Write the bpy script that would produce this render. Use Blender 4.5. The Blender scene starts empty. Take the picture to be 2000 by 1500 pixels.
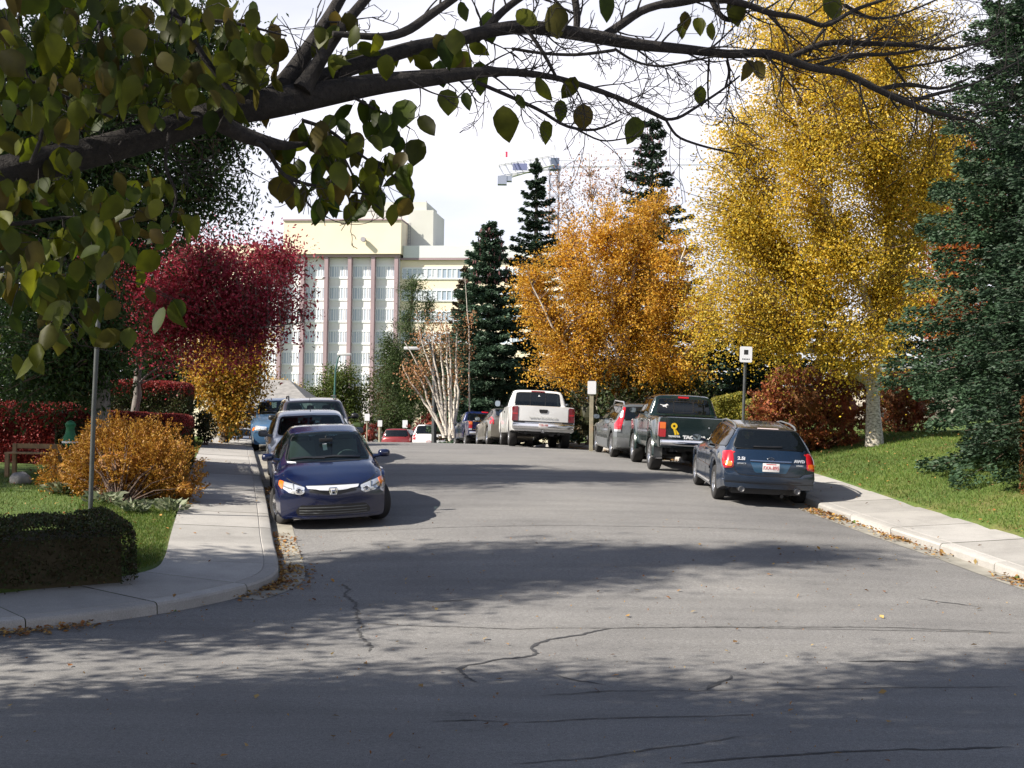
import bpy, bmesh, math, random
import numpy as np
from mathutils import Vector, Matrix
from mathutils.bvhtree import BVHTree
from mathutils.geometry import delaunay_2d_cdt

sc = bpy.context.scene
col = sc.collection
R = math.radians
RNG = np.random.default_rng(7)

# ------------------------------------------------------------------ camera
FPX = 2560.0                      # focal length in pixels of a 2000 px wide picture
CAMZ = 2.2
cd = bpy.data.cameras.new('camera')
cam = bpy.data.objects.new('camera', cd)
col.objects.link(cam)
cd.sensor_width = 36.0
cd.lens = FPX / 2000.0 * 36.0
cd.clip_start = 0.1
cd.clip_end = 6000
CAMR = Matrix.Rotation(R(90 + 1.4545), 3, 'X') @ Matrix.Rotation(R(0.8), 3, 'Z')
cam.matrix_world = Matrix.Translation((0, 0, CAMZ)) @ CAMR.to_4x4()
sc.camera = cam

# ------------------------------------------------------------------ light
SUN_EL, SUN_AZ = 40.0, 250.0      # azimuth clockwise from +Y
sx = math.sin(R(SUN_AZ)) * math.cos(R(SUN_EL)); sy = math.cos(R(SUN_AZ)) * math.cos(R(SUN_EL)); sz = math.sin(R(SUN_EL))
SUN = Vector((sx, sy, sz))
sl = bpy.data.lights.new('sun', 'SUN'); so = bpy.data.objects.new('sun', sl); col.objects.link(so)
sl.energy = 5.0; sl.angle = R(0.53); sl.color = (1.0, 0.93, 0.82)
so.rotation_euler = (-SUN).to_track_quat('-Z', 'Y').to_euler()
so.location = (-20, -8, 30)
w = bpy.data.worlds.new('World'); sc.world = w; w.use_nodes = True
nt = w.node_tree; nt.nodes.clear()
wo = nt.nodes.new('ShaderNodeOutputWorld'); bg = nt.nodes.new('ShaderNodeBackground')
sky = nt.nodes.new('ShaderNodeTexSky'); sky.sky_type = 'NISHITA'; sky.sun_disc = False
sky.sun_elevation = R(SUN_EL); sky.sun_rotation = R(SUN_AZ)
sky.air_density = 1.0; sky.dust_density = 1.6; sky.ozone_density = 1.0; sky.altitude = 1000
bg.inputs[1].default_value = 0.07
tcw = nt.nodes.new('ShaderNodeTexCoord')
mp = nt.nodes.new('ShaderNodeMapping'); mp.inputs['Scale'].default_value = (1.6, 1.6, 5.0)
nz = nt.nodes.new('ShaderNodeTexNoise'); nz.inputs['Scale'].default_value = 1.5; nz.inputs['Detail'].default_value = 6
rp = nt.nodes.new('ShaderNodeValToRGB')
rp.color_ramp.elements[0].position = 0.30; rp.color_ramp.elements[0].color = (0.45, 0.45, 0.45, 1)
rp.color_ramp.elements[1].position = 0.60; rp.color_ramp.elements[1].color = (1, 1, 1, 1)
mx = nt.nodes.new('ShaderNodeMixRGB'); mx.inputs[2].default_value = (8.2, 8.1, 8.8, 1)
nt.links.new(tcw.outputs['Generated'], mp.inputs[0]); nt.links.new(mp.outputs[0], nz.inputs['Vector'])
sp_ = nt.nodes.new('ShaderNodeSeparateXYZ'); nt.links.new(tcw.outputs['Generated'], sp_.inputs[0])
rz_ = nt.nodes.new('ShaderNodeValToRGB'); rz_.color_ramp.elements[0].position = .26; rz_.color_ramp.elements[0].color = (1, 1, 1, 1)
rz_.color_ramp.elements[1].position = .55; rz_.color_ramp.elements[1].color = (.06, .06, .06, 1)
ml_ = nt.nodes.new('ShaderNodeMath'); ml_.operation = 'MULTIPLY'
nt.links.new(sp_.outputs[2], rz_.inputs[0]); nt.links.new(rz_.outputs[0], ml_.inputs[0]); nt.links.new(rp.outputs[0], ml_.inputs[1])
nt.links.new(nz.outputs['Fac'], rp.inputs[0]); nt.links.new(ml_.outputs[0], mx.inputs[0])
nt.links.new(sky.outputs[0], mx.inputs[1]); nt.links.new(mx.outputs[0], bg.inputs[0]); nt.links.new(bg.outputs[0], wo.inputs[0])

sc.view_settings.view_transform = 'Standard'; sc.view_settings.look = 'None'
sc.view_settings.gamma = 1; sc.view_settings.use_curve_mapping = False
sc.view_settings.exposure = 1.05
sc.cycles.max_bounces = 6; sc.cycles.transparent_max_bounces = 12
sc.cycles.diffuse_bounces = 3; sc.cycles.glossy_bounces = 3; sc.cycles.transmission_bounces = 4
sc.cycles.caustics_reflective = False; sc.cycles.caustics_refractive = False

# ------------------------------------------------------------------ helpers
def ray(px, py):
    v = Vector(((px - 1000) / FPX, (750 - py) / FPX, -1.0))
    v = CAMR @ v
    return v / v.y
def at(px, py, d):
    """world point that stands d metres ahead of the viewer in the direction of a measured photo point"""
    v = ray(px, py) * d
    return Vector((v.x, v.y, v.z + CAMZ))
def pxm(d): return FPX / d       # photo pixels per metre at depth d

def prop(o, label=None, cat=None, group=None, kind=None):
    if label: o['label'] = label
    if cat: o['category'] = cat
    if group: o['group'] = group
    if kind: o['kind'] = kind
    return o
def empty(name, loc=(0, 0, 0), rz=0.0, label=None, cat=None, group=None):
    o = bpy.data.objects.new(name, None); col.objects.link(o)
    o.location = loc; o.rotation_euler = (0, 0, rz); o.empty_display_size = 0.2
    return prop(o, label, cat, group)
def link(name, me, parent=None):
    o = bpy.data.objects.new(name, me); col.objects.link(o)
    if parent is not None: o.parent = parent
    return o

def npmesh(name, V, faces, mats=(), smooth=False, midx=None, sharp=None):
    """faces: list of int arrays (M,K)"""
    me = bpy.data.meshes.new(name)
    V = np.asarray(V, dtype=np.float32)
    fl = [np.asarray(f, dtype=np.int32) for f in faces if len(f)]
    me.vertices.add(len(V)); me.vertices.foreach_set('co', V.ravel())
    nl = sum(f.size for f in fl); npoly = sum(len(f) for f in fl)
    me.loops.add(nl); me.loops.foreach_set('vertex_index', np.concatenate([f.ravel() for f in fl]))
    me.polygons.add(npoly)
    tot = np.concatenate([np.full(len(f), f.shape[1], dtype=np.int32) for f in fl])
    st = np.concatenate([[0], np.cumsum(tot)[:-1]]).astype(np.int32)
    me.polygons.foreach_set('loop_start', st)
    if midx is not None: me.polygons.foreach_set('material_index', np.asarray(midx, dtype=np.int32))
    for m in mats: me.materials.append(m)
    me.update(calc_edges=True)
    me.polygons.foreach_set('use_smooth', np.full(npoly, bool(smooth)))
    if smooth and sharp: me.set_sharp_from_angle(angle=R(sharp))
    me.validate()
    return me

class MB:
    """collects simple shapes into ONE mesh"""
    def __init__(s): s.v = []; s.f = []
    def add(s, v, f):
        o = len(s.v); s.v += [tuple(p) for p in v]; s.f += [tuple(i + o for i in q) for q in f]; return s
    def box(s, c, d, rot=None, taper=1.0):
        x, y, z = d[0] / 2, d[1] / 2, d[2] / 2
        P = [(-x, -y, -z), (x, -y, -z), (x, y, -z), (-x, y, -z), (-x * taper, -y * taper, z), (x * taper, -y * taper, z), (x * taper, y * taper, z), (-x * taper, y * taper, z)]
        P = [Vector(p) for p in P]
        if rot is not None: P = [rot @ p for p in P]
        P = [p + Vector(c) for p in P]
        return s.add(P, [(0, 3, 2, 1), (4, 5, 6, 7), (0, 1, 5, 4), (1, 2, 6, 5), (2, 3, 7, 6), (3, 0, 4, 7)])
    def box2(s, a, b):
        return s.box([(a[i] + b[i]) / 2 for i in range(3)], [abs(b[i] - a[i]) for i in range(3)])
    def tube(s, pts, rad, n=8, cap=True):
        pts = [Vector(p) for p in pts]
        if not hasattr(rad, '__len__'): rad = [rad] * len(pts)
        V = []; F = []
        up = Vector((0, 0, 1))
        t0 = (pts[1] - pts[0]).normalized()
        if abs(t0.dot(up)) > .95: up = Vector((1, 0, 0))
        a = t0.cross(up).normalized()
        for i, p in enumerate(pts):
            t = (pts[min(i + 1, len(pts) - 1)] - pts[max(i - 1, 0)]).normalized()
            a = (a - t * a.dot(t)).normalized(); b = t.cross(a)
            for k in range(n):
                an = 2 * math.pi * k / n
                V.append(p + (a * math.cos(an) + b * math.sin(an)) * rad[i])
        for i in range(len(pts) - 1):
            for k in range(n):
                F.append((i * n + k, i * n + (k + 1) % n, (i + 1) * n + (k + 1) % n, (i + 1) * n + k))
        if cap:
            F.append(tuple(range(n))[::-1]); F.append(tuple((len(pts) - 1) * n + k for k in range(n)))
        return s.add(V, F)
    def lathe(s, prof, axis='Z', n=24, c=(0, 0, 0), close=False):
        V = []; F = []
        for r, h in prof:
            for k in range(n):
                an = 2 * math.pi * k / n
                q = (r * math.cos(an), r * math.sin(an), h)
                if axis == 'X': q = (q[2], q[0], q[1])
                elif axis == 'Y': q = (q[0], q[2], q[1])
                V.append((q[0] + c[0], q[1] + c[1], q[2] + c[2]))
        m = len(prof)
        for i in range(m if close else m - 1):
            j = (i + 1) % m
            for k in range(n):
                F.append((i * n + k, i * n + (k + 1) % n, j * n + (k + 1) % n, j * n + k))
        return s.add(V, F)
    def prism(s, poly, z0, z1, axis='Z'):
        n = len(poly)
        def m(p, h):
            return {'Z': (p[0], p[1], h), 'Y': (p[0], h, p[1]), 'X': (h, p[0], p[1])}[axis]
        V = [m(p, z0) for p in poly] + [m(p, z1) for p in poly]
        F = [tuple(range(n))[::-1], tuple(range(n, 2 * n))] + [(i, (i + 1) % n, (i + 1) % n + n, i + n) for i in range(n)]
        return s.add(V, F)
    def build(s, name, mat, parent=None, smooth=False, sharp=35, bevel=0.0):
        me = bpy.data.meshes.new(name)
        me.from_pydata(s.v, [], s.f)
        bm = bmesh.new(); bm.from_mesh(me)
        bmesh.ops.recalc_face_normals(bm, faces=bm.faces)
        if bevel: bmesh.ops.bevel(bm, geom=list(bm.edges), offset=bevel, segments=2, affect='EDGES', profile=.6, clamp_overlap=True)
        bm.to_mesh(me); bm.free()
        me.materials.append(mat)
        if smooth or bevel:
            me.polygons.foreach_set('use_smooth', [True] * len(me.polygons)); me.set_sharp_from_angle(angle=R(sharp))
        return link(name, me, parent)

# ------------------------------------------------------------------ materials
MATS = {}
def nodes(name):
    m = bpy.data.materials.new(name); m.use_nodes = True
    t = m.node_tree; b = t.nodes['Principled BSDF']
    return m, t, b
def N(t, typ, **kw):
    n = t.nodes.new('ShaderNode' + typ)
    for k, v in kw.items():
        if k in n.inputs.keys(): n.inputs[k].default_value = v
        else: setattr(n, k, v)
    return n
def ramp(t, fac, stops):
    r = t.nodes.new('ShaderNodeValToRGB'); e = r.color_ramp.elements
    while len(e) < len(stops): e.new(0.5)
    for i, (p, c) in enumerate(stops):
        e[i].position = p; e[i].color = (c[0], c[1], c[2], 1) if hasattr(c, '__len__') else (c, c, c, 1)
    t.links.new(fac, r.inputs[0]); return r.outputs[0]
def bump(t, b, h, s=0.3, d=0.01):
    n = t.nodes.new('ShaderNodeBump'); n.inputs['Strength'].default_value = s; n.inputs['Distance'].default_value = d
    t.links.new(h, n.inputs['Height']); t.links.new(n.outputs[0], b.inputs['Normal'])
def mixc(t, f, a, b, mode='MIX'):
    n = t.nodes.new('ShaderNodeMixRGB'); n.blend_type = mode
    for k, v in ((0, f), (1, a), (2, b)):
        if isinstance(v, (int, float)): n.inputs[k].default_value = v
        elif isinstance(v, tuple): n.inputs[k].default_value = (v[0], v[1], v[2], 1)
        else: t.links.new(v, n.inputs[k])
    return n.outputs[0]
def simple(name, c, rough=.5, metal=0, noise=0.0, scale=8, coat=0, spec=None):
    if name in MATS: return MATS[name]
    m, t, b = nodes(name)
    b.inputs['Base Color'].default_value = (*c, 1); b.inputs['Roughness'].default_value = rough; b.inputs['Metallic'].default_value = metal
    if coat: b.inputs['Coat Weight'].default_value = coat; b.inputs['Coat Roughness'].default_value = .04
    if spec is not None: b.inputs['Specular IOR Level'].default_value = spec
    if noise:
        tc = N(t, 'TexCoord'); n = N(t, 'TexNoise', Scale=scale, Detail=5.0)
        t.links.new(tc.outputs['Object'], n.inputs['Vector'])
        a = tuple(x * (1 - noise) for x in c); d = tuple(min(1, x * (1 + noise)) for x in c)
        t.links.new(ramp(t, n.outputs['Fac'], [(.3, a), (.7, d)]), b.inputs['Base Color'])
        rr = ramp(t, n.outputs['Fac'], [(.3, max(0, rough - .08)), (.7, min(1, rough + .08))]); t.links.new(rr, b.inputs['Roughness'])
    MATS[name] = m; return m
def leafmat(name, cols, trans=.35, rough=.55, clump=0.25, cscale=.9):
    """leaf colours scattered leaf by leaf, with slow drifts of hue through the crown"""
    if name in MATS: return MATS[name]
    m, t, b = nodes(name)
    g = N(t, 'NewGeometry'); k = len(cols)
    base = ramp(t, g.outputs['Random Per Island'], [(i / max(1, k - 1), c) for i, c in enumerate(cols)])
    tc = N(t, 'TexCoord'); n = N(t, 'TexNoise', Scale=cscale, Detail=3.0); t.links.new(tc.outputs['Object'], n.inputs['Vector'])
    v = ramp(t, n.outputs['Fac'], [(.35, tuple(x * (1 - clump) for x in (1, 1, 1))), (.65, (1 + clump * .3,) * 3)])
    c = mixc(t, 1.0, base, v, 'MULTIPLY')
    t.links.new(c, b.inputs['Base Color']); b.inputs['Roughness'].default_value = rough
    b.inputs['Specular IOR Level'].default_value = .35
    tr = N(t, 'BsdfTranslucent'); t.links.new(c, tr.inputs['Color'])
    mx = N(t, 'MixShader'); mx.inputs[0].default_value = trans
    out = t.nodes['Material Output']
    t.links.new(b.outputs[0], mx.inputs[1]); t.links.new(tr.outputs[0], mx.inputs[2]); t.links.new(mx.outputs[0], out.inputs['Surface'])
    MATS[name] = m; return m
def barkmat(name, cols, scale=(6, 6, 2), bands=False, bmp=.5):
    if name in MATS: return MATS[name]
    m, t, b = nodes(name)
    tc = N(t, 'TexCoord'); mp = N(t, 'Mapping'); mp.inputs['Scale'].default_value = scale
    n = N(t, 'TexNoise', Scale=3.0, Detail=7.0, Roughness=.65)
    t.links.new(tc.outputs['Object'], mp.inputs[0]); t.links.new(mp.outputs[0], n.inputs['Vector'])
    k = len(cols)
    t.links.new(ramp(t, n.outputs['Fac'], [(.32 + .36 * i / (k - 1), c) for i, c in enumerate(cols)]), b.inputs['Base Color'])
    b.inputs['Roughness'].default_value = .85
    bump(t, b, n.outputs['Fac'], bmp, .03)
    MATS[name] = m; return m
# ================================================================== GROUND
_BY = [-60, 0, 10, 13, 15.5, 17.2, 19, 20.9, 24.5, 28, 31, 36, 41, 44, 48, 55, 65, 75, 90, 110, 150, 260]
_BZ = [0, 0, 0, 0.0, .05, .15, .28, .42, .66, .83, .93, 1.06, 1.19, 1.2, 1.12, .85, .35, -.2, -.9, -1.6, -2.5, -3]
_g = np.linspace(-60, 260, 6401); _z = np.interp(_g, _BY, _BZ); _k = np.exp(-.5 * (np.arange(-60, 61) * .05 / 1.0) ** 2); _k /= _k.sum()
_z = np.convolve(np.pad(_z, 60, mode='edge'), _k, 'valid')
def B(y): return np.interp(y, _g, _z)
def smooth_line(P, step=.3, it=3):
    P = np.array(P, float)
    for _ in range(it):
        Q = [P[0]]
        for i in range(len(P) - 1):
            Q += [P[i] * .75 + P[i + 1] * .25, P[i] * .25 + P[i + 1] * .75]
        Q.append(P[-1]); P = np.array(Q)
    d = np.concatenate([[0], np.cumsum(np.linalg.norm(np.diff(P, axis=0), axis=1))])
    s = np.arange(0, d[-1], step)
    return np.stack([np.interp(s, d, P[:, 0]), np.interp(s, d, P[:, 1])], 1)
CURBL = smooth_line([(-46, 8.5), (-14, 10.6), (-9, 11.2), (-6.5, 11.9), (-4.96, 12.84), (-3.8, 14.06), (-3.15, 15.22), (-2.85, 16.2), (-3.0, 17.2), (-3.41, 19.0), (-3.94, 21.56), (-5.39, 28.3), (-6.08, 31.5), (-7.14, 36.5), (-8.2, 41.5), (-9.4, 48), (-10.4, 56), (-11.2, 75), (-11.4, 84), (-14, 87.5), (-46, 88)], .25)
CURBR = smooth_line([(46, 9.0), (12, 11.6), (9, 12.4), (7.6, 13.9), (7.0, 15.5), (6.69, 17.1), (6.4, 19.0), (6.04, 20.6), (5.72, 22.5), (5.5, 24), (5.3, 28), (5.1, 31.5), (4.8, 35), (4.0, 38), (2.9, 41), (1.9, 44), (1.2, 48), (.8, 54), (.6, 66), (.6, 84), (3, 87.5), (46, 88)], .25)
_L = CURBL[(CURBL[:, 1] > 16.4) & (CURBL[:, 1] < 83)]; _Rr = CURBR[(CURBR[:, 1] > 14) & (CURBR[:, 1] < 83)]
def xL(y): return np.interp(y, _L[:, 1], _L[:, 0])
def xR(y): return np.interp(y, _Rr[:, 1], _Rr[:, 0])
def roadz(x, y):
    x = np.asarray(x, float); y = np.asarray(y, float)
    a, b = xL(y), xR(y); c = (a + b) / 2; h = (b - a) / 2
    cr = .11 * np.clip(1 - ((x - c) / h) ** 2, 0, 1) * np.clip((y - 12) / 5, 0, 1)
    return B(y) + cr
def segdist(P, line):
    P = np.asarray(P, float); best = np.full(len(P), 1e9)
    L = line[::3]
    for i in range(len(L) - 1):
        a, b = L[i], L[i + 1]; ab = b - a
        t = np.clip(((P - a) @ ab) / (ab @ ab), 0, 1)
        best = np.minimum(best, np.linalg.norm(P - (a + t[:, None] * ab), axis=1))
    return best
def inside(P, poly):
    P = np.asarray(P); r = np.zeros(len(P), bool); n = len(poly)
    for i in range(n):
        a, b = poly[i], poly[(i + 1) % n]
        c = ((a[1] > P[:, 1]) != (b[1] > P[:, 1]))
        if c.any():
            xx = (b[0] - a[0]) * (P[:, 1] - a[1]) / (b[1] - a[1] + 1e-12) + a[0]
            r ^= c & (P[:, 0] < xx)
    return r
_PL = np.vstack([CURBL[::2], [(-300, 88), (-300, 8.5)]]); _PR = np.vstack([CURBR[::2], [(300, 88), (300, 9)]])
def sided(P):
    """signed distance from the kerbs into the left block, the right block and the land beyond the cross road"""
    tl = segdist(P, CURBL) * np.where(inside(P, _PL), 1, -1)
    tr = segdist(P, CURBR) * np.where(inside(P, _PR), 1, -1)
    return tl, tr, np.asarray(P)[:, 1] - 93.0
SW = 1.45
def landz(P, z0=None):
    P = np.asarray(P, float).reshape(-1, 2)
    tl, tr, tf = sided(P)
    y = P[:, 1]; b = B(y)
    fl = b + .13 + .05 * np.minimum(np.maximum(tl, 0), SW) + .035 * np.clip(tl - SW, 0, 14)
    tt = np.clip(tr - SW, 0, None)
    fr = b + .13 + .05 * np.minimum(np.maximum(tr, 0), SW) + .20 * np.minimum(tt, 3.4) + .03 * np.clip(tt - 3.4, 0, 8)
    z = np.where(tl > 0, fl, np.where(tr > 0, fr, np.where(tf > 0, b + .1, b - .4)))
    return z, tl, tr, tf
def gz(x, y): return float(landz([(x, y)])[0][0])
def rz(x, y): return float(roadz(x, y))
def on_land(px, py):
    v = ray(px, py); lo = 5.0
    D = np.arange(6, 110, .05); P = np.stack([v.x * D, D], 1); z = np.maximum(landz(P)[0], B(D)); hz = CAMZ + v.z * D
    i = np.argmax(hz <= z) if (hz <= z).any() else len(D) - 1
    return Vector((P[i, 0], P[i, 1], z[i]))

def grid_mesh(xs, ys, zf):
    X, Y = np.meshgrid(xs, ys); Z = zf(X.ravel(), Y.ravel())
    V = np.stack([X.ravel(), Y.ravel(), Z], 1); n = len(xs); m = len(ys)
    i = (np.arange(m - 1)[:, None] * n + np.arange(n - 1)[None]).ravel()
    return V, np.stack([i, i + 1, i + n + 1, i + n], 1)
# --- asphalt
def m_asphalt():
    m, t, b = nodes('asphalt')
    tc = N(t, 'TexCoord')
    n1 = N(t, 'TexNoise', Scale=.35, Detail=4.0); n2 = N(t, 'TexNoise', Scale=95.0, Detail=3.0, Roughness=.7)
    mp = N(t, 'Mapping'); mp.inputs['Scale'].default_value = (.22, 2.2, 1); n3 = N(t, 'TexNoise', Scale=1.1, Detail=5.0)
    vo = N(t, 'TexVoronoi', Scale=130.0)
    for n in (n1, n2, vo): t.links.new(tc.outputs['Object'], n.inputs['Vector'])
    t.links.new(tc.outputs['Object'], mp.inputs[0]); t.links.new(mp.outputs[0], n3.inputs['Vector'])
    c = ramp(t, n1.outputs['Fac'], [(.3, (.140, .136, .134)), (.55, (.172, .167, .162)), (.75, (.196, .189, .180))])
    c = mixc(t, .6, c, ramp(t, n3.outputs['Fac'], [(.35, .78), (.55, 1.0), (.7, 1.06)]), 'MULTIPLY')
    c = mixc(t, 1.0, c, ramp(t, n2.outputs['Fac'], [(.28, .55), (.5, 1.0), (.72, 1.5)]), 'MULTIPLY')
    c = mixc(t, .5, c, ramp(t, vo.outputs['Distance'], [(.1, .75), (.5, 1.15)]), 'MULTIPLY')
    n4 = N(t, 'TexNoise', Scale=.9, Detail=8.0, Roughness=.75); t.links.new(tc.outputs['Object'], n4.inputs['Vector'])
    c = mixc(t, .75, c, ramp(t, n4.outputs['Fac'], [(.30, .70), (.42, .95), (.58, 1.0), (.72, 1.14)]), 'MULTIPLY')
    n6 = N(t, 'TexNoise', Scale=26.0, Detail=5.0, Roughness=.8); t.links.new(tc.outputs['Object'], n6.inputs['Vector'])
    c = mixc(t, 1.0, c, ramp(t, n6.outputs['Fac'], [(.30, .72), (.5, 1.0), (.70, 1.28)]), 'MULTIPLY')
    n5 = N(t, 'TexNoise', Scale=420.0, Detail=1.0); t.links.new(tc.outputs['Object'], n5.inputs['Vector'])
    c = mixc(t, 1.0, c, ramp(t, n5.outputs['Fac'], [(.30, .6), (.5, 1.0), (.70, 1.55)]), 'MULTIPLY')
    t.links.new(c, b.inputs['Base Color']); b.inputs['Roughness'].default_value = .88; b.inputs['Specular IOR Level'].default_value = .3
    bump(t, b, n2.outputs['Fac'], .5, .006)
    return m
def m_concrete():
    m, t, b = nodes('concrete')
    g = N(t, 'NewGeometry'); tc = N(t, 'TexCoord')
    n1 = N(t, 'TexNoise', Scale=1.6, Detail=6.0, Roughness=.65); n2 = N(t, 'TexNoise', Scale=70.0, Detail=3.0)
    for n in (n1, n2): t.links.new(tc.outputs['Object'], n.inputs['Vector'])
    c = ramp(t, g.outputs['Random Per Island'], [(0, (.27, .26, .245)), (.6, (.32, .305, .285)), (1, (.40, .385, .365))])
    c = mixc(t, .7, c, ramp(t, n1.outputs['Fac'], [(.3, .72), (.55, 1.0), (.75, 1.1)]), 'MULTIPLY')
    c = mixc(t, .7, c, ramp(t, n2.outputs['Fac'], [(.3, .8), (.7, 1.2)]), 'MULTIPLY')
    t.links.new(c, b.inputs['Base Color']); b.inputs['Roughness'].default_value = .85
    bump(t, b, n2.outputs['Fac'], .3, .004)
    return m
def m_lawn():
    m, t, b = nodes('turf')
    tc = N(t, 'TexCoord'); n1 = N(t, 'TexNoise', Scale=.7, Detail=6.0, Roughness=.65); n2 = N(t, 'TexNoise', Scale=28.0, Detail=4.0)
    for n in (n1, n2): t.links.new(tc.outputs['Object'], n.inputs['Vector'])
    c = ramp(t, n1.outputs['Fac'], [(.3, (.05, .095, .012)), (.55, (.08, .125, .018)), (.75, (.16, .14, .045))])
    c = mixc(t, .8, c, ramp(t, n2.outputs['Fac'], [(.3, .6), (.7, 1.3)]), 'MULTIPLY')
    t.links.new(c, b.inputs['Base Color']); b.inputs['Roughness'].default_value = .95
    bump(t, b, n2.outputs['Fac'], .6, .03)
    return m
ASPH, CONC, TURF = m_asphalt(), m_concrete(), m_lawn()
xs = np.concatenate([np.arange(-46, -14, 1.0), np.arange(-14, 10, .25), np.arange(10, 46.1, 1.0)])
ys = np.concatenate([np.arange(-30, 8, 1.0), np.arange(8, 50, .25), np.arange(50, 93.1, .6)])
V, F = grid_mesh(xs, ys, lambda x, y: roadz(x, y))
road = link('road', npmesh('road', V, [F], [ASPH], True)); prop(road, kind='structure')
xs = np.concatenate([np.linspace(-400, -50, 12), np.arange(-46, -14, 1.2), np.arange(-14, 13, .22), np.arange(13, 46, 1.2), np.linspace(50, 400, 12)])
ys = np.concatenate([np.array([-60., -30, 0, 6]), np.arange(8, 46, .22), np.arange(46, 120, 1.5), np.linspace(121, 700, 25)])
def _lz(x, y):
    z, tl, tr, tf = landz(np.stack([x, y], 1))
    tm = np.maximum(np.maximum(tl, tr), tf)
    z = np.where((tm > 0) & (tm < SW - .01) & (tf < 0), z - .07, z)          # stays under the pavement slabs
    return z
V, F = grid_mesh(xs, ys, _lz)
lawn = link('ground', npmesh('ground', V, [F], [TURF], True)); prop(lawn, kind='structure')

# --- pavements, slab by slab, with the kerb cast on
def pavement(name, line, s0, s1, side):
    P = line; T = np.gradient(P, axis=0); T /= np.linalg.norm(T, axis=1)[:, None]
    Nn = np.stack([-T[:, 1], T[:, 0]], 1) * side
    prof = [(.0, -.10, 1), (.012, .095, 0), (.03, .12, 0), (.055, .13, 0), (.185, .1365, 0), (.19, .128, 0), (.2, .128, 0), (.205, .1375, 0), (.8, .165, 0), (SW, .197, 0), (SW + .002, .06, 0)]
    V, F, q = [], [], 0
    per = 6
    i = s0
    while i + per < s1:
        idx = np.arange(i, i + per + 1)
        Pp = P[idx].copy(); Nb = Nn[idx]; Tt = T[idx]
        Pp[0] += Tt[0] * .006; Pp[-1] -= Tt[-1] * .006
        jit = RNG.normal(0, .003)
        base = len(V)
        for a in range(per + 1):
            zb = float(B(Pp[a, 1]))
            for (o, h, _) in prof:
                V.append((Pp[a, 0] + Nb[a, 0] * o, Pp[a, 1] + Nb[a, 1] * o, zb + h + jit))
        k = len(prof)
        for a in range(per):
            for c in range(k - 1):
                v = base + a * k + c
                F.append((v, v + 1, v + k + 1, v + k))
        i += per
    F = np.array(F)
    if side < 0: F = F[:, ::-1]
    o = link(name, npmesh(name, V, [F[:, ::-1]], [CONC], False)); prop(o, kind='structure')
    me = o.data; me.polygons.foreach_set('use_smooth', [True] * len(me.polygons)); me.set_sharp_from_angle(angle=R(30))
    return o
il = np.arange(len(CURBL)); ir = np.arange(len(CURBR))
def span(line, c): k = np.nonzero(c)[0]; return int(k[0]), int(k[-1])
a, b_ = span(CURBL, (CURBL[:, 0] > -18) & (CURBL[:, 1] < 60)); pavement('pavement', CURBL, a, b_, 1)
a, b_ = span(CURBR, (CURBR[:, 0] < 18) & (CURBR[:, 1] < 60)); pavement('pavement', CURBR, a, b_, -1)
# --- concrete gutters beside the kerbs
def strip(name, P, wid0, wid1, h, mat, parent=None, side=1, zf=rz):
    P = np.asarray(P, float); T = np.gradient(P, axis=0); T /= np.linalg.norm(T, axis=1)[:, None] + 1e-9
    Nn = np.stack([-T[:, 1], T[:, 0]], 1) * side
    V = []
    for i in range(len(P)):
        for o in (wid0 if not hasattr(wid0, '__len__') else wid0[i], wid1 if not hasattr(wid1, '__len__') else wid1[i]):
            x, y = P[i] + Nn[i] * o; V.append((x, y, zf(x, y) + h))
    F = np.array([(2 * i, 2 * i + 1, 2 * i + 3, 2 * i + 2) for i in range(len(P) - 1)])
    me = npmesh(name, V, [F], [mat], True)
    bm = bmesh.new(); bm.from_mesh(me); bmesh.ops.recalc_face_normals(bm, faces=bm.faces)
    if len(bm.faces) and sum(f.normal.z for f in bm.faces) < 0: bmesh.ops.reverse_faces(bm, faces=bm.faces)
    bm.to_mesh(me); bm.free()
    return link(name, me, parent)
GUT = simple('gutter_concrete', (.25, .235, .2), .9, noise=.25, scale=3)
a, b_ = span(CURBL, (CURBL[:, 1] > 15.2) & (CURBL[:, 1] < 50)); strip('gutter', CURBL[a:b_], -.33, .01, .006, GUT, road)
a, b_ = span(CURBR, (CURBR[:, 1] > 13) & (CURBR[:, 1] < 50)); strip('gutter', CURBR[a:b_], -.36, .01, .006, GUT, road, -1)
# --- tar seams and cracks in the asphalt
TAR = simple('tar', (.04, .04, .043), .8)
CRK = simple('crack_dirt', (.075, .072, .07), .95)
def crack(pts, wpx, mat=CRK, jit=.02, name='crack'):
    P = []
    for px, py in pts:
        v = ray(px, py); D = np.arange(6, 48, .02); zz = CAMZ + v.z * D
        k = np.argmax(zz <= roadz(v.x * D, D)); P.append((v.x * D[k], D[k]))
    P = np.array(P); d = np.concatenate([[0], np.cumsum(np.linalg.norm(np.diff(P, axis=0), axis=1))])
    s = np.arange(0, d[-1], .06); Q = np.stack([np.interp(s, d, P[:, 0]), np.interp(s, d, P[:, 1])], 1)
    n = len(Q); nx = np.cumsum(RNG.normal(0, jit, (n, 2)), axis=0) * .35; nx -= np.linspace(0, 1, n)[:, None] * nx[-1]
    Q += nx + RNG.normal(0, jit * .25, (n, 2))
    wv = wpx * (.5 + .7 * RNG.random(n)); wv *= np.minimum(1, np.minimum(np.arange(n), np.arange(n)[::-1]) / 4 + .2)
    strip(name, Q, list(-wv / 2), list(wv / 2), .005, mat, road)
crack([(1190, 1228), (1130, 1240), (1070, 1248), (1045, 1255), (1035, 1265), (1040, 1275), (1020, 1282), (960, 1290), (900, 1303), (900, 1312), (915, 1325), (935, 1335)], .045, TAR, .03)
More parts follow.
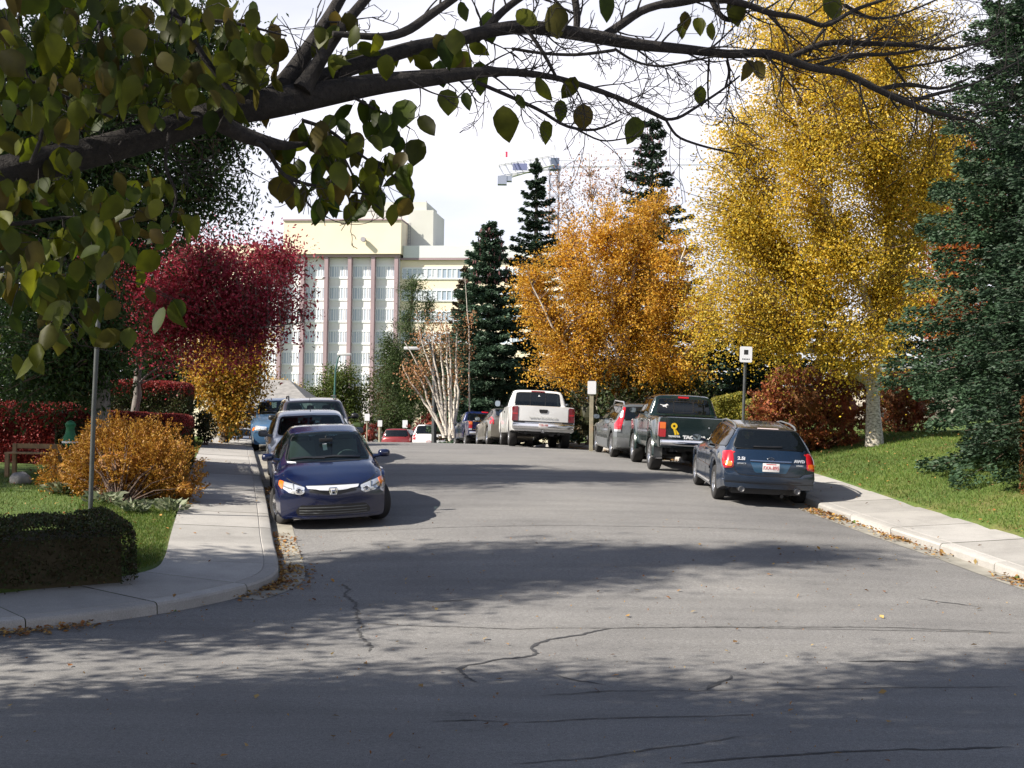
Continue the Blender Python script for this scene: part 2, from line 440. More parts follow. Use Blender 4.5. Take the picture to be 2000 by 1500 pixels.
crack([(690, 1218), (850, 1224), (1000, 1229), (1130, 1228), (1350, 1226), (1750, 1226), (1990, 1236)], .022, CRK)
crack([(1190, 1228), (1400, 1225), (1600, 1230), (1760, 1232), (1990, 1238)], .018, CRK)
crack([(1790, 1170), (1850, 1178), (1915, 1187)], .03, TAR)
crack([(1090, 1320), (1130, 1330), (1170, 1337), (1190, 1340)], .035, TAR)
crack([(1425, 1320), (1420, 1328), (1395, 1340), (1380, 1350)], .05, TAR, .03)
crack([(1655, 1293), (1730, 1292), (1810, 1294)], .05, TAR)
crack([(670, 1140), (680, 1170), (690, 1210), (700, 1240), (715, 1262), (720, 1275)], .03, CRK, .05)
crack([(830, 1176), (890, 1174), (950, 1168)], .03, CRK)
crack([(1000, 1412), (1150, 1405), (1300, 1400), (1500, 1395)], .02, CRK)
crack([(840, 1410), (930, 1408), (1000, 1412)], .02, CRK)
crack([(1000, 1495), (1150, 1480), (1300, 1460), (1450, 1440)], .02, CRK)
crack([(1330, 1492), (1500, 1478), (1700, 1465), (1990, 1460)], .03, TAR)
crack([(1050, 1360), (1200, 1352), (1400, 1350), (1700, 1345), (1990, 1342)], .016, CRK)
crack([(640, 1040), (900, 1030), (1200, 1028), (1500, 1035)], .02, CRK)
crack([(560, 1050), (570, 1080), (590, 1110), (600, 1130)], .05, CRK, .04)
# ================================================================== VEHICLES
def m_paint(name, c, metal=.35, rough=.28):
    if name in MATS: return MATS[name]
    m, t, b = nodes(name)
    tc = N(t, 'TexCoord'); n = N(t, 'TexNoise', Scale=2.5, Detail=6.0)
    n2 = N(t, 'TexNoise', Scale=45.0, Detail=2.0)
    t.links.new(tc.outputs['Object'], n.inputs['Vector']); t.links.new(tc.outputs['Object'], n2.inputs['Vector'])
    kd = .02 + .14 * min(1, max(c) * 2.5)
    dust = tuple(x * (1 - kd) + y * kd for x, y in zip(c, (.2, .18, .15)))
    t.links.new(ramp(t, n.outputs['Fac'], [(.42, c), (.75, dust)]), b.inputs['Base Color'])
    b.inputs['Metallic'].default_value = metal; b.inputs['Roughness'].default_value = rough
    b.inputs['Coat Weight'].default_value = .9
    t.links.new(ramp(t, n.outputs['Fac'], [(.35, .03), (.7, .14)]), b.inputs['Coat Roughness'])
    bump(t, b, n2.outputs['Fac'], .015, .01)
    MATS[name] = m; return m
def m_glass(name, tint, refl=.12, alpha=.55):
    if name in MATS: return MATS[name]
    m, t, b = nodes(name)
    b.inputs['Base Color'].default_value = (.006, .008, .009, 1); b.inputs['Roughness'].default_value = .03
    b.inputs['Coat Weight'].default_value = refl * 3; b.inputs['Specular IOR Level'].default_value = .6
    tr = N(t, 'BsdfTransparent'); tr.inputs[0].default_value = (*tint, 1)
    mx = N(t, 'MixShader'); mx.inputs[0].default_value = 1 - alpha
    t.links.new(b.outputs[0], mx.inputs[1]); t.links.new(tr.outputs[0], mx.inputs[2]); t.links.new(mx.outputs[0], t.nodes['Material Output'].inputs[0])
    MATS[name] = m; return m
GL_CLEAR = m_glass('car_glass', (.62, .80, .78), .1, .42)
GL_DARK = m_glass('tinted_car_glass', (.30, .34, .34), .14, .72)
BLACK = simple('black_trim', (.012, .012, .013), .45, noise=.2)
RUBBER = simple('tyre_rubber', (.018, .017, .017), .85, noise=.3, scale=20)
ALLOY = simple('alloy', (.55, .55, .56), .28, .9, noise=.08)
CHROME = simple('chrome', (.75, .75, .76), .08, 1.0)
STEEL = simple('steel_wheel', (.4, .4, .41), .35, .8)
LAMPW = simple('lamp_lens', (.72, .74, .76), .08, .55, coat=1)
LAMPR = simple('red_lens', (.42, .008, .014), .15, 0, coat=1)
LAMPO = simple('orange_lens', (.75, .16, .02), .15, 0, coat=1)
LAMPDR = simple('dark_red_lens', (.16, .006, .012), .15, 0, coat=1)
SEATG = simple('seat_fabric', (.19, .19, .18), .9, noise=.1)
SEATD = simple('dark_seat_fabric', (.035, .035, .038), .9, noise=.1)
INTR = simple('cabin_lining', (.03, .03, .032), .8)
PLATEW = simple('plate_white', (.78, .76, .75), .4)
PLATER = simple('plate_red', (.5, .03, .03), .5)
SILVERT = simple('badge_silver', (.8, .8, .8), .25, .6)
GREYP = simple('grey_plastic', (.10, .105, .11), .6, noise=.12)
MIRG = simple('mirror_glass', (.35, .4, .42), .05, .9)
WHITEP = simple('white_mark', (.8, .8, .8), .5)
YELM = simple('yellow_mark', (.85, .55, .02), .5)

def curve(pts, ys, sig=.05):
    p = sorted(pts); a = [q[0] for q in p]; b = [q[1] for q in p]
    g = np.arange(a[0] - .5, a[-1] + .5, .005)
    v = np.interp(g, a, b)
    if sig > 0:
        k = np.arange(-int(3 * sig / .005), int(3 * sig / .005) + 1) * .005
        k = np.exp(-.5 * (k / sig) ** 2); k /= k.sum(); n = len(k) // 2
        v = np.convolve(np.pad(v, n, mode='edge'), k, 'valid')
    return np.interp(ys, g, v)

class Car:
    """profile-lofted vehicle; local +Y is forward, origin on the ground under the middle"""
    def __init__(s, name, spec, paint, label, cat, group):
        s.sp = spec; s.paint = paint
        s.root = empty(name, label=label, cat=cat, group=group)
        s.body()
    def body(s):
        sp = s.sp; L = sp['L']; fy, ry = sp['axles']; ra = sp['arch']; wz = sp['tyre'] + .02
        ys = list(np.arange(-L / 2, L / 2 + 1e-6, L / 76))
        for c in (fy, ry):
            for k in (1.0, .985, .94, .85, .7, .5, .25, 0): ys += [c + ra * k, c - ra * k]
            ys += [c + ra * 1.012, c - ra * 1.012]
        for c in sp.get('cuts', []): ys += [c - .006, c + .006]
        ys = np.unique(np.round(np.clip(ys, -L / 2, L / 2), 4))
        sg = sp.get('sig', .06)
        top = curve(sp['top'], ys, sp.get('topsig', .045)); belt = np.minimum(curve(sp['belt'], ys, sg), top - .015)
        wm = curve(sp['w'], ys, sg); wb = wm * curve(sp.get('wbelt', [(0, .965)]), ys, sg); wr = curve(sp['wr'], ys, sp.get('topsig', .045)) * wm
        rzv = np.minimum(curve(sp['rz'], ys, .05), (top - belt) * .9)
        sill = curve(sp['sill'], ys, .05)
        zb = sill.copy()
        for c in (fy, ry):
            d = np.abs(ys - c); a = np.where(d < ra, np.sqrt(np.maximum(ra ** 2 - d ** 2, 0)) + wz, -1); zb = np.maximum(zb, a)
            wm = wm + sp.get('flare', .012) * np.exp(-((ys - c) / (ra * 1.05)) ** 4)
        n = len(ys); secs = []
        for i in range(n):
            w, b_, tp, z0 = wm[i], belt[i], top[i], zb[i]; W2 = wb[i]; r_ = wr[i]; rz_ = rzv[i]
            h = b_ - z0
            pts = [(0, z0), (.55 * w, z0), (.90 * w, z0), (.965 * w, z0 + .012), (.985 * w, z0 + .04 * min(1, h / .3)), (1.0 * w, z0 + .28 * h), (1.004 * w, z0 + .5 * h), (1.0 * w, z0 + .72 * h), (.992 * w, z0 + .88 * h), (W2 + .006, b_ - .02 * min(1, h / .2)), (W2 - .004, b_)]
            zr = tp - rz_
            for k in (.25, .5, .75): pts.append((W2 + (r_ - W2) * k + .02 * math.sin(k * math.pi) * min(1, (zr - b_) / .3), b_ + (zr - b_) * k))
            pts += [(r_, zr), (r_ - .025, tp - rz_ * .62), (r_ - .075, tp - rz_ * .34), (r_ * .78, tp - rz_ * .15), (r_ * .55, tp - rz_ * .06), (r_ * .25, tp), (0, tp)]
            secs.append(pts)
        m = len(secs[0]); V = []
        for i in range(n):
            for (x, z) in secs[i]: V.append((x, ys[i], z))
        F = []
        for i in range(n - 1):
            for k in range(m - 1):
                a = i * m + k; F.append((a, a + m, a + m + 1, a + 1))
        # rounded end caps
        for e, i0 in ((0, 0), (1, n - 1)):
            cz = (secs[i0][0][1] + secs[i0][-1][1]) / 2; prev = [i0 * m + k for k in range(m)]
            for q in (.9, .75, .5, .25, .0):
                cur = []
                for k in range(m):
                    x, z = secs[i0][k]; V.append((x * q, ys[i0], cz + (z - cz) * q)); cur.append(len(V) - 1)
                for k in range(m - 1):
                    f = (prev[k], prev[k + 1], cur[k + 1], cur[k]); F.append(f if e == 0 else f[::-1])
                prev = cur
        V = np.array(V, float)
        # plan and side rounding of the nose and tail
        for e in ('front', 'rear'):
            kx, kz, ln, zc, hz = sp[e]
            sg_ = 1 if e == 'front' else -1
            f = np.clip((V[:, 1] * sg_ - (L / 2 - ln)) / ln, 0, 1)
            f = f * f * (3 - 2 * f) if sp.get('soft', True) else f
            V[:, 1] -= sg_ * f * (kx * np.abs(V[:, 0] / (sp['W'] / 2)) ** sp.get('xp', 2.3) + kz * np.clip(np.abs(V[:, 2] - zc) / hz, 0, 1.4) ** 2)
        Vm = V.copy(); Vm[:, 0] *= -1
        F = np.array(F); Fm = F[:, ::-1] + len(V)
        me = npmesh('body', np.vstack([V, Vm]), [np.vstack([F, Fm])], [s.paint], False)
        bm = bmesh.new(); bm.from_mesh(me); bmesh.ops.remove_doubles(bm, verts=bm.verts, dist=.0008)
        bmesh.ops.dissolve_degenerate(bm, edges=bm.edges, dist=.0005); bmesh.ops.recalc_face_normals(bm, faces=bm.faces)
        s.bvh = BVHTree.FromBMesh(bm); s.bm = bm; s.me = me
    def finish(s):
        s.bm.to_mesh(s.me); s.bm.free()
        s.me.polygons.foreach_set('use_smooth', [True] * len(s.me.polygons)); s.me.set_sharp_from_angle(angle=R(38))
        link('body', s.me, s.root)
    AX = {'front': (lambda a, b: (a, 9, b), (0, -1, 0)), 'rear': (lambda a, b: (a, -9, b), (0, 1, 0)), 'right': (lambda a, b: (9, a, b), (-1, 0, 0)),
          'left': (lambda a, b: (-9, a, b), (1, 0, 0)), 'top': (lambda a, b: (a, b, 9), (0, 0, -1))}
    def hit(s, ax, a, b):
        f, d = s.AX[ax]; o = Vector(f(a, b)); h = s.bvh.ray_cast(o, Vector(d))
        if h[0] is None:
            h2 = s.bvh.find_nearest(o + Vector(d) * (9 - (s.sp['L'] / 2 if ax in ('front', 'rear') else s.sp['W'] / 2 if ax in ('left', 'right') else 1)))
            return h2[0], h2[1]
        return h[0], h[1]
    def hole(s, ax, poly, shrink=0.0):
        """opens the body shell behind a pane"""
        f, d = s.AX[ax]; d = Vector(d); P = np.array(poly); c = P.mean(0); P = c + (P - c) * (1 - shrink)
        kill = []
        for fc in s.bm.faces:
            m = fc.calc_center_median()
            if fc.normal.dot(-d) < .08: continue
            q = {'front': (m.x, m.z), 'rear': (m.x, m.z), 'right': (m.y, m.z), 'left': (m.y, m.z), 'top': (m.x, m.y)}[ax]
            if ax in ('right', 'left') and m.x * (1 if ax == 'right' else -1) < 0: continue
            if ax == 'front' and m.y < s.sp.get('ymid', -.2): continue
            if ax == 'rear' and m.y > s.sp.get('ymidr', .4): continue
            if inside(np.array([q]), P)[0]: kill.append(fc)
        s.holes = getattr(s, 'holes', []) + kill
    def cut(s):
        hs = list({f for f in getattr(s, 'holes', [])})
        bmesh.ops.delete(s.bm, geom=hs, context='FACES')
    def patch(s, name, ax, poly, mat, off=.006, thick=.014, grid=.06, parent=None, rnd=0.0, bulge=0.0):
        """a shaped panel laid on the shell: headlight, pane, grille, badge ..."""
        P = [Vector(p) for p in poly]
        if rnd:
            Q = []
            n = len(P)
            for i in range(n):
                a, b, c = P[i - 1], P[i], P[(i + 1) % n]
                d1 = min(rnd, (a - b).length * .45); d2 = min(rnd, (c - b).length * .45)
                p1 = b + (a - b).normalized() * d1; p2 = b + (c - b).normalized() * d2
                for k in range(4):
                    t = k / 3; Q.append(p1 * (1 - t) ** 2 + b * 2 * t * (1 - t) + p2 * t * t)
            P = Q
        D = []
        for i in range(len(P)):
            a, b = P[i], P[(i + 1) % len(P)]; k = max(1, int((b - a).length / grid))
            for j in range(k): D.append(a.lerp(b, j / k))
        nb = len(D); pa = np.array([tuple(p) for p in D]); lo, hi = pa.min(0), pa.max(0)
        gx = np.arange(lo[0] + grid * .5, hi[0], grid); gy = np.arange(lo[1] + grid * .5, hi[1], grid)
        pts = list(D)
        if len(gx) and len(gy):
            X, Y = np.meshgrid(gx, gy); G = np.stack([X.ravel(), Y.ravel()], 1); ins = inside(G, pa)
            G = G[ins]
            if len(G):
                dd = np.min(np.linalg.norm(G[:, None] - pa[None], axis=2), axis=1); G = G[dd > grid * .4]
                pts += [Vector(g) for g in G]
        r = delaunay_2d_cdt(pts, [], [list(range(nb))], 1, 1e-5)
        vs, fs, orig = r[0], r[2], r[3]
        tops = []; bots = []; bdist = None
        for p in vs:
            h, nn = s.hit(ax, p[0], p[1])
            fdir = Vector(s.AX[ax][1])
            if nn.dot(fdir) > 0: nn = -nn
            bo = 0.0
            if bulge:
                q = np.array([p[0], p[1]]); bo = bulge * min(1.0, float(np.min(np.linalg.norm(pa - q, axis=1))) / (grid * 1.2))
            nn2 = (nn - fdir).normalized()
            tops.append(h + nn2 * (off + bo)); bots.append(h + nn2 * (off - thick))
        bidx = [i for i, o in enumerate(orig) if o and o[0] < nb]
        order = {}
        for i, o in enumerate(orig):
            for q in o:
                if q < nb: order[q] = i
        loop = [order[q] for q in range(nb) if q in order]
        V = tops + [bots[i] for i in loop]; nT = len(tops); F = [tuple(f) for f in fs]
        F += [(loop[k], loop[(k + 1) % len(loop)], nT + (k + 1) % len(loop), nT + k) for k in range(len(loop)) if loop[k] != loop[(k + 1) % len(loop)]]
        me = bpy.data.meshes.new(name); me.from_pydata([tuple(v) for v in V], [], F)
        bm = bmesh.new(); bm.from_mesh(me); bmesh.ops.recalc_face_normals(bm, faces=bm.faces)
        # make the outside face outwards
        d = Vector(s.AX[ax][1]); sm = sum(f.normal.dot(d) * f.calc_area() for f in bm.faces)
        if sm > 0: bmesh.ops.reverse_faces(bm, faces=bm.faces)
        bm.to_mesh(me); bm.free(); me.materials.append(mat)
        me.polygons.foreach_set('use_smooth', [True] * len(me.polygons)); me.set_sharp_from_angle(angle=R(40))
        return link(name, me, parent or s.root)
    def pane(s, name, ax, poly, glass, frame=.03, rnd=.05, hole=True):
        if hole: s.hole(ax, poly, .03)
        g = s.patch(name, ax, poly, glass, .010, .006, .10, rnd=rnd)
        if frame: s.ring('window_trim', ax, poly, BLACK, frame, rnd, g)
        return g
    def ring(s, name, ax, poly, mat, wd, rnd, parent, off=.004, out=.012):
        P = [Vector(p) for p in poly]; n = len(P); Q = []
        for i in range(n):
            a, b, c = P[i - 1], P[i], P[(i + 1) % n]
            d1 = min(rnd, (a - b).length * .45); d2 = min(rnd, (c - b).length * .45)
            p1 = b + (a - b).normalized() * d1; p2 = b + (c - b).normalized() * d2
            for k in range(4): t = k / 3; Q.append(p1 * (1 - t) ** 2 + b * 2 * t * (1 - t) + p2 * t * t)
        D = []
        for i in range(len(Q)):
            a, b = Q[i], Q[(i + 1) % len(Q)]; k = max(1, int((b - a).length / .1))
            for j in range(k): D.append(a.lerp(b, j / k))
        area = sum(D[i].x * D[(i + 1) % len(D)].y - D[(i + 1) % len(D)].x * D[i].y for i in range(len(D)))
        sg_ = 1 if area > 0 else -1
        V = []; F = []; m = len(D)
        for i in range(m):
            t = (D[(i + 1) % m] - D[i - 1]).normalized(); nn = Vector((-t.y, t.x)) * sg_
            for o in (-out, wd):
                p = D[i] + nn * o; h, q = s.hit(ax, p.x, p.y)
                if q.dot(Vector(s.AX[ax][1])) > 0: q = -q
                V.append(h + q * off)
        F = [(2 * i, 2 * ((i + 1) % m), 2 * ((i + 1) % m) + 1, 2 * i + 1) for i in range(m)]
        me = bpy.data.meshes.new(name); me.from_pydata([tuple(v) for v in V], [], F); me.materials.append(mat)
        return link(name, me, parent or s.root)
    def line(s, name, ax, pts, mat=BLACK, wd=.012, off=.003, parent=None):
        """a panel gap, moulding or wiper: a narrow strip over the shell"""
        P = [Vector(p) for p in pts]; D = []
        for a, b in zip(P[:-1], P[1:]):
            k = max(1, int((b - a).length / .06)); D += [a.lerp(b, j / k) for j in range(k)]
        D.append(P[-1]); V = []; F = []
        for i in range(len(D)):
            t = (D[min(i + 1, len(D) - 1)] - D[max(i - 1, 0)]).normalized(); nn = Vector((-t.y, t.x))
            row = []
            for o in (-wd / 2, wd / 2):
                p = D[i] + nn * o; h, q = s.hit(ax, p.x, p.y)
                if q.dot(Vector(s.AX[ax][1])) > 0: q = -q
                row.append((h, q))
            V += [row[0][0] - row[0][1] * .002, row[0][0] + row[0][1] * off, row[1][0] + row[1][1] * off, row[1][0] - row[1][1] * .002]
        for i in range(len(D) - 1):
            for k in range(3): F.append((4 * i + k, 4 * i + k + 1, 4 * i + 5 + k, 4 * i + 4 + k))
        me = bpy.data.meshes.new(name); me.from_pydata([tuple(v) for v in V], [], F); me.materials.append(mat)
        return link(name, me, parent or s.root)
    # ---- bought-in parts
    def wheels(s, rimmat=ALLOY, spokes=5, steer=0, wd=.205, rim=.62):
        sp = s.sp; r = sp['tyre']; tw = sp['track'] / 2
        key = ('wheel', r, wd, rim, spokes, rimmat.name)
        if key not in MATS:
            t = MB(); h = wd / 2
            t.lathe([(r * rim * .93, -h * .8), (r * rim, -h * .98), (r * .86, -h * 1.03), (r * .965, -h * .9), (r, -h * .68), (r, h * .68), (r * .965, h * .9), (r * .86, h * 1.03), (r * rim, h * .98), (r * rim * .93, h * .8), (r * rim * .93, -h * .8)], 'X', 36)
            a = t.build('tyre', RUBBER, None, True, 50); am = a.data; bpy.data.objects.remove(a)
            q = MB(); rr = r * rim
            q.lathe([(rr * .99, -h * .9), (rr * .99, h * .93), (rr * .93, h * .95), (rr * .88, h * .7), (rr * .86, -h * .5), (.02, -h * .5)], 'X', 32)
            q.lathe([(.0, h * .78), (rr * .17, h * .78), (rr * .22, h * .7), (rr * .24, h * .2)], 'X', 16)
            for k in range(spokes):
                an = 2 * math.pi * k / spokes; rot = Matrix.Rotation(an, 3, 'X')
                ww = rr * (1.15 / spokes + .06)
                q.box((0, 0, 0), (0, 0, 0)) if False else None
                P = []
                for (z, wf, xo) in ((rr * .16, 1.1, h * .74), (rr * .55, .8, h * .72), (rr * .9, 1.1, h * .9)):
                    P.append((z, ww * wf / 2, xo))
                V = []
                for (z, w_, xo) in P:
                    for (yy, xx) in ((-w_, xo - .03), (-w_ * .8, xo), (w_ * .8, xo), (w_, xo - .03)): V.append(rot @ Vector((xx, yy, z)))
                Fq = []
                for i in range(2):
                    for kk in range(3): Fq.append((4 * i + kk, 4 * i + kk + 1, 4 * i + 5 + kk, 4 * i + 4 + kk))
                q.add(V, Fq)
            b = q.build('rim', rimmat, None, True, 35); bmh = b.data; bpy.data.objects.remove(b)
            d = MB(); d.lathe([(rr * .86, -h * .2), (.03, -h * .2)], 'X', 24); c = d.build('brake_disc', BLACK, None); cm = c.data; bpy.data.objects.remove(c)
            MATS[key] = (am, bmh, cm)
        am, bmh, cm = MATS[key]
        for yw, front in ((sp['axles'][0], 1), (sp['axles'][1], 0)):
            for sd in (1, -1):
                wl = link('wheel', am, s.root); wl.location = (sd * tw, yw, r)
                wl.rotation_euler = (0, 0, (math.pi if sd < 0 else 0) + (steer if front else 0))
                link('rim', bmh, wl); link('brake_disc', cm, wl)
    def underbody(s):
        sp = s.sp; L = sp['L']; z = sp['sillz']; W = sp['W']
        m = MB(); fy, ry = sp['axles']; ra = sp['arch']
        m.box2((-W * .40, ry + ra, z - .03), (W * .40, fy - ra, z + .12)); m.box2((-W * .36, -L / 2 + .35, z + .0), (W * .36, L / 2 - .3, z + .14))
        m.tube([(-W * .42, fy, sp['tyre']), (W * .42, fy, sp['tyre'])], .035, 8); m.tube([(-W * .42, ry, sp['tyre']), (W * .42, ry, sp['tyre'])], .05, 8)
        m.box2((-.25, ry - .12, z - .06), (.25, ry + .12, z + .1))
        m.tube([(.28, -L / 2 + .3, z - .02), (.28, 0, z - .05)], .035, 8)
        # inner wheel housings
        for c in (fy, ry):
            for sd in (1, -1):
                x0, x1 = sd * (W / 2 - .30), sd * (W / 2 - .04)
                pr = [(c + ra * .995 * math.cos(a), sp['tyre'] + .02 + ra * .995 * math.sin(a)) for a in np.linspace(0, math.pi, 13)]
                v = [(x0, y, z_) for y, z_ in pr] + [(x1, y, z_) for y, z_ in pr] + [(x0, c - ra, z), (x0, c + ra, z)]
                f = [(i, i + 1, i + 14, i + 13) for i in range(12)] + [tuple(range(13)) + (26, 27)]
                m.add(v, f)
        m.build('underbody', BLACK, s.root)
    def interior(s, rows, mat=SEATD, floor=.45, dash=None, wheel=True, y0=None, y1=None):
        sp = s.sp; W = sp['W']
        m = MB()
        y0 = y0 if y0 is not None else rows[-1] - .5; y1 = y1 if y1 is not None else rows[0] + .9
        m.box2((-W / 2 + .12, y0, floor - .05), (W / 2 - .12, y1, floor))
        if dash:
            m.box((0, dash[0], dash[1] - .12), (W - .3, .42, .24)); m.box((-.36, dash[0] - .1, dash[1] + .01), (.4, .26, .08))
        m.build('cabin_floor', INTR, s.root)
        hh = sp['seat']
        for i, y in enumerate(rows):
            q = MB()
            cs = (-.36, .36) if i == 0 else (-.42, 0, .42)
            for cx in cs:
                wd = .25 if i == 0 else .2
                rot = Matrix.Rotation(R(14), 3, 'X')
                q.box((cx, y + .22, floor + .16), (wd * 2 - .02, .5, .16)); q.box((cx, y - .12, floor + .46), (wd * 1.9, .15, .62), rot, .84)
                q.box((cx, y - .215, floor + .86), (.24 if i == 0 else .2, .09, .17), rot, .85)
                q.tube([(cx - .05, y - .2, floor + .7), (cx - .05, y - .21, floor + .82)], .008, 5); q.tube([(cx + .05, y - .2, floor + .7), (cx + .05, y - .21, floor + .82)], .008, 5)
            q.build('seats', mat, s.root, bevel=.02)
        if wheel and dash:
            q = MB(); c = Vector((-.36, dash[0] - .36, dash[1] + .0)); rot = Matrix.Rotation(R(62), 3, 'X')
            ring = [c + rot @ Vector((.185 * math.cos(a), .185 * math.sin(a), 0)) for a in np.linspace(0, 2 * math.pi, 25)]
            q.tube(ring, .015, 6, False); q.tube([c + rot @ Vector((-.18, 0, 0)), c + rot @ Vector((.18, 0, 0))], .014, 6); q.tube([c, c + rot @ Vector((0, -.18, 0))], .014, 6); q.tube([c, c + Vector((0, .3, -.15))], .03, 6)
            q.build('steering_wheel', SEATG, s.root, True)
    def mirrors(s, y, z, x, mat, sz=(.19, .10, .125), arm=True):
        for sd in (1, -1):
            q = MB(); a, b, c = sz[0] / 2, sz[1], sz[2] / 2; n = 16; V = []; F = []
            rings = [(0, .86, 0), (.02, 1, 0), (.5, .95, .0), (.85, .72, 0), (1, .3, 0)]
            for (t, k, _) in rings:
                for i in range(n):
                    an = 2 * math.pi * i / n; ca, sa = math.cos(an), math.sin(an)
                    rr = 1 / (abs(ca) ** 3.2 + abs(sa) ** 3.2) ** (1 / 3.2)
                    V.append((sd * (x + a) + ca * rr * a * k, y + b * t, z + sa * rr * c * k))
            for j in range(len(rings) - 1):
                for i in range(n): F.append((j * n + i, j * n + (i + 1) % n, (j + 1) * n + (i + 1) % n, (j + 1) * n + i))
            F.append(tuple((len(rings) - 1) * n + i for i in range(n)))
            q.add(V, F)
            if arm: q.tube([(sd * (x - .10), y + .06, z - c * .8), (sd * (x + a * .5), y + .05, z - c * .4)], [.03, .025], 8)
            mo = q.build('door_mirror', mat, s.root, True, 40)
            g = MB(); g.add([V[i] for i in range(n)], [tuple(range(n))]); g.build('mirror_glass', MIRG, mo)
    def text(s, name, txt, ax, c, size, mat, parent=None, depth=.008, sx=1.0, bold=0.0):
        o = make_text(name, txt, size, mat, depth, sx, bold)
        h, nn = s.hit(ax, c[0], c[1])
        if ax == 'rear':
            fwd = -nn if nn.y > 0 else nn
            up = Vector((0, 0, 1)); xv = Vector((1, 0, 0)); up = (up - fwd * up.dot(fwd)).normalized(); xv = up.cross(fwd)
        elif ax == 'front':
            fwd = nn if nn.y > 0 else -nn
            up = Vector((0, 0, 1)); up = (up - fwd * up.dot(fwd)).normalized(); xv = up.cross(fwd)
        m = Matrix((xv, up, fwd)).transposed().to_4x4(); m.translation = h + fwd * .012
        o.matrix_local = m; o.parent = parent or s.root
        return o
    def plate(s, ax, z, txt, w_=.30, h_=.15, x=0.0, off=.02, charc=PLATER):
        h, nn = s.hit(ax, x, z); sg_ = 1 if ax == 'front' else -1
        y = h.y + sg_ * off
        q = MB(); q.box((x, y, z), (w_, .012, h_)); p = q.build('licence_plate', PLATEW, s.root, bevel=.004)
        o = make_text('plate_number', txt, .095, charc, .002, .82)
        xv = Vector((-sg_, 0, 0)); m = Matrix((xv, Vector((0, 0, 1)), Vector((0, sg_, 0)))).transposed().to_4x4(); m.translation = (x, y + sg_ * .008, z - .008)
        o.matrix_local = m; o.parent = p
        q = MB(); q.box((x, y + sg_ * .0068, z + h_ * .40), (w_ * .6, .001, .014)); q.build('plate_caption', PLATER, p)
        return p
    def place(s, x, y, yaw, dz=0.0):
        """stands the vehicle on the road: x, y of its middle, yaw 0 = facing away from the viewer"""
        sp = s.sp; c, sn = math.cos(yaw), math.sin(yaw); tw = sp['track'] / 2; pts = []
        for yy in sp['axles']:
            for xx in (tw, -tw):
                wx, wy = x + xx * c - yy * sn, y + xx * sn + yy * c; pts.append(Vector((wx, wy, rz(wx, wy))))
        fwd = ((pts[0] + pts[1]) - (pts[2] + pts[3])).normalized(); rgt = ((pts[0] + pts[2]) - (pts[1] + pts[3]))
        up = rgt.cross(fwd).normalized(); rgt = fwd.cross(up).normalized()
        mid = sum(pts, Vector()) / 4; off = (sp['axles'][0] + sp['axles'][1]) / 2
        m = Matrix((rgt, fwd, up)).transposed().to_4x4(); m.translation = mid - fwd * off + up * (dz + .004)
        s.root.matrix_world = m; s.root.location = m.translation; s.root.rotation_euler = m.to_euler()
    def at_axle(s, x, y, yaw, axle, side=0, dz=0.0):
        """places the vehicle by the ground contact of one wheel (axle 0 front, 1 rear; side -1 left, 1 right)"""
        yy = s.sp['axles'][axle]; xx = side * s.sp['track'] / 2; c, sn = math.cos(yaw), math.sin(yaw)
        s.place(x - (xx * c - yy * sn), y - (xx * sn + yy * c), yaw, dz)

def make_text(name, txt, size, mat, depth=.004, sx=1.0, bold=0.0):
    cu = bpy.data.curves.new(name, 'FONT'); cu.body = txt; cu.size = size; cu.align_x = 'CENTER'; cu.align_y = 'CENTER'; cu.extrude = depth / 2; cu.offset = bold; cu.resolution_u = 3
    o = bpy.data.objects.new(name, cu); col.objects.link(o)
    dg = bpy.context.evaluated_depsgraph_get(); me = bpy.data.meshes.new_from_object(o.evaluated_get(dg))
    bpy.data.objects.remove(o); bpy.data.curves.remove(cu)
    me.name = name; me.materials.clear(); me.materials.append(mat)
    if sx != 1.0:
        for v in me.vertices: v.co.x *= sx
    return link(name, me)
def mirror_poly(p): return [(-a, b) for a, b in p][::-1]
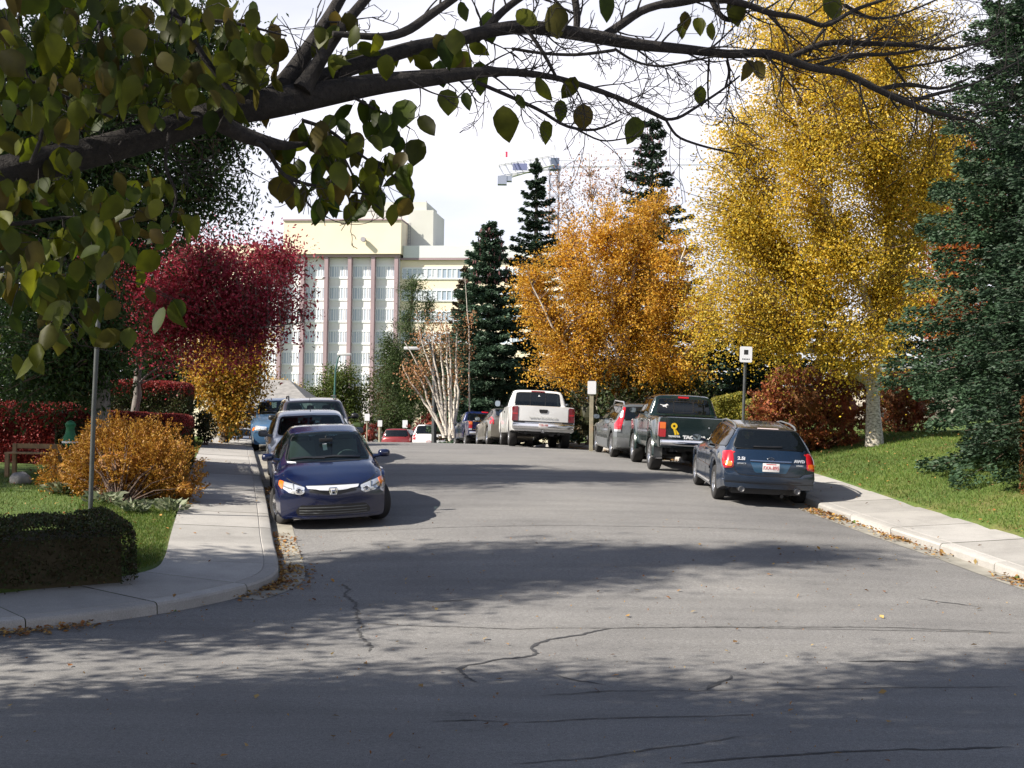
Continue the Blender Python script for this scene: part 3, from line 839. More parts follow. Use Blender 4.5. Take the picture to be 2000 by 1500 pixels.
# ------------------------------------------------------------------ blue sedan facing the viewer
GP = 'vehicles parked along the left kerb'
GQ = 'vehicles parked along the right kerb'
def base_spec(**k):
    d = dict(sig=.06, topsig=.05, flare=.012, seat=1.0); d.update(k); return d
def sedan_blue():
    sp = base_spec(L=4.49, W=1.75, tyre=.315, arch=.375, axles=(1.36, -1.34), track=1.50, sillz=.2,
        top=[(-2.245, .98), (-2.12, 1.05), (-1.7, 1.09), (-1.2, 1.30), (-.75, 1.42), (-.25, 1.437), (.22, 1.36), (1.12, .965), (1.5, .90), (1.85, .82), (2.08, .735), (2.2, .66), (2.245, .60)],
        belt=[(-2.25, .86), (-1.5, .93), (0, .90), (.9, .86), (1.5, .80), (2.0, .70), (2.25, .56)],
        w=[(-2.25, .80), (-1.9, .85), (-1, .875), (1, .875), (1.8, .865), (2.1, .84), (2.25, .80)],
        wbelt=[(-2.2, .95), (1.2, .955), (2.2, .93)],
        wr=[(-2.2, .80), (-1.5, .74), (-.8, .67), (.2, .675), (1.1, .80), (1.3, .84), (2.25, .86)],
        rz=[(-2.2, .05), (-.8, .085), (.2, .085), (1.1, .05), (2.2, .05)], sill=[(-2.25, .30), (-1.8, .22), (1.8, .18), (2.25, .16)],
        front=(.30, .05, .95, .45, .35), rear=(.16, .05, .6, .6, .4))
    P = m_paint('navy_paint', (.002, .006, .036), .1, .25)
    c = Car('blue_sedan', sp, P, 'navy blue four door sedan facing the viewer with front wheels turned to the kerb', 'car', GP)
    ws = [(-.66, .96), (.66, .96), (.545, 1.335), (-.545, 1.335)]
    c.pane('windscreen', 'front', [(-.69, .965), (0, .955), (.69, .965), (.565, 1.33), (0, 1.35), (-.565, 1.33)], GL_CLEAR, .03, .06)
    c.pane('rear_window', 'rear', [(-.56, 1.10), (.56, 1.10), (.50, 1.36), (-.50, 1.36)], GL_CLEAR, .03, .06)
    for sd in ('left', 'right'):
        c.pane('side_window', sd, [(.82, .93), (-.28, .955), (-.28, 1.345), (.20, 1.31)], GL_CLEAR, .025, .04)
        c.pane('side_window', sd, [(-.36, .955), (-1.22, .985), (-1.05, 1.20), (-.72, 1.32), (-.36, 1.345)], GL_CLEAR, .025, .04)
        c.line('door_gap', sd, [(.95, .86), (.86, .5), (.85, .26)]); c.line('door_gap', sd, [(-.32, .93), (-.32, .26)]); c.line('door_gap', sd, [(-1.3, .94), (-1.2, .75), (-.98, .55), (-.95, .3)])
        for y in (-.1, -1.05):
            c.patch('door_handle', sd, [(y - .1, .82), (y + .1, .82), (y + .1, .855), (y - .1, .855)], P, .03, .035, .05, rnd=.015)
        s_ = 1 if sd == 'right' else -1
    # nose
    gr = c.patch('grille', 'front', [(-.40, .655), (.40, .655), (.36, .585), (.10, .545), (-.10, .545), (-.36, .585)], BLACK, .004, .01, .05, rnd=.02)
    c.patch('grille_bar', 'front', [(-.41, .668), (.41, .668), (.385, .632), (.09, .607), (-.09, .607), (-.385, .632)], simple('bright_bar', (.85, .85, .87), .22, .45), .022, .03, .05, parent=gr, rnd=.012)
    em = MB()
    h, nn = c.hit('front', 0, .595); y = h.y + .03
    ring = [(-.062, .052), (.062, .052), (.05, -.05), (-.05, -.05)]
    em.tube([(x, y, .60 + z) for x, z in [(-.055, .05), (-.062, .035), (-.045, -.05), (.045, -.05), (.062, .035), (.055, .05), (-.055, .05)]], .011, 6)
    for sd in (-1, 1):
        em.tube([(sd * .04, y + .004, .645), (sd * .032, y + .004, .605), (sd * .026, y + .004, .56)], .0095, 6)
    em.tube([(-.033, y + .004, .6), (.033, y + .004, .6)], .0085, 6)
    em.build('emblem', CHROME, c.root, True)
    for sd in (1, -1):
        f = (lambda p: p) if sd > 0 else mirror_poly
        hl = c.patch('headlight', 'front', f([(.43, .655), (.60, .70), (.745, .725), (.765, .63), (.66, .575), (.50, .545), (.44, .575)]), LAMPW, .010, .02, .04, rnd=.016, bulge=.012)
        c.line('lamp_divider', 'front', f([(.60, .695), (.585, .56)]), GREYP, .012, .026, parent=hl); c.line('lamp_divider', 'front', f([(.62, .62), (.74, .655)]), GREYP, .012, .026, parent=hl)
        c.patch('indicator', 'front', f([(.735, .725), (.80, .735), (.815, .665), (.765, .62)]), LAMPO, .02, .03, .03, parent=hl, rnd=.015)
        h, nn = c.hit('front', sd * .52, .615)
        q = MB(); q.lathe([(.052, .0), (.05, .012), (.035, .016), (.03, .004), (.0, .004)], 'Y', 20, (h.x, h.y + .022, h.z)); q.build('lamp_reflector', CHROME, hl, True)
    c.patch('lower_intake', 'front', [(-.50, .385), (.50, .385), (.58, .30), (.56, .235), (-.56, .235), (-.58, .30)], BLACK, .004, .01, .06, rnd=.03)
    for z in (.345, .30, .26): c.line('intake_slat', 'front', [(-.52, z), (.52, z)], GREYP, .012, .012)
    c.line('bumper_lip', 'front', [(-.72, .20), (-.5, .195), (.5, .195), (.72, .20)], P, .022, .02)
    c.line('bumper_gap', 'front', [(-.42, .668), (0, .685), (.42, .668)], BLACK, .012, .004)
    c.line('hood_gap', 'front', [(-.47, .67), (-.62, .73), (-.74, .80), (-.74, .90)], BLACK, .012); c.line('hood_gap', 'front', [(.47, .67), (.62, .73), (.74, .80), (.74, .90)], BLACK, .012)
    c.line('wiper', 'front', [(-.52, .985), (-.1, 1.005), (.25, .99)], BLACK, .022, .025); c.line('wiper', 'front', [(.05, .985), (.35, 1.0), (.6, .985)], BLACK, .02, .025)
    c.patch('paper_permit', 'front', [(.52, .935), (.66, .945), (.66, .965), (.52, .955)], WHITEP, .012, .01, .04)
    for sd in ('left', 'right'): c.patch('taillight', sd, [(-2.2, .95), (-1.85, .93), (-1.9, .76), (-2.2, .74)], LAMPR, .008, .016, .05, rnd=.02)
    c.mirrors(.66, 1.005, .86, P, (.20, .10, .13))
    c.interior([.05, -.85], SEATG, .42, (.85, .90))
    q = MB(); q.box((0, .62, 1.25), (.22, .03, .06)); q.tube([(0, .62, 1.28), (0, .6, 1.32)], .012, 6); q.build('inside_mirror', BLACK, c.root, bevel=.01)
    q = MB(); q.box((.02, .64, 1.14), (.07, .003, .11), Matrix.Rotation(R(8), 3, 'Y')); q.build('hanging_tag', WHITEP, c.root)
    c.cut(); c.finish(); c.wheels(ALLOY, 5, R(24)); c.underbody()
    c.at_axle(-2.9, 21.25, math.pi + R(11.5), 0, 0)
    return c
blue_sedan = sedan_blue()

# ------------------------------------------------------------------ dark blue estate seen from behind
def estate_blue():
    sp = base_spec(L=4.78, W=1.73, tyre=.32, arch=.385, axles=(1.40, -1.27), track=1.50, sillz=.2,
        top=[(-2.39, .70), (-2.34, .92), (-2.27, 1.02), (-1.98, 1.37), (-1.85, 1.405), (-1.4, 1.44), (-.5, 1.475), (.1, 1.43), (.95, 1.0), (1.3, .95), (2.0, .84), (2.3, .70), (2.39, .60)],
        belt=[(-2.39, .66), (-2.3, .90), (-1.5, .98), (0, .93), (.9, .89), (1.5, .82), (2.2, .68), (2.39, .55)],
        w=[(-2.39, .81), (-2.1, .845), (-1.2, .865), (1, .865), (1.8, .85), (2.39, .78)],
        wbelt=[(-2.3, .955), (1, .955), (2.3, .93)],
        wr=[(-2.39, .88), (-2.25, .82), (-1.95, .665), (-.5, .67), (.1, .67), (.95, .82), (2.39, .85)],
        rz=[(-2.3, .05), (-1.9, .075), (-.5, .09), (.9, .05), (2.3, .05)], sill=[(-2.39, .33), (-1.9, .27), (-1.6, .2), (1.8, .19), (2.39, .2)],
        front=(.28, .05, .9, .5, .35), rear=(.15, .04, .6, .62, .4))
    P = m_paint('steel_blue_paint', (.007, .02, .045), .3, .27)
    c = Car('blue_estate', sp, P, 'dark blue estate car parked nearest on the right with roof rails and silver badges', 'car', GQ)
    c.pane('rear_window', 'rear', [(-.655, 1.035), (.655, 1.035), (.53, 1.355), (-.53, 1.355)], GL_DARK, .035, .07)
    c.pane('windscreen', 'front', [(-.67, 1.0), (.67, 1.0), (.55, 1.40), (-.55, 1.40)], GL_CLEAR, .03, .06)
    for sd in ('left', 'right'):
        c.pane('side_window', sd, [(.75, .96), (-.18, .985), (-.18, 1.385), (.12, 1.37)], GL_DARK, .022, .04)
        c.pane('side_window', sd, [(-.25, .985), (-1.05, 1.01), (-1.0, 1.365), (-.25, 1.385)], GL_DARK, .022, .04)
        c.pane('side_window', sd, [(-1.13, 1.01), (-1.98, 1.055), (-1.86, 1.27), (-1.75, 1.325), (-1.1, 1.36)], GL_DARK, .022, .05)
        c.line('door_gap', sd, [(.9, .88), (.85, .3)]); c.line('door_gap', sd, [(-.215, .95), (-.215, .3)]); c.line('door_gap', sd, [(-1.12, .98), (-1.0, .7), (-.86, .5), (-.85, .3)])
        c.line('side_moulding', sd, [(.9, .55), (-.85, .56)], P, .05, .016)
        c.line('sill_trim', sd, [(.95, .27), (-.82, .28)], SILVERT, .02, .012)
        for y in (-.05, -.88): c.patch('door_handle', sd, [(y - .1, .85), (y + .1, .85), (y + .1, .885), (y - .1, .885)], P, .03, .035, .05, rnd=.015)
        s_ = 1 if sd == 'right' else -1
        q = MB(); xr = s_ * .53
        q.tube([(xr * 1.04, -1.72, 1.36), (xr * 1.03, -1.60, 1.42), (xr * 1.02, -1.2, 1.462), (xr, -.4, 1.475), (xr, -.02, 1.44), (xr, .08, 1.37)], [.016, .02, .016, .016, .018, .014], 8); q.build('roof_rail', GREYP, c.root, True)
    for sd in (1, -1):
        f = (lambda p: p) if sd > 0 else mirror_poly
        tl = c.patch('taillight', 'rear', f([(.665, .985), (.80, .96), (.835, .80), (.815, .665), (.66, .69), (.655, .85)]), LAMPR, .012, .03, .04, rnd=.03, bulge=.012)
        c.patch('indicator', 'rear', f([(.675, .79), (.80, .79), (.795, .715), (.69, .705)]), LAMPO, .027, .02, .03, parent=tl, rnd=.03)
        c.patch('taillight_side', 'right' if sd > 0 else 'left', [(-2.20, .975), (-2.09, .945), (-2.07, .84), (-2.13, .72), (-2.20, .69)], LAMPR, .008, .016, .04, parent=tl, rnd=.03)
    c.line('tailgate_gap', 'rear', [(-.655, 1.03), (-.645, .66), (-.58, .58), (-.40, .56), (.40, .56), (.58, .58), (.645, .66), (.655, 1.03)])
    c.patch('bumper', 'rear', [(-.80, .63), (-.60, .605), (-.54, .545), (.54, .545), (.60, .605), (.80, .63), (.83, .45), (-.83, .45)], P, .02, .03, .06, rnd=.03, bulge=.015)
    c.patch('plate_recess', 'rear', [(-.37, .80), (.37, .80), (.28, .615), (-.28, .615)], m_paint('plate_recess_paint', (.02, .075, .14), .5, .3), .004, .01, .06, rnd=.03)
    c.patch('chrome_strip', 'rear', [(-.37, .832), (.37, .832), (.37, .812), (-.37, .812)], CHROME, .03, .035, .06)
    c.plate('rear', .715, 'FXA-895', off=.02)
    c.line('bumper_step', 'rear', [(-.8, .42), (.8, .42)], BLACK, .012)
    c.text('badge', '2.5i', 'rear', (-.52, .845), .085, SILVERT, sx=1.1, bold=.004); c.text('badge', 'LEGACY', 'rear', (-.52, .765), .04, SILVERT, sx=1.1)
    c.text('badge', 'AWD', 'rear', (.52, .835), .075, SILVERT, sx=1.1, bold=.004); c.text('badge', 'SUBARU', 'rear', (.52, .765), .035, SILVERT, sx=1.0)
    h, nn = c.hit('rear', 0, .865); q = MB()
    V = [(.055 * math.cos(a), h.y - .012, .865 + .03 * math.sin(a)) for a in np.linspace(0, 2 * math.pi, 21)]
    q.tube(V, .006, 5, False)
    for x, z in ((-.025, .005), (.005, .008), (.015, -.008), (.03, .002), (-.005, -.012)): q.box((x, h.y - .012, .865 + z), (.009, .008, .009))
    q.build('emblem', CHROME, c.root)
    c.patch('high_brake_light', 'rear', [(-.19, 1.375), (.19, 1.375), (.19, 1.39), (-.19, 1.39)], simple('brake_light_pale', (.5, .42, .42), .3), .016, .02, .05)
    c.line('wiper', 'rear', [(-.30, 1.055), (.0, 1.06), (.22, 1.07)], BLACK, .02, .03)
    for sd in ('left', 'right'): c.patch('headlight', sd, [(2.05, .72), (1.7, .78), (1.75, .66), (2.05, .58)], LAMPW, .008, .016, .05, rnd=.02)
    c.patch('headlight', 'front', [(.4, .68), (.75, .72), (.75, .60), (.42, .58)], LAMPW, .008, .016, .05, rnd=.02); c.patch('headlight', 'front', [(-.75, .72), (-.4, .68), (-.42, .58), (-.75, .60)], LAMPW, .008, .016, .05, rnd=.02)
    q = MB()
    for sd in (1, -1):
        q2 = MB(); q2.lathe([(.045, -2.36), (.05, -2.37), (.05, -2.10), (.04, -2.10), (.04, -2.355), (.0, -2.30)], 'Y', 18, (sd * .5, 0, .305)); q2.build('exhaust_pipe', STEEL, c.root, True)
    c.mirrors(.62, 1.03, .855, P, (.18, .10, .125))
    c.interior([.1, -.8], SEATD, .42, (.8, .92)); c.cut(); c.finish(); c.wheels(ALLOY, 7); c.underbody()
    c.at_axle(3.9, 24.7, R(-.5), 1, -1)
    return c
blue_estate = estate_blue()
# ------------------------------------------------------------------ pick-up trucks
def pickup(name, L, W, H, tyre, rail, cab_r, axles, P, label, glass, flare=.02, arch=None, sill=.42, sig=.02, band=None, group=GQ, track=None):
    arch = arch or tyre * 1.2; h = L / 2
    hood = rail + .02
    sp = base_spec(L=L, W=W, tyre=tyre, arch=arch, axles=axles, track=track or W * .84, sillz=sill, sig=.05, topsig=.03, flare=flare, cuts=[cab_r],
        top=[(-h, rail - .02), (-h + .05, rail), (cab_r - .03, rail), (cab_r + .0, rail + .02), (cab_r + .06, H - .06), (cab_r + .14, H - .015), (cab_r + .7, H), (cab_r + 1.45, H - .04), (cab_r + 2.25, hood + .02), (cab_r + 2.5, hood - .02), (h - .35, hood - .12), (h - .06, hood - .2), (h, hood - .3)],
        belt=[(-h, rail - .06), (cab_r - .05, rail - .05), (cab_r + .1, rail - .07), (cab_r + 1.7, rail - .09), (h - .3, hood - .2), (h, hood - .38)],
        w=[(-h, W / 2 - .02), (-h + .15, W / 2), (h - .5, W / 2), (h, W / 2 - .06)], wbelt=[(-h, .985), (h, .97)],
        wr=[(-h, .965), (cab_r - .03, .965), (cab_r + .05, .80), (cab_r + 1.4, .79), (cab_r + 2.3, .86), (h, .88)],
        rz=[(-h, .02), (cab_r - .03, .02), (cab_r + .08, .09), (cab_r + 1.4, .09), (cab_r + 2.3, .05), (h, .05)], sill=[(-h, sill + .08), (cab_r, sill), (h - .6, sill), (h, sill - .05)],
        front=(.12, .03, .7, .8, .4), rear=(.03, .0, .2, .8, .4), ymidr=cab_r + .25, ymid=cab_r + .8, seat=1.2, xp=4)
    c = Car(name, sp, P, label, 'pickup truck', group)
    c.hole('top', [(-W / 2 + .10, -h + .09), (W / 2 - .10, -h + .09), (W / 2 - .10, cab_r - .06), (-W / 2 + .10, cab_r - .06)])
    q = MB(); x = W / 2 - .09; y0 = -h + .07; y1 = cab_r - .04; z1 = rail - .004; z0 = rail - .5
    q.add([(-x, y0, z1), (x, y0, z1), (x, y1, z1), (-x, y1, z1), (-x, y0, z0), (x, y0, z0), (x, y1, z0), (-x, y1, z0)], [(0, 1, 5, 4), (1, 2, 6, 5), (2, 3, 7, 6), (3, 0, 4, 7), (4, 5, 6, 7)])
    q.build('bed_liner', BLACK, c.root)
    wt = W / 2 * .77
    c.win = [(-wt * .97, rail + .05), (wt * .97, rail + .05), (wt * .90, H - .12), (-wt * .90, H - .12)]
    c.pane('rear_window', 'rear', c.win, glass, .03, .05)
    c.pane('windscreen', 'front', [(-wt * 1.0, rail + .06), (wt * 1.0, rail + .06), (wt * .9, H - .1), (-wt * .9, H - .1)], GL_CLEAR, .03, .05)
    for sd in ('left', 'right'):
        a = cab_r
        c.pane('side_window', sd, [(a + 1.9, rail + .0), (a + .95, rail + .0), (a + .95, H - .13), (a + 1.4, H - .15)], glass, .02, .04)
        c.pane('side_window', sd, [(a + .85, rail + .0), (a + .2, rail + .02), (a + .25, H - .14), (a + .85, H - .13)], glass, .02, .04)
        c.line('door_gap', sd, [(a + .9, rail - .05), (a + .9, sill + .05)]); c.line('door_gap', sd, [(a + 2.05, rail - .08), (a + 2.0, sill + .05)])
        c.line('bed_gap', sd, [(a - .02, rail - .03), (a - .02, sill + .04)], BLACK, .02)
        c.patch('door_handle', sd, [(a + .95, rail - .2), (a + 1.15, rail - .2), (a + 1.15, rail - .15), (a + .95, rail - .15)], BLACK, .02, .03, .05, rnd=.02)
    c.interior([cab_r + .95], SEATD, .75, (cab_r + 1.9, rail + .0), y0=cab_r + .1, y1=cab_r + 2.2)
    # chassis rails and rear axle seen beneath the tail
    q = MB(); zz = tyre
    for sx_ in (-1, 1): q.box2((sx_ * .48, -h + .1, sill - .02), (sx_ * .56, h - .3, sill + .12))
    q.tube([(-W * .38, axles[1], zz), (W * .38, axles[1], zz)], .06, 10); q.lathe([(.02, -.16), (.14, -.1), (.16, 0), (.14, .1), (.02, .16)], 'Y', 14, (0, axles[1], zz))
    q.tube([(.35, -h + .25, sill - .03), (.35, 0, sill - .06)], .04, 8)
    q.build('chassis', BLACK, c.root)
    return c
def truck_white():
    P = m_paint('white_paint', (.74, .74, .73), 0, .3)
    c = pickup('white_pickup', 5.8, 2.02, 1.88, .385, 1.30, -.92, (1.93, -1.72), P, 'white full size pickup with chrome rear bumper parked at the top of the rise', GL_DARK, .015)
    h = 2.9
    for sd in (1, -1):
        f = (lambda p: p) if sd > 0 else mirror_poly
        tl = c.patch('taillight', 'rear', f([(.80, 1.27), (.985, 1.25), (.985, .80), (.80, .80)]), LAMPDR, .014, .03, .06, rnd=.03)
        c.patch('reversing_lamp', 'rear', f([(.81, 1.06), (.97, 1.06), (.97, 1.01), (.81, 1.01)]), LAMPR, .02, .02, .06, parent=tl)
        c.line('tailgate_gap', 'rear', f([(.79, 1.29), (.79, .76)]))
    tg = c.patch('tailgate_handle', 'rear', [(-.14, 1.19), (.14, 1.19), (.12, 1.08), (-.12, 1.08)], BLACK, .014, .03, .05, rnd=.03)
    q = MB(); q.box((0, -h - .06, .66), (1.94, .16, .17)); q.box((0, -h - .09, .76), (1.2, .16, .03)); q.build('rear_bumper', CHROME, c.root, bevel=.03)
    q = MB(); q.box((0, -h - .0, .79), (1.9, .04, .05)); q.build('bumper_step_pad', BLACK, c.root)
    p = c.plate('rear', .70, 'TZB-104', off=.16)
    c.text('tailgate_lettering', 'www.ihome.ca', 'rear', (0, .93), .13, simple('grey_lettering', (.45, .46, .44), .5), depth=.003, sx=1.15)
    c.patch('high_brake_light', 'rear', [(-.22, 1.835), (.22, 1.835), (.22, 1.80), (-.22, 1.80)], LAMPDR, .02, .03, .05)
    c.patch('window_sticker', 'rear', [(-.0, 1.66), (.075, 1.66), (.038, 1.72)], WHITEP, .02, .01, .04)
    c.line('slider_frame', 'rear', [(-.25, 1.36), (-.25, 1.74)], BLACK, .025, .014); c.line('slider_frame', 'rear', [(.25, 1.36), (.25, 1.74)], BLACK, .025, .014)
    for sd in ('left', 'right'):
        s_ = 1 if sd == 'right' else -1
        c.patch('headlight', sd, [(2.75, 1.1), (2.5, 1.12), (2.5, .95), (2.75, .93)], LAMPW, .008, .02, .06, rnd=.02)
    c.text('side_badge', '4X4', 'rear', (.0, .6), .001, BLACK) if False else None
    q = MB(); q.box((0, -h + .05, .5), (.08, .2, .08)); q.lathe([(.03, .0), (.03, .05), (.01, .07)], 'Z', 12, (0, -h - .12, .5)); q.build('tow_hitch', STEEL, c.root)
    c.mirrors(1.05, 1.42, 1.09, BLACK, (.2, .12, .22)); c.cut(); c.finish(); c.wheels(STEEL, 6, 0, .26, .56); c.underbody()
    c.at_axle(.03, 42.3, R(4.5), 1, -1); return c
white_truck = truck_white()
def truck_green():
    P = m_paint('dark_green_paint', (.005, .018, .016), .3, .26)
    h = 2.55
    c = pickup('green_pickup', 5.10, 1.74, 1.82, .385, 1.30, -.72, (1.60, -1.50), P, 'dark green pickup with yellow ribbon on its tailgate and grey mud flap', GL_DARK, .06, .48, .50, track=1.56)
    for sd in (1, -1):
        f = (lambda p: p) if sd > 0 else mirror_poly
        tl = c.patch('taillight', 'rear', f([(.70, 1.17), (.845, 1.17), (.845, .83), (.70, .83)]), LAMPR, .014, .03, .05, rnd=.02)
        c.patch('indicator', 'rear', f([(.705, 1.165), (.84, 1.165), (.84, 1.02), (.705, 1.02)]), LAMPO, .022, .02, .05, parent=tl, rnd=.015)
        c.patch('taillight_side', 'right' if sd > 0 else 'left', [(-2.535, 1.17), (-2.47, 1.17), (-2.47, .83), (-2.535, .83)], LAMPR, .01, .02, .05, parent=tl)
        c.line('tailgate_gap', 'rear', f([(.685, 1.29), (.685, .78)]))
        # flared arches and mud flaps
        side = 'right' if sd > 0 else 'left'
        for yw in c.sp['axles']:
            q = MB(); pr = np.linspace(R(-4), R(184), 19); V = []; F = []
            for a in pr:
                for (rr, xx) in ((.475, .80), (.475, .925), (.53, .93), (.56, .885)): V.append((sd * xx, yw + rr * math.cos(a), .405 + rr * math.sin(a)))
            for i in range(18):
                for k in range(3): F.append((4 * i + k, 4 * i + k + 1, 4 * i + 5 + k, 4 * i + 4 + k))
            q.add(V, F); q.build('arch_flare', P, c.root, True, 50)
        q = MB(); q.box((sd * .80, -1.98, .50), (.25, .012, .42)); fl = q.build('mud_flap', simple('flap_grey', (.30, .30, .29), .6, noise=.1), c.root, bevel=.004)
        q = MB(); q.box((sd * .80, -1.99, .31), (.25, .02, .04)); q.build('flap_weight', CHROME, fl)
    q = MB(); q.box((0, -h - .06, .70), (1.66, .17, .15)); q.build('rear_bumper', CHROME, c.root, bevel=.035)
    c.plate('rear', .66, 'VHJ-271', off=.155, x=.27)
    # ribbon on the tailgate
    q = MB(); hh, nn = c.hit('rear', -.5, 1.0); y = hh.y - .008
    lp = [(-.50 + .045 * math.cos(a), 1.09 + .055 * math.sin(a)) for a in np.linspace(-.6, math.pi + .6, 15)]
    path = [(-.40, .88)] + [(-.435, .97)] + lp + [(-.565, .97)][::1] + [(-.52, .97)] * 0
    path = [(-.405, .90), (-.50, 1.02)] + [(-.51 + .052 * math.cos(a), 1.085 + .052 * math.sin(a)) for a in np.linspace(R(215), R(-35), 15)] + [(-.51, 1.02), (-.47, .89)]
    for a, b in zip(path[:-1], path[1:]):
        d = (Vector(b) - Vector(a)).normalized(); n_ = Vector((-d.y, d.x)) * .022; A, Bq = Vector(a) - d * .006, Vector(b) + d * .006
        q.add([(A.x - n_.x, y, A.y - n_.y), (A.x + n_.x, y, A.y + n_.y), (Bq.x + n_.x, y, Bq.y + n_.y), (Bq.x - n_.x, y, Bq.y - n_.y)], [(0, 1, 2, 3)]); y -= .0004
    q.build('yellow_ribbon', YELM, c.root)
    c.text('tailgate_lettering', 'TACOMA', 'rear', (-.03, .835), .10, WHITEP, sx=1.25, bold=.008); c.text('tailgate_lettering', 'TOYOTA', 'rear', (-.50, .845), .055, WHITEP, sx=1.2, bold=.003)
    c.patch('high_brake_light', 'rear', [(-.13, 1.765), (.13, 1.765), (.13, 1.725), (-.13, 1.725)], LAMPR, .02, .03, .05)
    for x in (-.24, .24): c.line('slider_frame', 'rear', [(x, 1.37), (x, 1.65)], BLACK, .03, .016)
    c.line('slider_frame', 'rear', [(-.24, 1.38), (.24, 1.38)], BLACK, .02, .016); c.line('slider_frame', 'rear', [(-.24, 1.64), (.24, 1.64)], BLACK, .02, .016)
    # running horse decal in the left of the back window
    hp = [(-.57, 1.565), (-.50, 1.548), (-.46, 1.552), (-.42, 1.575), (-.39, 1.572), (-.375, 1.545), (-.385, 1.535), (-.40, 1.55), (-.415, 1.535), (-.43, 1.515), (-.405, 1.49), (-.415, 1.48), (-.45, 1.505), (-.475, 1.505), (-.505, 1.50), (-.52, 1.535), (-.55, 1.545), (-.58, 1.55)]
    c.patch('running_horse_decal', 'rear', hp, WHITEP, .02, .008, .05)
    q = MB(); q.lathe([(.018, 0), (.018, .01), (0, .012)], 'Y', 10, (.30, -h - .02, 1.08)); q.build('tailgate_lock', SILVERT, c.root)
    c.mirrors(.98, 1.37, .92, BLACK, (.18, .10, .14)); c.cut(); c.finish(); c.wheels(ALLOY, 5, 0, .28, .6); c.underbody()
    c.at_axle(3.42, 31.4, R(2.2), 1, -1); return c
green_truck = truck_green()
def truck_navy():
    P = m_paint('deep_blue_paint', (.006, .014, .075), .3, .27)
    c = pickup('blue_pickup', 4.8, 1.72, 1.62, .34, 1.14, -.7, (1.5, -1.4), P, 'small dark blue pickup beyond the white pickup, just over the rise', GL_CLEAR, .02)
    for sd in (1, -1):
        f = (lambda p: p) if sd > 0 else mirror_poly
        tl = c.patch('taillight', 'rear', f([(.69, 1.08), (.835, 1.08), (.835, .72), (.69, .72)]), LAMPR, .014, .03, .06, rnd=.02)
        c.patch('indicator', 'rear', f([(.69, 1.08), (.835, 1.08), (.835, .95), (.69, .95)]), LAMPO, .02, .02, .06, parent=tl); c.patch('reversing_lamp', 'rear', f([(.69, .79), (.835, .79), (.835, .72), (.69, .72)]), LAMPW, .02, .02, .06, parent=tl)
    q = MB(); q.box((0, -2.46, .60), (1.62, .14, .13)); q.build('rear_bumper', CHROME, c.root, bevel=.03)
    c.line('tailgate_trim', 'rear', [(-.66, .75), (.66, .75)], CHROME, .04, .01); c.line('tailgate_trim', 'rear', [(-.66, 1.1), (.66, 1.1)], CHROME, .03, .01)
    c.patch('high_brake_light', 'rear', [(.0, 1.60), (.5, 1.585), (.5, 1.545), (.0, 1.555)], LAMPR, .02, .03, .06)
    c.mirrors(.95, 1.22, .92, SILVERT, (.17, .10, .15)); c.cut(); c.finish(); c.wheels(STEEL, 6, 0, .22, .58); c.underbody()
    c.place(-1.45, 57.5, R(11)); return c
navy_truck = truck_navy()
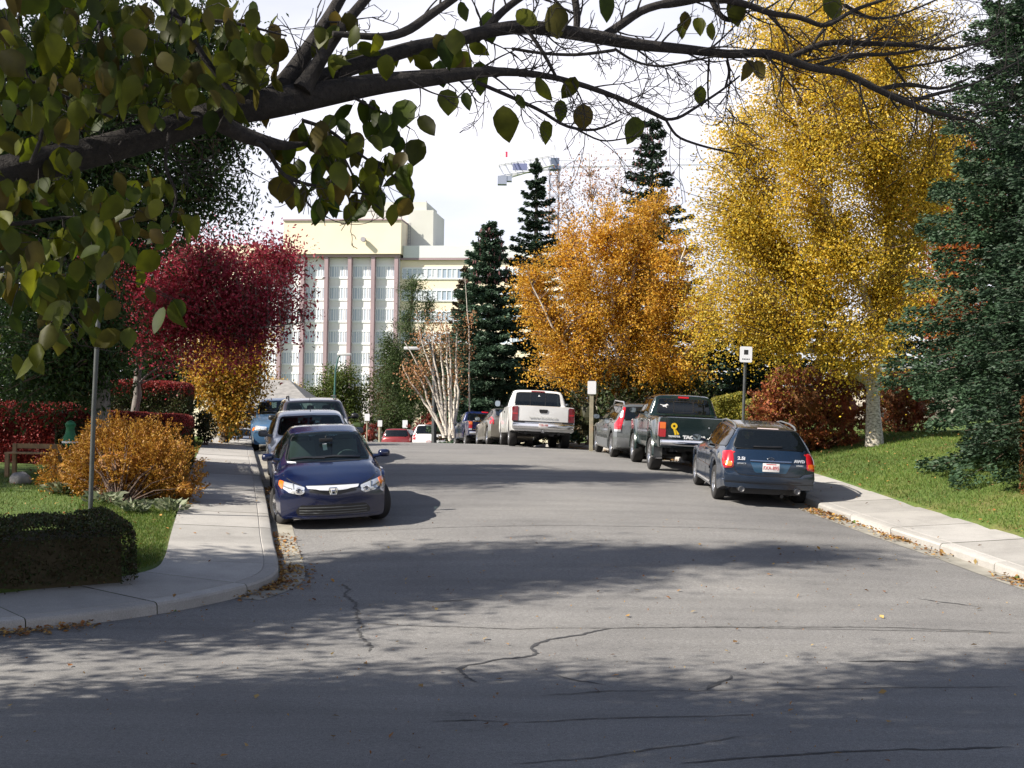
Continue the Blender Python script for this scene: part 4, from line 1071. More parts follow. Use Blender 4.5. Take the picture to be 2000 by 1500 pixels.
# ------------------------------------------------------------------ other cars
def generic(name, L, W, H, style, P, label, cat, group, tyre=.31, rimmat=ALLOY, glass=GL_CLEAR, rails=False, rows=None, mirror=None, wr_=.68, cowl=None, sillz=.2, seat=SEATD, trim=None, spk=5):
    h = L / 2; cy = cowl if cowl is not None else h - 1.2; b0 = H * .645; fo = .88
    if style == 'sedan':
        top = [(-h, b0 + .02), (-h + .1, b0 + .1), (-h + .5, b0 + .14), (-h + 1.0, H * .9), (-h + 1.45, H - .02), (-.25, H), (cy - .85, H - .07), (cy, b0 + .06), (cy + .4, b0), (h - .3, b0 - .1), (h - .05, b0 - .22), (h, b0 - .3)]
        rear_w = [(-W * .32, b0 + .16), (W * .32, b0 + .16), (W * .29, H - .08), (-W * .29, H - .08)]; c0 = -h + .72
    elif style == 'hatch':
        top = [(-h, b0 - .05), (-h + .05, b0 + .05), (-h + .18, b0 + .12), (-h + .42, H - .10), (-h + .6, H - .03), (-.3, H), (cy - .85, H - .05), (cy, b0 + .06), (cy + .4, b0), (h - .3, b0 - .1), (h - .05, b0 - .2), (h, b0 - .28)]
        rear_w = [(-W * .37, b0 + .12), (W * .37, b0 + .12), (W * .32, H - .12), (-W * .32, H - .12)]; c0 = -h + .4
    else:
        top = [(-h, b0 - .05), (-h + .04, b0 + .05), (-h + .1, b0 + .12), (-h + .28, H - .10), (-h + .42, H - .02), (-.3, H), (cy - .75, H - .05), (cy, b0 + .08), (cy + .4, b0 + .03), (h - .25, b0 - .06), (h - .05, b0 - .16), (h, b0 - .26)]
        rear_w = [(-W * .39, b0 + .10), (W * .39, b0 + .10), (W * .345, H - .12), (-W * .345, H - .12)]; c0 = -h + .25
    sp = base_spec(L=L, W=W, tyre=tyre, arch=tyre * 1.2, axles=(h - fo, -h + .85 if style != 'suv' else -h + .92), track=W * .86, sillz=sillz, top=top,
        belt=[(-h, b0 - .1), (-h + .4, b0 + .02), (0, b0 - .03), (cy, b0 - .06), (h - .4, b0 - .2), (h, b0 - .4)],
        w=[(-h, W * .46), (-h + .35, W * .49), (-.9, W / 2), (1, W / 2), (h - .5, W * .49), (h, W * .455)], wbelt=[(-h, .96), (h, .94)],
        wr=[(-h, .84), (c0 - .1, .8), (c0 + .3, wr_), (cy - .8, wr_), (cy, .83), (h, .86)], rz=[(-h, .05), (c0 + .3, .085), (cy - .8, .085), (cy, .05), (h, .05)],
        sill=[(-h, sillz + .1), (-h + .5, sillz + .02), (h - .5, sillz), (h, sillz)], front=(.24, .05, .8, .5, .4), rear=(.14, .04, .5, .6, .4), ymid=cy - 1.3, ymidr=c0 + .9)
    c = Car(name, sp, P, label, cat, group)
    c.b0, c.H, c.cy, c.h, c.W = b0, H, cy, h, W
    ww = W * .385
    c.pane('windscreen', 'front', [(-ww, b0 + .08), (0, b0 + .07), (ww, b0 + .08), (W * .335, H - .11), (0, H - .095), (-W * .335, H - .11)], glass, .03, .06)
    c.pane('rear_window', 'rear', rear_w, glass, .03, .06)
    a = cy - .35; z0, z1 = b0 + .02, H - .125
    for sd in ('left', 'right'):
        mid = cy - 1.45
        c.pane('side_window', sd, [(a, z0), (mid, z0 + .02), (mid, z1), (cy - .95, z1 - .02)], glass, .022, .04)
        e = mid - .9
        if style == 'sedan': c.pane('side_window', sd, [(mid - .07, z0 + .02), (e, z0 + .04), (e + .12, z1 - .14), (e + .4, z1 - .02), (mid - .07, z1)], glass, .022, .04)
        else:
            c.pane('side_window', sd, [(mid - .07, z0 + .02), (e, z0 + .03), (e, z1), (mid - .07, z1)], glass, .022, .04)
            if e - .07 - (c0 + .3) > .25: c.pane('side_window', sd, [(e - .07, z0 + .03), (c0 + .15, z0 + .06), (c0 + .42, z1 - .03), (e - .07, z1)], glass, .022, .04)
        c.line('door_gap', sd, [(cy - .1, b0 - .08), (cy - .15, sillz + .08)]); c.line('door_gap', sd, [(mid - .035, z0 - .02), (mid - .035, sillz + .08)]); c.line('door_gap', sd, [(e - .03, z0 - .02), (e + .15, sillz + .1)])
        for y in (mid + .1, e + .12): c.patch('door_handle', sd, [(y, b0 - .13), (y + .19, b0 - .13), (y + .19, b0 - .09), (y, b0 - .09)], P, .025, .03, .05, rnd=.015)
        if rails:
            s_ = 1 if sd == 'right' else -1; q = MB(); xr = s_ * W * .315
            q.tube([(xr, c0 + .45, H - .06), (xr, c0 + .55, H + .02), (xr, 0, H + .05), (xr, cy - 1.1, H + .01), (xr, cy - .98, H - .06)], [.018, .02, .018, .02, .018], 8); q.build('roof_rail', BLACK if rails is True else rails, c.root, True)
    if trim:
        for sd in ('left', 'right'): c.line('side_moulding', sd, [(cy - .1, .5), (-h + 1.3, .5)], trim, .07, .014)
    c.mirrors(cy - .42, b0 + .1, W / 2 - .02, mirror or P, (.2, .10, .14))
    c.interior(rows or [.15, -.75], seat, .42, (cy - .3, b0 + .0))
    return c
def std_front(c, lampz, gr=True, pl=None, ind=True, dz=.1):
    W = c.W
    for sd in (1, -1):
        f = (lambda p: p) if sd > 0 else mirror_poly
        hl = c.patch('headlight', 'front', f([(W * .24, lampz + .06), (W * .42, lampz + .10), (W * .44, lampz - .03), (W * .25, lampz - .06)]), LAMPW, .012, .02, .05, rnd=.03, bulge=.01)
        if ind: c.patch('indicator', 'right' if sd > 0 else 'left', [(c.h - .42, lampz + .05), (c.h - .30, lampz + .05), (c.h - .30, lampz - .05), (c.h - .42, lampz - .05)], LAMPO, .008, .016, .04, parent=hl)
    if gr: c.patch('grille', 'front', [(-W * .21, lampz + .05), (W * .21, lampz + .05), (W * .19, lampz - .07), (-W * .19, lampz - .07)], BLACK, .006, .012, .05, rnd=.03)
    c.patch('lower_intake', 'front', [(-W * .28, .42), (W * .28, .42), (W * .26, .30), (-W * .26, .30)], BLACK, .005, .012, .06, rnd=.03)
    c.line('bumper_gap', 'front', [(-W * .44, lampz - .1), (0, lampz - .12), (W * .44, lampz - .1)], BLACK, .012)
    c.line('wiper', 'front', [(-.5, c.b0 + .11), (0, c.b0 + .13)], BLACK, .022, .025); c.line('wiper', 'front', [(.02, c.b0 + .11), (.5, c.b0 + .13)], BLACK, .022, .025)
    if pl: c.plate('front', .44, pl)
def done(c, x, y, yaw, rim=ALLOY, spk=5, steer=0):
    c.cut(); c.finish(); c.wheels(rim, spk, steer); c.underbody(); c.place(x, y, yaw); return c
SILV = m_paint('silver_paint', (.60, .61, .63), .08, .32)
c = generic('silver_hatchback', 4.35, 1.78, 1.44, 'hatch', SILV, 'silver hatchback directly behind the navy sedan, grey door mirrors and roof aerial', 'car', GP, mirror=GREYP, wr_=.75)
std_front(c, .62)
c.patch('side_marker', 'right', [(1.36, .70), (1.48, .70), (1.48, .63), (1.36, .63)], LAMPO, .008, .014, .04)
q = MB(); q.tube([(0, .35, 1.44), (0, .18, 1.72)], [.008, .004], 6); q.build('aerial', BLACK, c.root)
q = MB(); q.box((0, .75, 1.16), (.5, .02, .05)); q.build('dash_papers', WHITEP, c.root)
done(c, -4.18, 27.5, math.pi + R(11.5))
BRWN = m_paint('dark_brown_paint', (.035, .022, .02), .4, .28)
c = generic('dark_estate', 4.7, 1.88, 1.58, 'suv', BRWN, 'dark estate car with roof rails between the silver hatchback and light blue sedan', 'car', GP, .33, rails=True, mirror=BLACK, wr_=.77)
std_front(c, .68); done(c, -5.05, 33.5, math.pi + R(11.5))
LBLU = m_paint('light_blue_paint', (.09, .20, .36), .5, .28)
c = generic('light_blue_sedan', 4.55, 1.76, 1.50, 'sedan', LBLU, 'light blue metallic sedan farthest back in the left row', 'car', GP, mirror=MATS['navy_paint'], cowl=1.02)
std_front(c, .64); c.line('grille_bar', 'front', [(-.4, .60), (.4, .60)], CHROME, .03, .012); done(c, -7.0, 39.9, math.pi + R(11))
DARK = m_paint('black_paint', (.012, .013, .016), .3, .3)
c = generic('dark_sedan', 4.5, 1.74, 1.45, 'sedan', DARK, 'dark sedan half hidden over the rise beyond the left pavement', 'car', None)
std_front(c, .62); done(c, -14.9, 72, math.pi + R(14))
# grey estate with tall tail lamps
GRYP = m_paint('grey_green_paint', (.135, .145, .145), .45, .3)
c = generic('grey_estate', 4.73, 1.86, 1.53, 'suv', GRYP, 'grey estate car with tall red tail lamps behind the green pickup', 'car', GQ, .34, rails=simple('rail_silver', (.4, .41, .42), .35, .6), glass=GL_DARK, mirror=BLACK)
for sd in (1, -1):
    f = (lambda p: p) if sd > 0 else mirror_poly
    tl = c.patch('taillight', 'rear', f([(.60, 1.40), (.66, 1.42), (.735, 1.20), (.90, .93), (.90, .74), (.76, .74), (.73, .93), (.65, 1.15)]), LAMPR, .014, .03, .04, rnd=.02, bulge=.01)
    c.patch('reversing_lamp', 'rear', f([(.665, 1.27), (.705, 1.27), (.735, 1.14), (.69, 1.12)]), LAMPW, .028, .02, .03, parent=tl)
    c.patch('indicator', 'rear', f([(.765, .80), (.895, .80), (.895, .74), (.765, .74)]), LAMPW, .028, .02, .03, parent=tl)
    sd_ = 'right' if sd > 0 else 'left'
    c.patch('taillight_side', sd_, [(-2.24, .98), (-2.12, .96), (-2.14, .78), (-2.24, .76)], LAMPR, .008, .02, .04, parent=tl)
    c.patch('lower_cladding', sd_, [(.98, .50), (-1.02, .50), (-1.0, .26), (.98, .26)], GREYP, .012, .02, .1, rnd=.03)
c.patch('bumper_cladding', 'rear', [(-.88, .58), (.88, .58), (.9, .32), (-.9, .32)], GREYP, .02, .03, .08, rnd=.04, bulge=.015)
c.patch('window_paper', 'rear', [(-.28, 1.19), (-.02, 1.19), (-.02, 1.05), (-.28, 1.05)], simple('paper_grey', (.28, .32, .30), .6), .016, .008, .06, rnd=.02)
c.plate('rear', .72, 'KLM-530'); std_front(c, .66)
c.cut(); c.finish(); c.wheels(ALLOY, 5); c.underbody(); c.at_axle(2.88, 36.8, R(4.5), 1, -1)
TAN = m_paint('tan_paint', (.16, .145, .12), .45, .3)
c = generic('tan_sedan', 4.5, 1.74, 1.42, 'sedan', TAN, 'tan sedan mostly hidden ahead of the white pickup', 'car', GQ, .33, glass=GL_DARK)
for sd in (1, -1):
    f = (lambda p: p) if sd > 0 else mirror_poly
    c.patch('taillight', 'rear', f([(.70, 1.05), (.82, 1.02), (.83, .75), (.71, .75)]), LAMPR, .014, .03, .06, rnd=.02)
c.plate('rear', .7, 'HDR-662'); done(c, -.3, 49.9, R(9))
WHT = MATS['white_paint']
c = generic('white_suv', 4.9, 1.92, 1.80, 'suv', WHT, 'white sport utility vehicle roof showing over the rise, roof marker at centre', 'car', None, .37, glass=GL_DARK, sillz=.3, rails=GREYP)
for sd in (1, -1):
    f = (lambda p: p) if sd > 0 else mirror_poly
    c.patch('taillight', 'rear', f([(.74, 1.3), (.9, 1.25), (.91, .9), (.76, .9)]), LAMPR, .014, .03, .06, rnd=.02)
c.patch('high_brake_light', 'rear', [(-.25, 1.78), (.2, 1.78), (.2, 1.71), (-.25, 1.71)], GREYP, .02, .03, .06); c.plate('rear', .8, 'RDC-318'); done(c, -4.75, 76.5, R(2))
REDP = m_paint('dark_red_paint', (.22, .02, .02), .3, .3)
c = generic('red_car', 4.6, 1.80, 1.60, 'suv', REDP, 'dark red car roof showing over the rise beside the white one', 'car', None, .33, glass=GL_DARK)
c.plate('rear', .7, 'PTW-945'); done(c, -6.35, 77.5, R(-8))
# ================================================================== BUILDINGS, CRANE, SIGNS
D0 = 200.0                                     # the tower block stands about two hundred metres off
K = D0 / FPX
def bx_(px): return (px - 1000) * K
def bz_(py): return CAMZ + (811 - py) * K
BEIGE = simple('beige_wall', (.80, .70, .53), .9, noise=.08, scale=.15)
MAUVE = simple('mauve_pilaster', (.34, .25, .27), .9, noise=.1, scale=.2)
PALE = simple('pale_spandrel', (.76, .75, .74), .85, noise=.06, scale=.3)
WFRM = simple('white_frame', (.78, .80, .82), .6)
PENT = simple('penthouse_cladding', (.55, .55, .50), .8, noise=.06, scale=.2)
def m_wglass():
    m, t, b = nodes('window_glass_blue')
    g = N(t, 'NewGeometry')
    t.links.new(ramp(t, g.outputs['Random Per Island'], [(0, (.26, .33, .44)), (.35, (.40, .47, .55)), (.7, (.50, .55, .62)), (1, (.72, .74, .78))]), b.inputs['Base Color'])
    b.inputs['Roughness'].default_value = .15; b.inputs['Specular IOR Level'].default_value = .7
    return m
WGL = m_wglass()
hosp = empty('tower_block', (bx_(660), D0, -3), 0, label='tall beige and white tower block with mauve pilasters beyond the street', cat='building')
def hpart(q, name, mat, parent=None, **k):
    o = q.build(name, mat, parent or hosp, **k)
    if parent is None: o.location = -hosp.location
    return o
x0, x1 = bx_(496), bx_(778); ztop = bz_(497); zg = -3.0
q = MB(); q.box2((x0, D0 + .5, zg), (x1, D0 + 16, ztop - .1)); wall = hpart(q, 'wall', PALE)
q = MB(); q.box2((bx_(548), D0 - .8, bz_(497)), (bx_(783), D0 + 14, bz_(432))); hpart(q, 'attic_storey', BEIGE)
q = MB(); q.box2((bx_(547), D0 - 1.0, bz_(432)), (bx_(784), D0 + 14.2, bz_(429))); hpart(q, 'parapet', MAUVE)
q = MB(); q.box2((x0, D0 - .45, bz_(502.5)), (bx_(779), D0 + .49, bz_(497.2))); hpart(q, 'cornice', MAUVE)
for px in (540, 586, 633.5, 680.5, 727, 773):
    q = MB(); q.box2((bx_(px - 3.6), D0 - .4, zg), (bx_(px + 3.6), D0 + .49, bz_(502.6))); hpart(q, 'pilaster', MAUVE)
bays = [(497, 536.4), (543.6, 582.4), (589.6, 629.9), (637.1, 676.9), (684.1, 723.4), (730.6, 769.4)]
rows = [(520, 540), (562, 583), (604, 626), (648, 669), (690, 711), (732, 753)]
for (a, b_) in bays:
    for (t0, t1) in rows:
        xa, xb, za, zb_ = bx_(a) + .05, bx_(b_) - .05, bz_(t1), bz_(t0)
        q = MB(); n = 4; wd = (xb - xa) / n
        q.box2((xa, D0 + .41, za - .32), (xb, D0 + .49, za)); q.box2((xa, D0 + .42, zb_), (xb, D0 + .49, zb_ + .28))
        for k in range(n + 1): q.box2((xa + wd * k - .07, D0 + .43, za + .002), (xa + wd * k + .07, D0 + .49, zb_ - .002))
        for k in range(n): q.box2((xa + wd * (k + .42) - .04, D0 + .44, za + .004), (xa + wd * (k + .42) + .04, D0 + .49, zb_ - .004))
        f = hpart(q, 'window', WFRM)
        q = MB()
        for k in range(n):
            q.add([(xa + wd * k, D0 + .475, za), (xa + wd * (k + .45), D0 + .475, za), (xa + wd * (k + .45), D0 + .475, zb_), (xa + wd * k, D0 + .475, zb_)], [(0, 1, 2, 3)])
            q.add([(xa + wd * (k + .45), D0 + .475, za), (xa + wd * (k + 1), D0 + .475, za), (xa + wd * (k + 1), D0 + .475, zb_), (xa + wd * (k + .45), D0 + .475, zb_)], [(0, 1, 2, 3)])
        q.build('pane', WGL, f)
# right wing
q = MB(); q.box2((x1 + .02, D0 + .9, zg), (bx_(1120), D0 + 16, bz_(503))); hpart(q, 'wing', BEIGE)
q = MB(); q.box2((bx_(784.2), D0 + .52, bz_(502.8)), (bx_(1120), D0 + 15, bz_(479))); hpart(q, 'wing_parapet', simple('pale_parapet', (.62, .64, .64), .8, noise=.05))
q = MB(); q.box2((x1, D0 + .5, bz_(507)), (bx_(1120), D0 + .89, bz_(503.2))); hpart(q, 'wing_cornice', MAUVE)
for (t0, t1) in ((524, 542), (567, 585), (608, 626), (650, 668)):
    q = MB(); xa, xb = bx_(782), bx_(1118); za, zb_ = bz_(t1), bz_(t0); n = 34; wd = (xb - xa) / n
    q.box2((xa, D0 + .76, za - .2), (xb, D0 + .89, za)); q.box2((xa, D0 + .76, zb_), (xb, D0 + .89, zb_ + .2))
    for k in range(n + 1): q.box2((xa + wd * k - .07, D0 + .78, za + .002), (xa + wd * k + .07, D0 + .89, zb_ - .002))
    f = hpart(q, 'window_band', WFRM)
    q = MB()
    for k in range(n): q.add([(xa + wd * k, D0 + .85, za), (xa + wd * (k + 1), D0 + .85, za), (xa + wd * (k + 1), D0 + .85, zb_), (xa + wd * k, D0 + .85, zb_)], [(0, 1, 2, 3)])
    q.build('pane', WGL, f)
# left wing behind the trees
q = MB(); q.box2((bx_(300), D0 + .9, zg), (x0, D0 + 16, bz_(476))); hpart(q, 'wing', BEIGE)
# penthouse, ladder, flood lamp
q = MB(); q.box2((bx_(655), D0 + 5, bz_(431)), (bx_(818), D0 + 14, bz_(384))); pent = hpart(q, 'penthouse', PENT)
q = MB()
for px in (668, 717, 767): q.box2((bx_(px - .5), D0 + 4.95, bz_(428)), (bx_(px + .5), D0 + 4.999, bz_(402)))
q.box2((bx_(656), D0 + 4.95, bz_(402)), (bx_(810), D0 + 4.999, bz_(401))); hpart(q, 'panel_joint', simple('joint_grey', (.2, .2, .2), .9))
q = MB(); q.box2((bx_(784.2), D0 + 4.2, bz_(479)), (bx_(834), D0 + 14, bz_(402))); hpart(q, 'stair_tower', PENT)
q = MB(); q.tube([(bx_(818) - .2, D0 + 6, bz_(384)), (bx_(818) - .2, D0 + 6, bz_(380))], .05, 5); hpart(q, 'roof_mast', MAUVE)
q = MB()
for px in (785.5, 791): q.tube([(bx_(px), D0 + 3.3, bz_(478)), (bx_(px), D0 + 3.3, bz_(429))], .05, 5)
for k in range(16): q.tube([(bx_(785.5), D0 + 3.3, bz_(476 - k * 3)), (bx_(791), D0 + 3.3, bz_(476 - k * 3))], .035, 4)
hpart(q, 'ladder', simple('ladder_grey', (.25, .25, .26), .6))
q = MB(); q.lathe([(.0, -.1), (.38, -.1), (.38, .5), (.0, .55)], 'Y', 16, (bx_(710), D0 - 1.6, bz_(470))); q.box((bx_(711), D0 - 1.0, bz_(469)), (.2, .4, .2)); hpart(q, 'flood_lamp', simple('lamp_grey', (.35, .33, .36), .5), smooth=True)
q = MB()
for px, py, w_ in ((845, 475, 6), (852, 476, 4), (860, 475, 5), (875, 477, 9)): q.box2((bx_(px - w_ / 2), D0 + 6, bz_(479)), (bx_(px + w_ / 2), D0 + 7, bz_(py - 2.5)))
hpart(q, 'roof_plant', simple('plant_grey', (.4, .42, .44), .6))

hosp.rotation_euler = (0, 0, R(-7))
# --- tower crane far behind the trees
DC = 240.0; KC = DC / FPX
def c_(px, py): return Vector(((px - 1000) * KC, DC, CAMZ + (815 - py) * KC))
CRW = simple('crane_white', (.70, .70, .72), .6); CRG = simple('crane_grey', (.30, .33, .42), .7)
b0 = c_(1077, 900)
crane = empty('tower_crane', b0, label='white lattice tower crane with grey counterweights rising behind the spruces', cat='crane')
def cpart(q, name, mat, parent=None):
    o = q.build(name, mat, parent or crane)
    if parent is None: o.location = -crane.location
    return o
q = MB(); xa, xb = c_(1068, 0).x, c_(1086, 0).x; w2 = (xb - xa) / 2; ym = DC
zt = c_(0, 322).z; zb_ = b0.z
for sx_ in (xa, xb):
    for sy_ in (ym - w2, ym + w2): q.tube([(sx_, sy_, zb_), (sx_, sy_, zt)], .15, 4)
nseg = 30; hh = (zt - zb_) / nseg
for k in range(nseg):
    z0 = zb_ + hh * k; z1 = z0 + hh
    for sy_ in (ym - w2, ym + w2):
        q.tube([(xa, sy_, z1), (xb, sy_, z1)], .06, 4); q.tube([((xa, xb)[k % 2], sy_, z0), ((xb, xa)[k % 2], sy_, z1)], .06, 4)
    for sx_ in (xa, xb): q.tube([(sx_, ym + (w2 if k % 2 else -w2), z0), (sx_, ym - (w2 if k % 2 else -w2), z1)], .06, 4)
cpart(q, 'mast', simple('mast_grey', (.22, .22, .26), .6))
q = MB()                                       # counter-jib, turned slightly towards the viewer
P0, P1 = c_(1077, 326), c_(967, 343); P1 = P1 + Vector((0, -8, 0)); P1.x *= (DC - 8) / DC; P1.z = CAMZ + (P1.z - CAMZ) * (DC - 8) / DC
for dz in (0, 2.4):
    for dy in (-.6, .6): q.tube([P0 + Vector((0, dy, dz)), P1 + Vector((0, dy, dz * .8))], .10, 4)
for k in range(9):
    a = P0.lerp(P1, k / 9); b_ = P0.lerp(P1, (k + 1) / 9)
    for dy in (-.6, .6): q.tube([a + Vector((0, dy, 0)), b_ + Vector((0, dy, 2.1))], .05, 4); q.tube([a + Vector((0, dy, 0)), a + Vector((0, dy, 2.2))], .05, 4)
q.box(P0.lerp(P1, .5) + Vector((0, 0, -.05)), (abs(P1.x - P0.x), 1.2, .08), Matrix.Rotation(math.atan2(P1.z - P0.z, P1.x - P0.x) + math.pi, 3, 'Y').inverted())
cpart(q, 'counter_jib', CRW)
q = MB(); q.box(P1 + Vector((.75, 0, -.75)), (1.6, 1.6, 1.5)); q.box(P1 + Vector((1.9, 0, -.45)), (1.1, 1.5, .9)); cpart(q, 'counterweight', CRG)
q = MB(); q.box(P0.lerp(P1, .62) + Vector((0, -.9, 1.0)), (2.6, .3, 1.2)); cpart(q, 'winch_housing', simple('winch_blue', (.18, .2, .36), .6))
q = MB(); q.box(P0.lerp(P1, .93) + Vector((0, -.7, 3.6)), (1.2, .05, .9)); cpart(q, 'flag', simple('flag_white', (.75, .7, .7), .8)); q = MB(); q.box(P0.lerp(P1, .86) + Vector((0, -.7, 3.6)), (.4, .05, 1.0)); cpart(q, 'flag', simple('flag_red', (.6, .03, .10), .8))
q = MB(); q.box(c_(1078, 318), (1.6, 1.6, 2.2)); q.box(c_(1078, 326), (2.2, 2.2, .5)); cpart(q, 'cab', simple('cab_dark', (.12, .15, .22), .4))
q = MB(); ap = c_(1077, 280)
for dx in (-.6, .6): q.tube([c_(1077, 326) + Vector((dx, 0, 0)), ap], .09, 4)
q.tube([ap, P1 + Vector((0, 0, 2))], .04, 4); cpart(q, 'tower_peak', CRW)
q = MB(); J1 = c_(1420, 252) + Vector((0, 30, 0))
A0 = c_(1080, 324)
for dz, dy in ((0, -.5), (0, .5), (1.3, 0)): q.tube([A0 + Vector((0, dy, dz)), J1 + Vector((0, dy, dz))], .06, 4)
for k in range(40): q.tube([A0.lerp(J1, k / 40) + Vector((0, -.5, 0)), A0.lerp(J1, (k + .5) / 40) + Vector((0, 0, 1.3))], .03, 4)
cpart(q, 'jib', CRW)

# --- houses glimpsed between the trees
ROOFG = simple('roof_shingle', (.22, .21, .20), .95, noise=.25, scale=2.5)
STUC = simple('stucco', (.42, .38, .33), .9, noise=.08)
h0 = at(508, 855, 92); hs = empty('house', (h0.x, h0.y, h0.z - 2), label='house with grey shingled roof glimpsed over the light blue sedan', cat='house')
q = MB(); q.box2((-3.2, 0, 0), (3.4, 9, 4.2)); q.build('wall', STUC, hs)
q = MB(); q.add([(-3.8, -.7, 4.1), (4.0, -.7, 4.1), (4.0, 9.7, 4.1), (-3.8, 9.7, 4.1), (-1, 4.5, 6.2), (1.2, 4.5, 6.2)], [(0, 1, 5, 4), (1, 2, 5), (2, 3, 4, 5), (3, 0, 4), (3, 2, 1, 0)]); q.build('roof', ROOFG, hs)
q = MB(); q.box2((-2.0, -.05, .1), (.9, -.01, 2.6)); q.build('garage_door', BLACK, hs)
g0 = Vector((17.5, 50, gz(17.5, 50))); gar = empty('garage', g0, label='small garage with pale grey sloping roof behind the trimmed yellow hedge', cat='garage')
q = MB(); q.box2((-4, 0, 0), (4.5, 6, 2.1)); q.build('wall', STUC, gar)
q = MB(); q.add([(-4.6, -.4, 1.95), (5, -.4, 3.3), (5, 6.4, 3.3), (-4.6, 6.4, 1.95), (-4.6, -.4, 1.80), (5, -.4, 3.15), (5, 6.4, 3.15), (-4.6, 6.4, 1.80)], [(0, 1, 2, 3), (7, 6, 5, 4), (0, 4, 5, 1), (1, 5, 6, 2), (2, 6, 7, 3), (3, 7, 4, 0)]); q.build('roof', simple('pale_roof', (.42, .45, .48), .7, noise=.1), gar)

# --- signs and posts
GALV = simple('galvanised_steel', (.075, .08, .08), .5, .4, noise=.15)
WOODP = simple('weathered_post', (.30, .27, .19), .9, noise=.2, scale=6)
SIGNW = simple('sign_white', (.78, .78, .80), .4)
INK = simple('sign_ink', (.02, .02, .02), .6)
def sign(px, py, d, wd, hg, label, post, base=None, r=.03, marks=True, dz=0.0, lean=0.0, group=None, square=False):
    c = at(px, py, d); zb = gz(c.x, d) if base is None else base
    t = empty('parking_sign', (c.x, d, zb), label=label, cat='sign', group=group)
    h = c.z - zb
    q = MB()
    if square: q.box2((-r, .02, -.2), (r, .02 + 2 * r, h + hg * .45))
    else: q.tube([(0, .02 + r, -.2), (0, .02 + r, h + hg * .5)], r, 10)
    q.build('post', post, t, not square)
    q = MB(); q.prism([(-wd / 2 + .02, h - hg / 2), (wd / 2 - .02, h - hg / 2), (wd / 2, h - hg / 2 + .02), (wd / 2, h + hg / 2 - .02), (wd / 2 - .02, h + hg / 2), (-wd / 2 + .02, h + hg / 2), (-wd / 2, h + hg / 2 - .02), (-wd / 2, h - hg / 2 + .02)], -.006, .006, 'Y')
    pl = q.build('sign_plate', SIGNW, t)
    if marks:
        q = MB(); y = -.0075
        q.box((0, y, h + hg * .14), (wd * .34, .002, hg * .30)); q.build('symbol', INK, pl)
        q = MB()
        for k in range(5): q.box((-wd * .26 + k * wd * .13, y, h - hg * .30), (wd * .08, .002, hg * .07))
        q.build('time_panel', INK, pl)
    if lean: t.rotation_euler = (0, R(lean), 0)
    return t
sign(1451, 692, 29.9, .28, .36, 'white parking sign on a grey steel post behind the blue estate', GALV, None, .034, lean=1.5)
sign(1156, 757, 40.3, .26, .40, 'white parking sign on a thick wooden post beside the white pickup', WOODP, None, .055, square=True, marks=False)
sign(717, 815, 94, .36, .50, 'leftmost of the three white signs past the rise', WOODP, -1.0, .05, False, group='white signs past the rise')
sign(742, 827, 95, .32, .46, 'middle white sign past the rise, on a thicker pale post', WOODP, -1.1, .11, False, group='white signs past the rise')
sign(791, 828, 94, .36, .54, 'rightmost of the three white signs past the rise', WOODP, -.8, .05, False, group='white signs past the rise')
# pole in the left garden
b0 = on_land(176, 1006); b0.z -= .02
pole = empty('sign_pole', b0, label='tall grey steel pole standing in the hedge by the left pavement', cat='pole')
q = MB(); q.tube([(0, 0, -.3), (.02, .0, 1.6), (.10, 0, 4.6)], .036, 12); q.build('shaft', GALV, pole, True)
q = MB(); q.lathe([(.0, .0), (.06, .0), (.06, .02), (.037, .05)], 'Z', 12); q.build('collar', GALV, pole, True)
# street lamps
def lamp(px_base, px_top, py_top, d, arm_px, arm_py, label, mat, r=.07):
    p = at(px_top, py_top, d); base = B(d) - .5; x = at(px_base, 800, d).x
    t = empty('street_lamp', (x, d, base), label=label, cat='street lamp', group='street lamps beyond the rise')
    q = MB(); a = at(arm_px, arm_py, d); dx = a.x - x
    q.tube([(0, 0, 0), ((p.x - x) * .6, 0, (p.z - base) * .6), (p.x - x, 0, p.z - base - .8), (p.x - x + dx * .25, 0, p.z - base - .15), (p.x - x + dx * .55, 0, a.z - base + .02), (dx * .92, 0, a.z - base)], [r * 1.3, r, r * .8, r * .7, r * .55, r * .5], 8); q.build('pole', mat, t, True)
    q = MB(); q.box((dx * 1.02, 0, a.z - base - .03), (.75, .28, .14)); q.build('lamp_head', simple('lamp_head_grey', (.6, .6, .6), .5), t, bevel=.04)
lamp(651, 656, 694, 72, 672, 691, 'thin green street lamp in front of the round green bush', simple('lamp_green', (.02, .09, .08), .5), .06)
lamp(849, 849, 664, 60, 806, 679, 'grey street lamp among the bare white birch stems', GALV, .10)
lamp(1154, 1154, 560, 46, 1120, 560, 'grey street lamp pole standing inside the orange birch', GALV, .10)
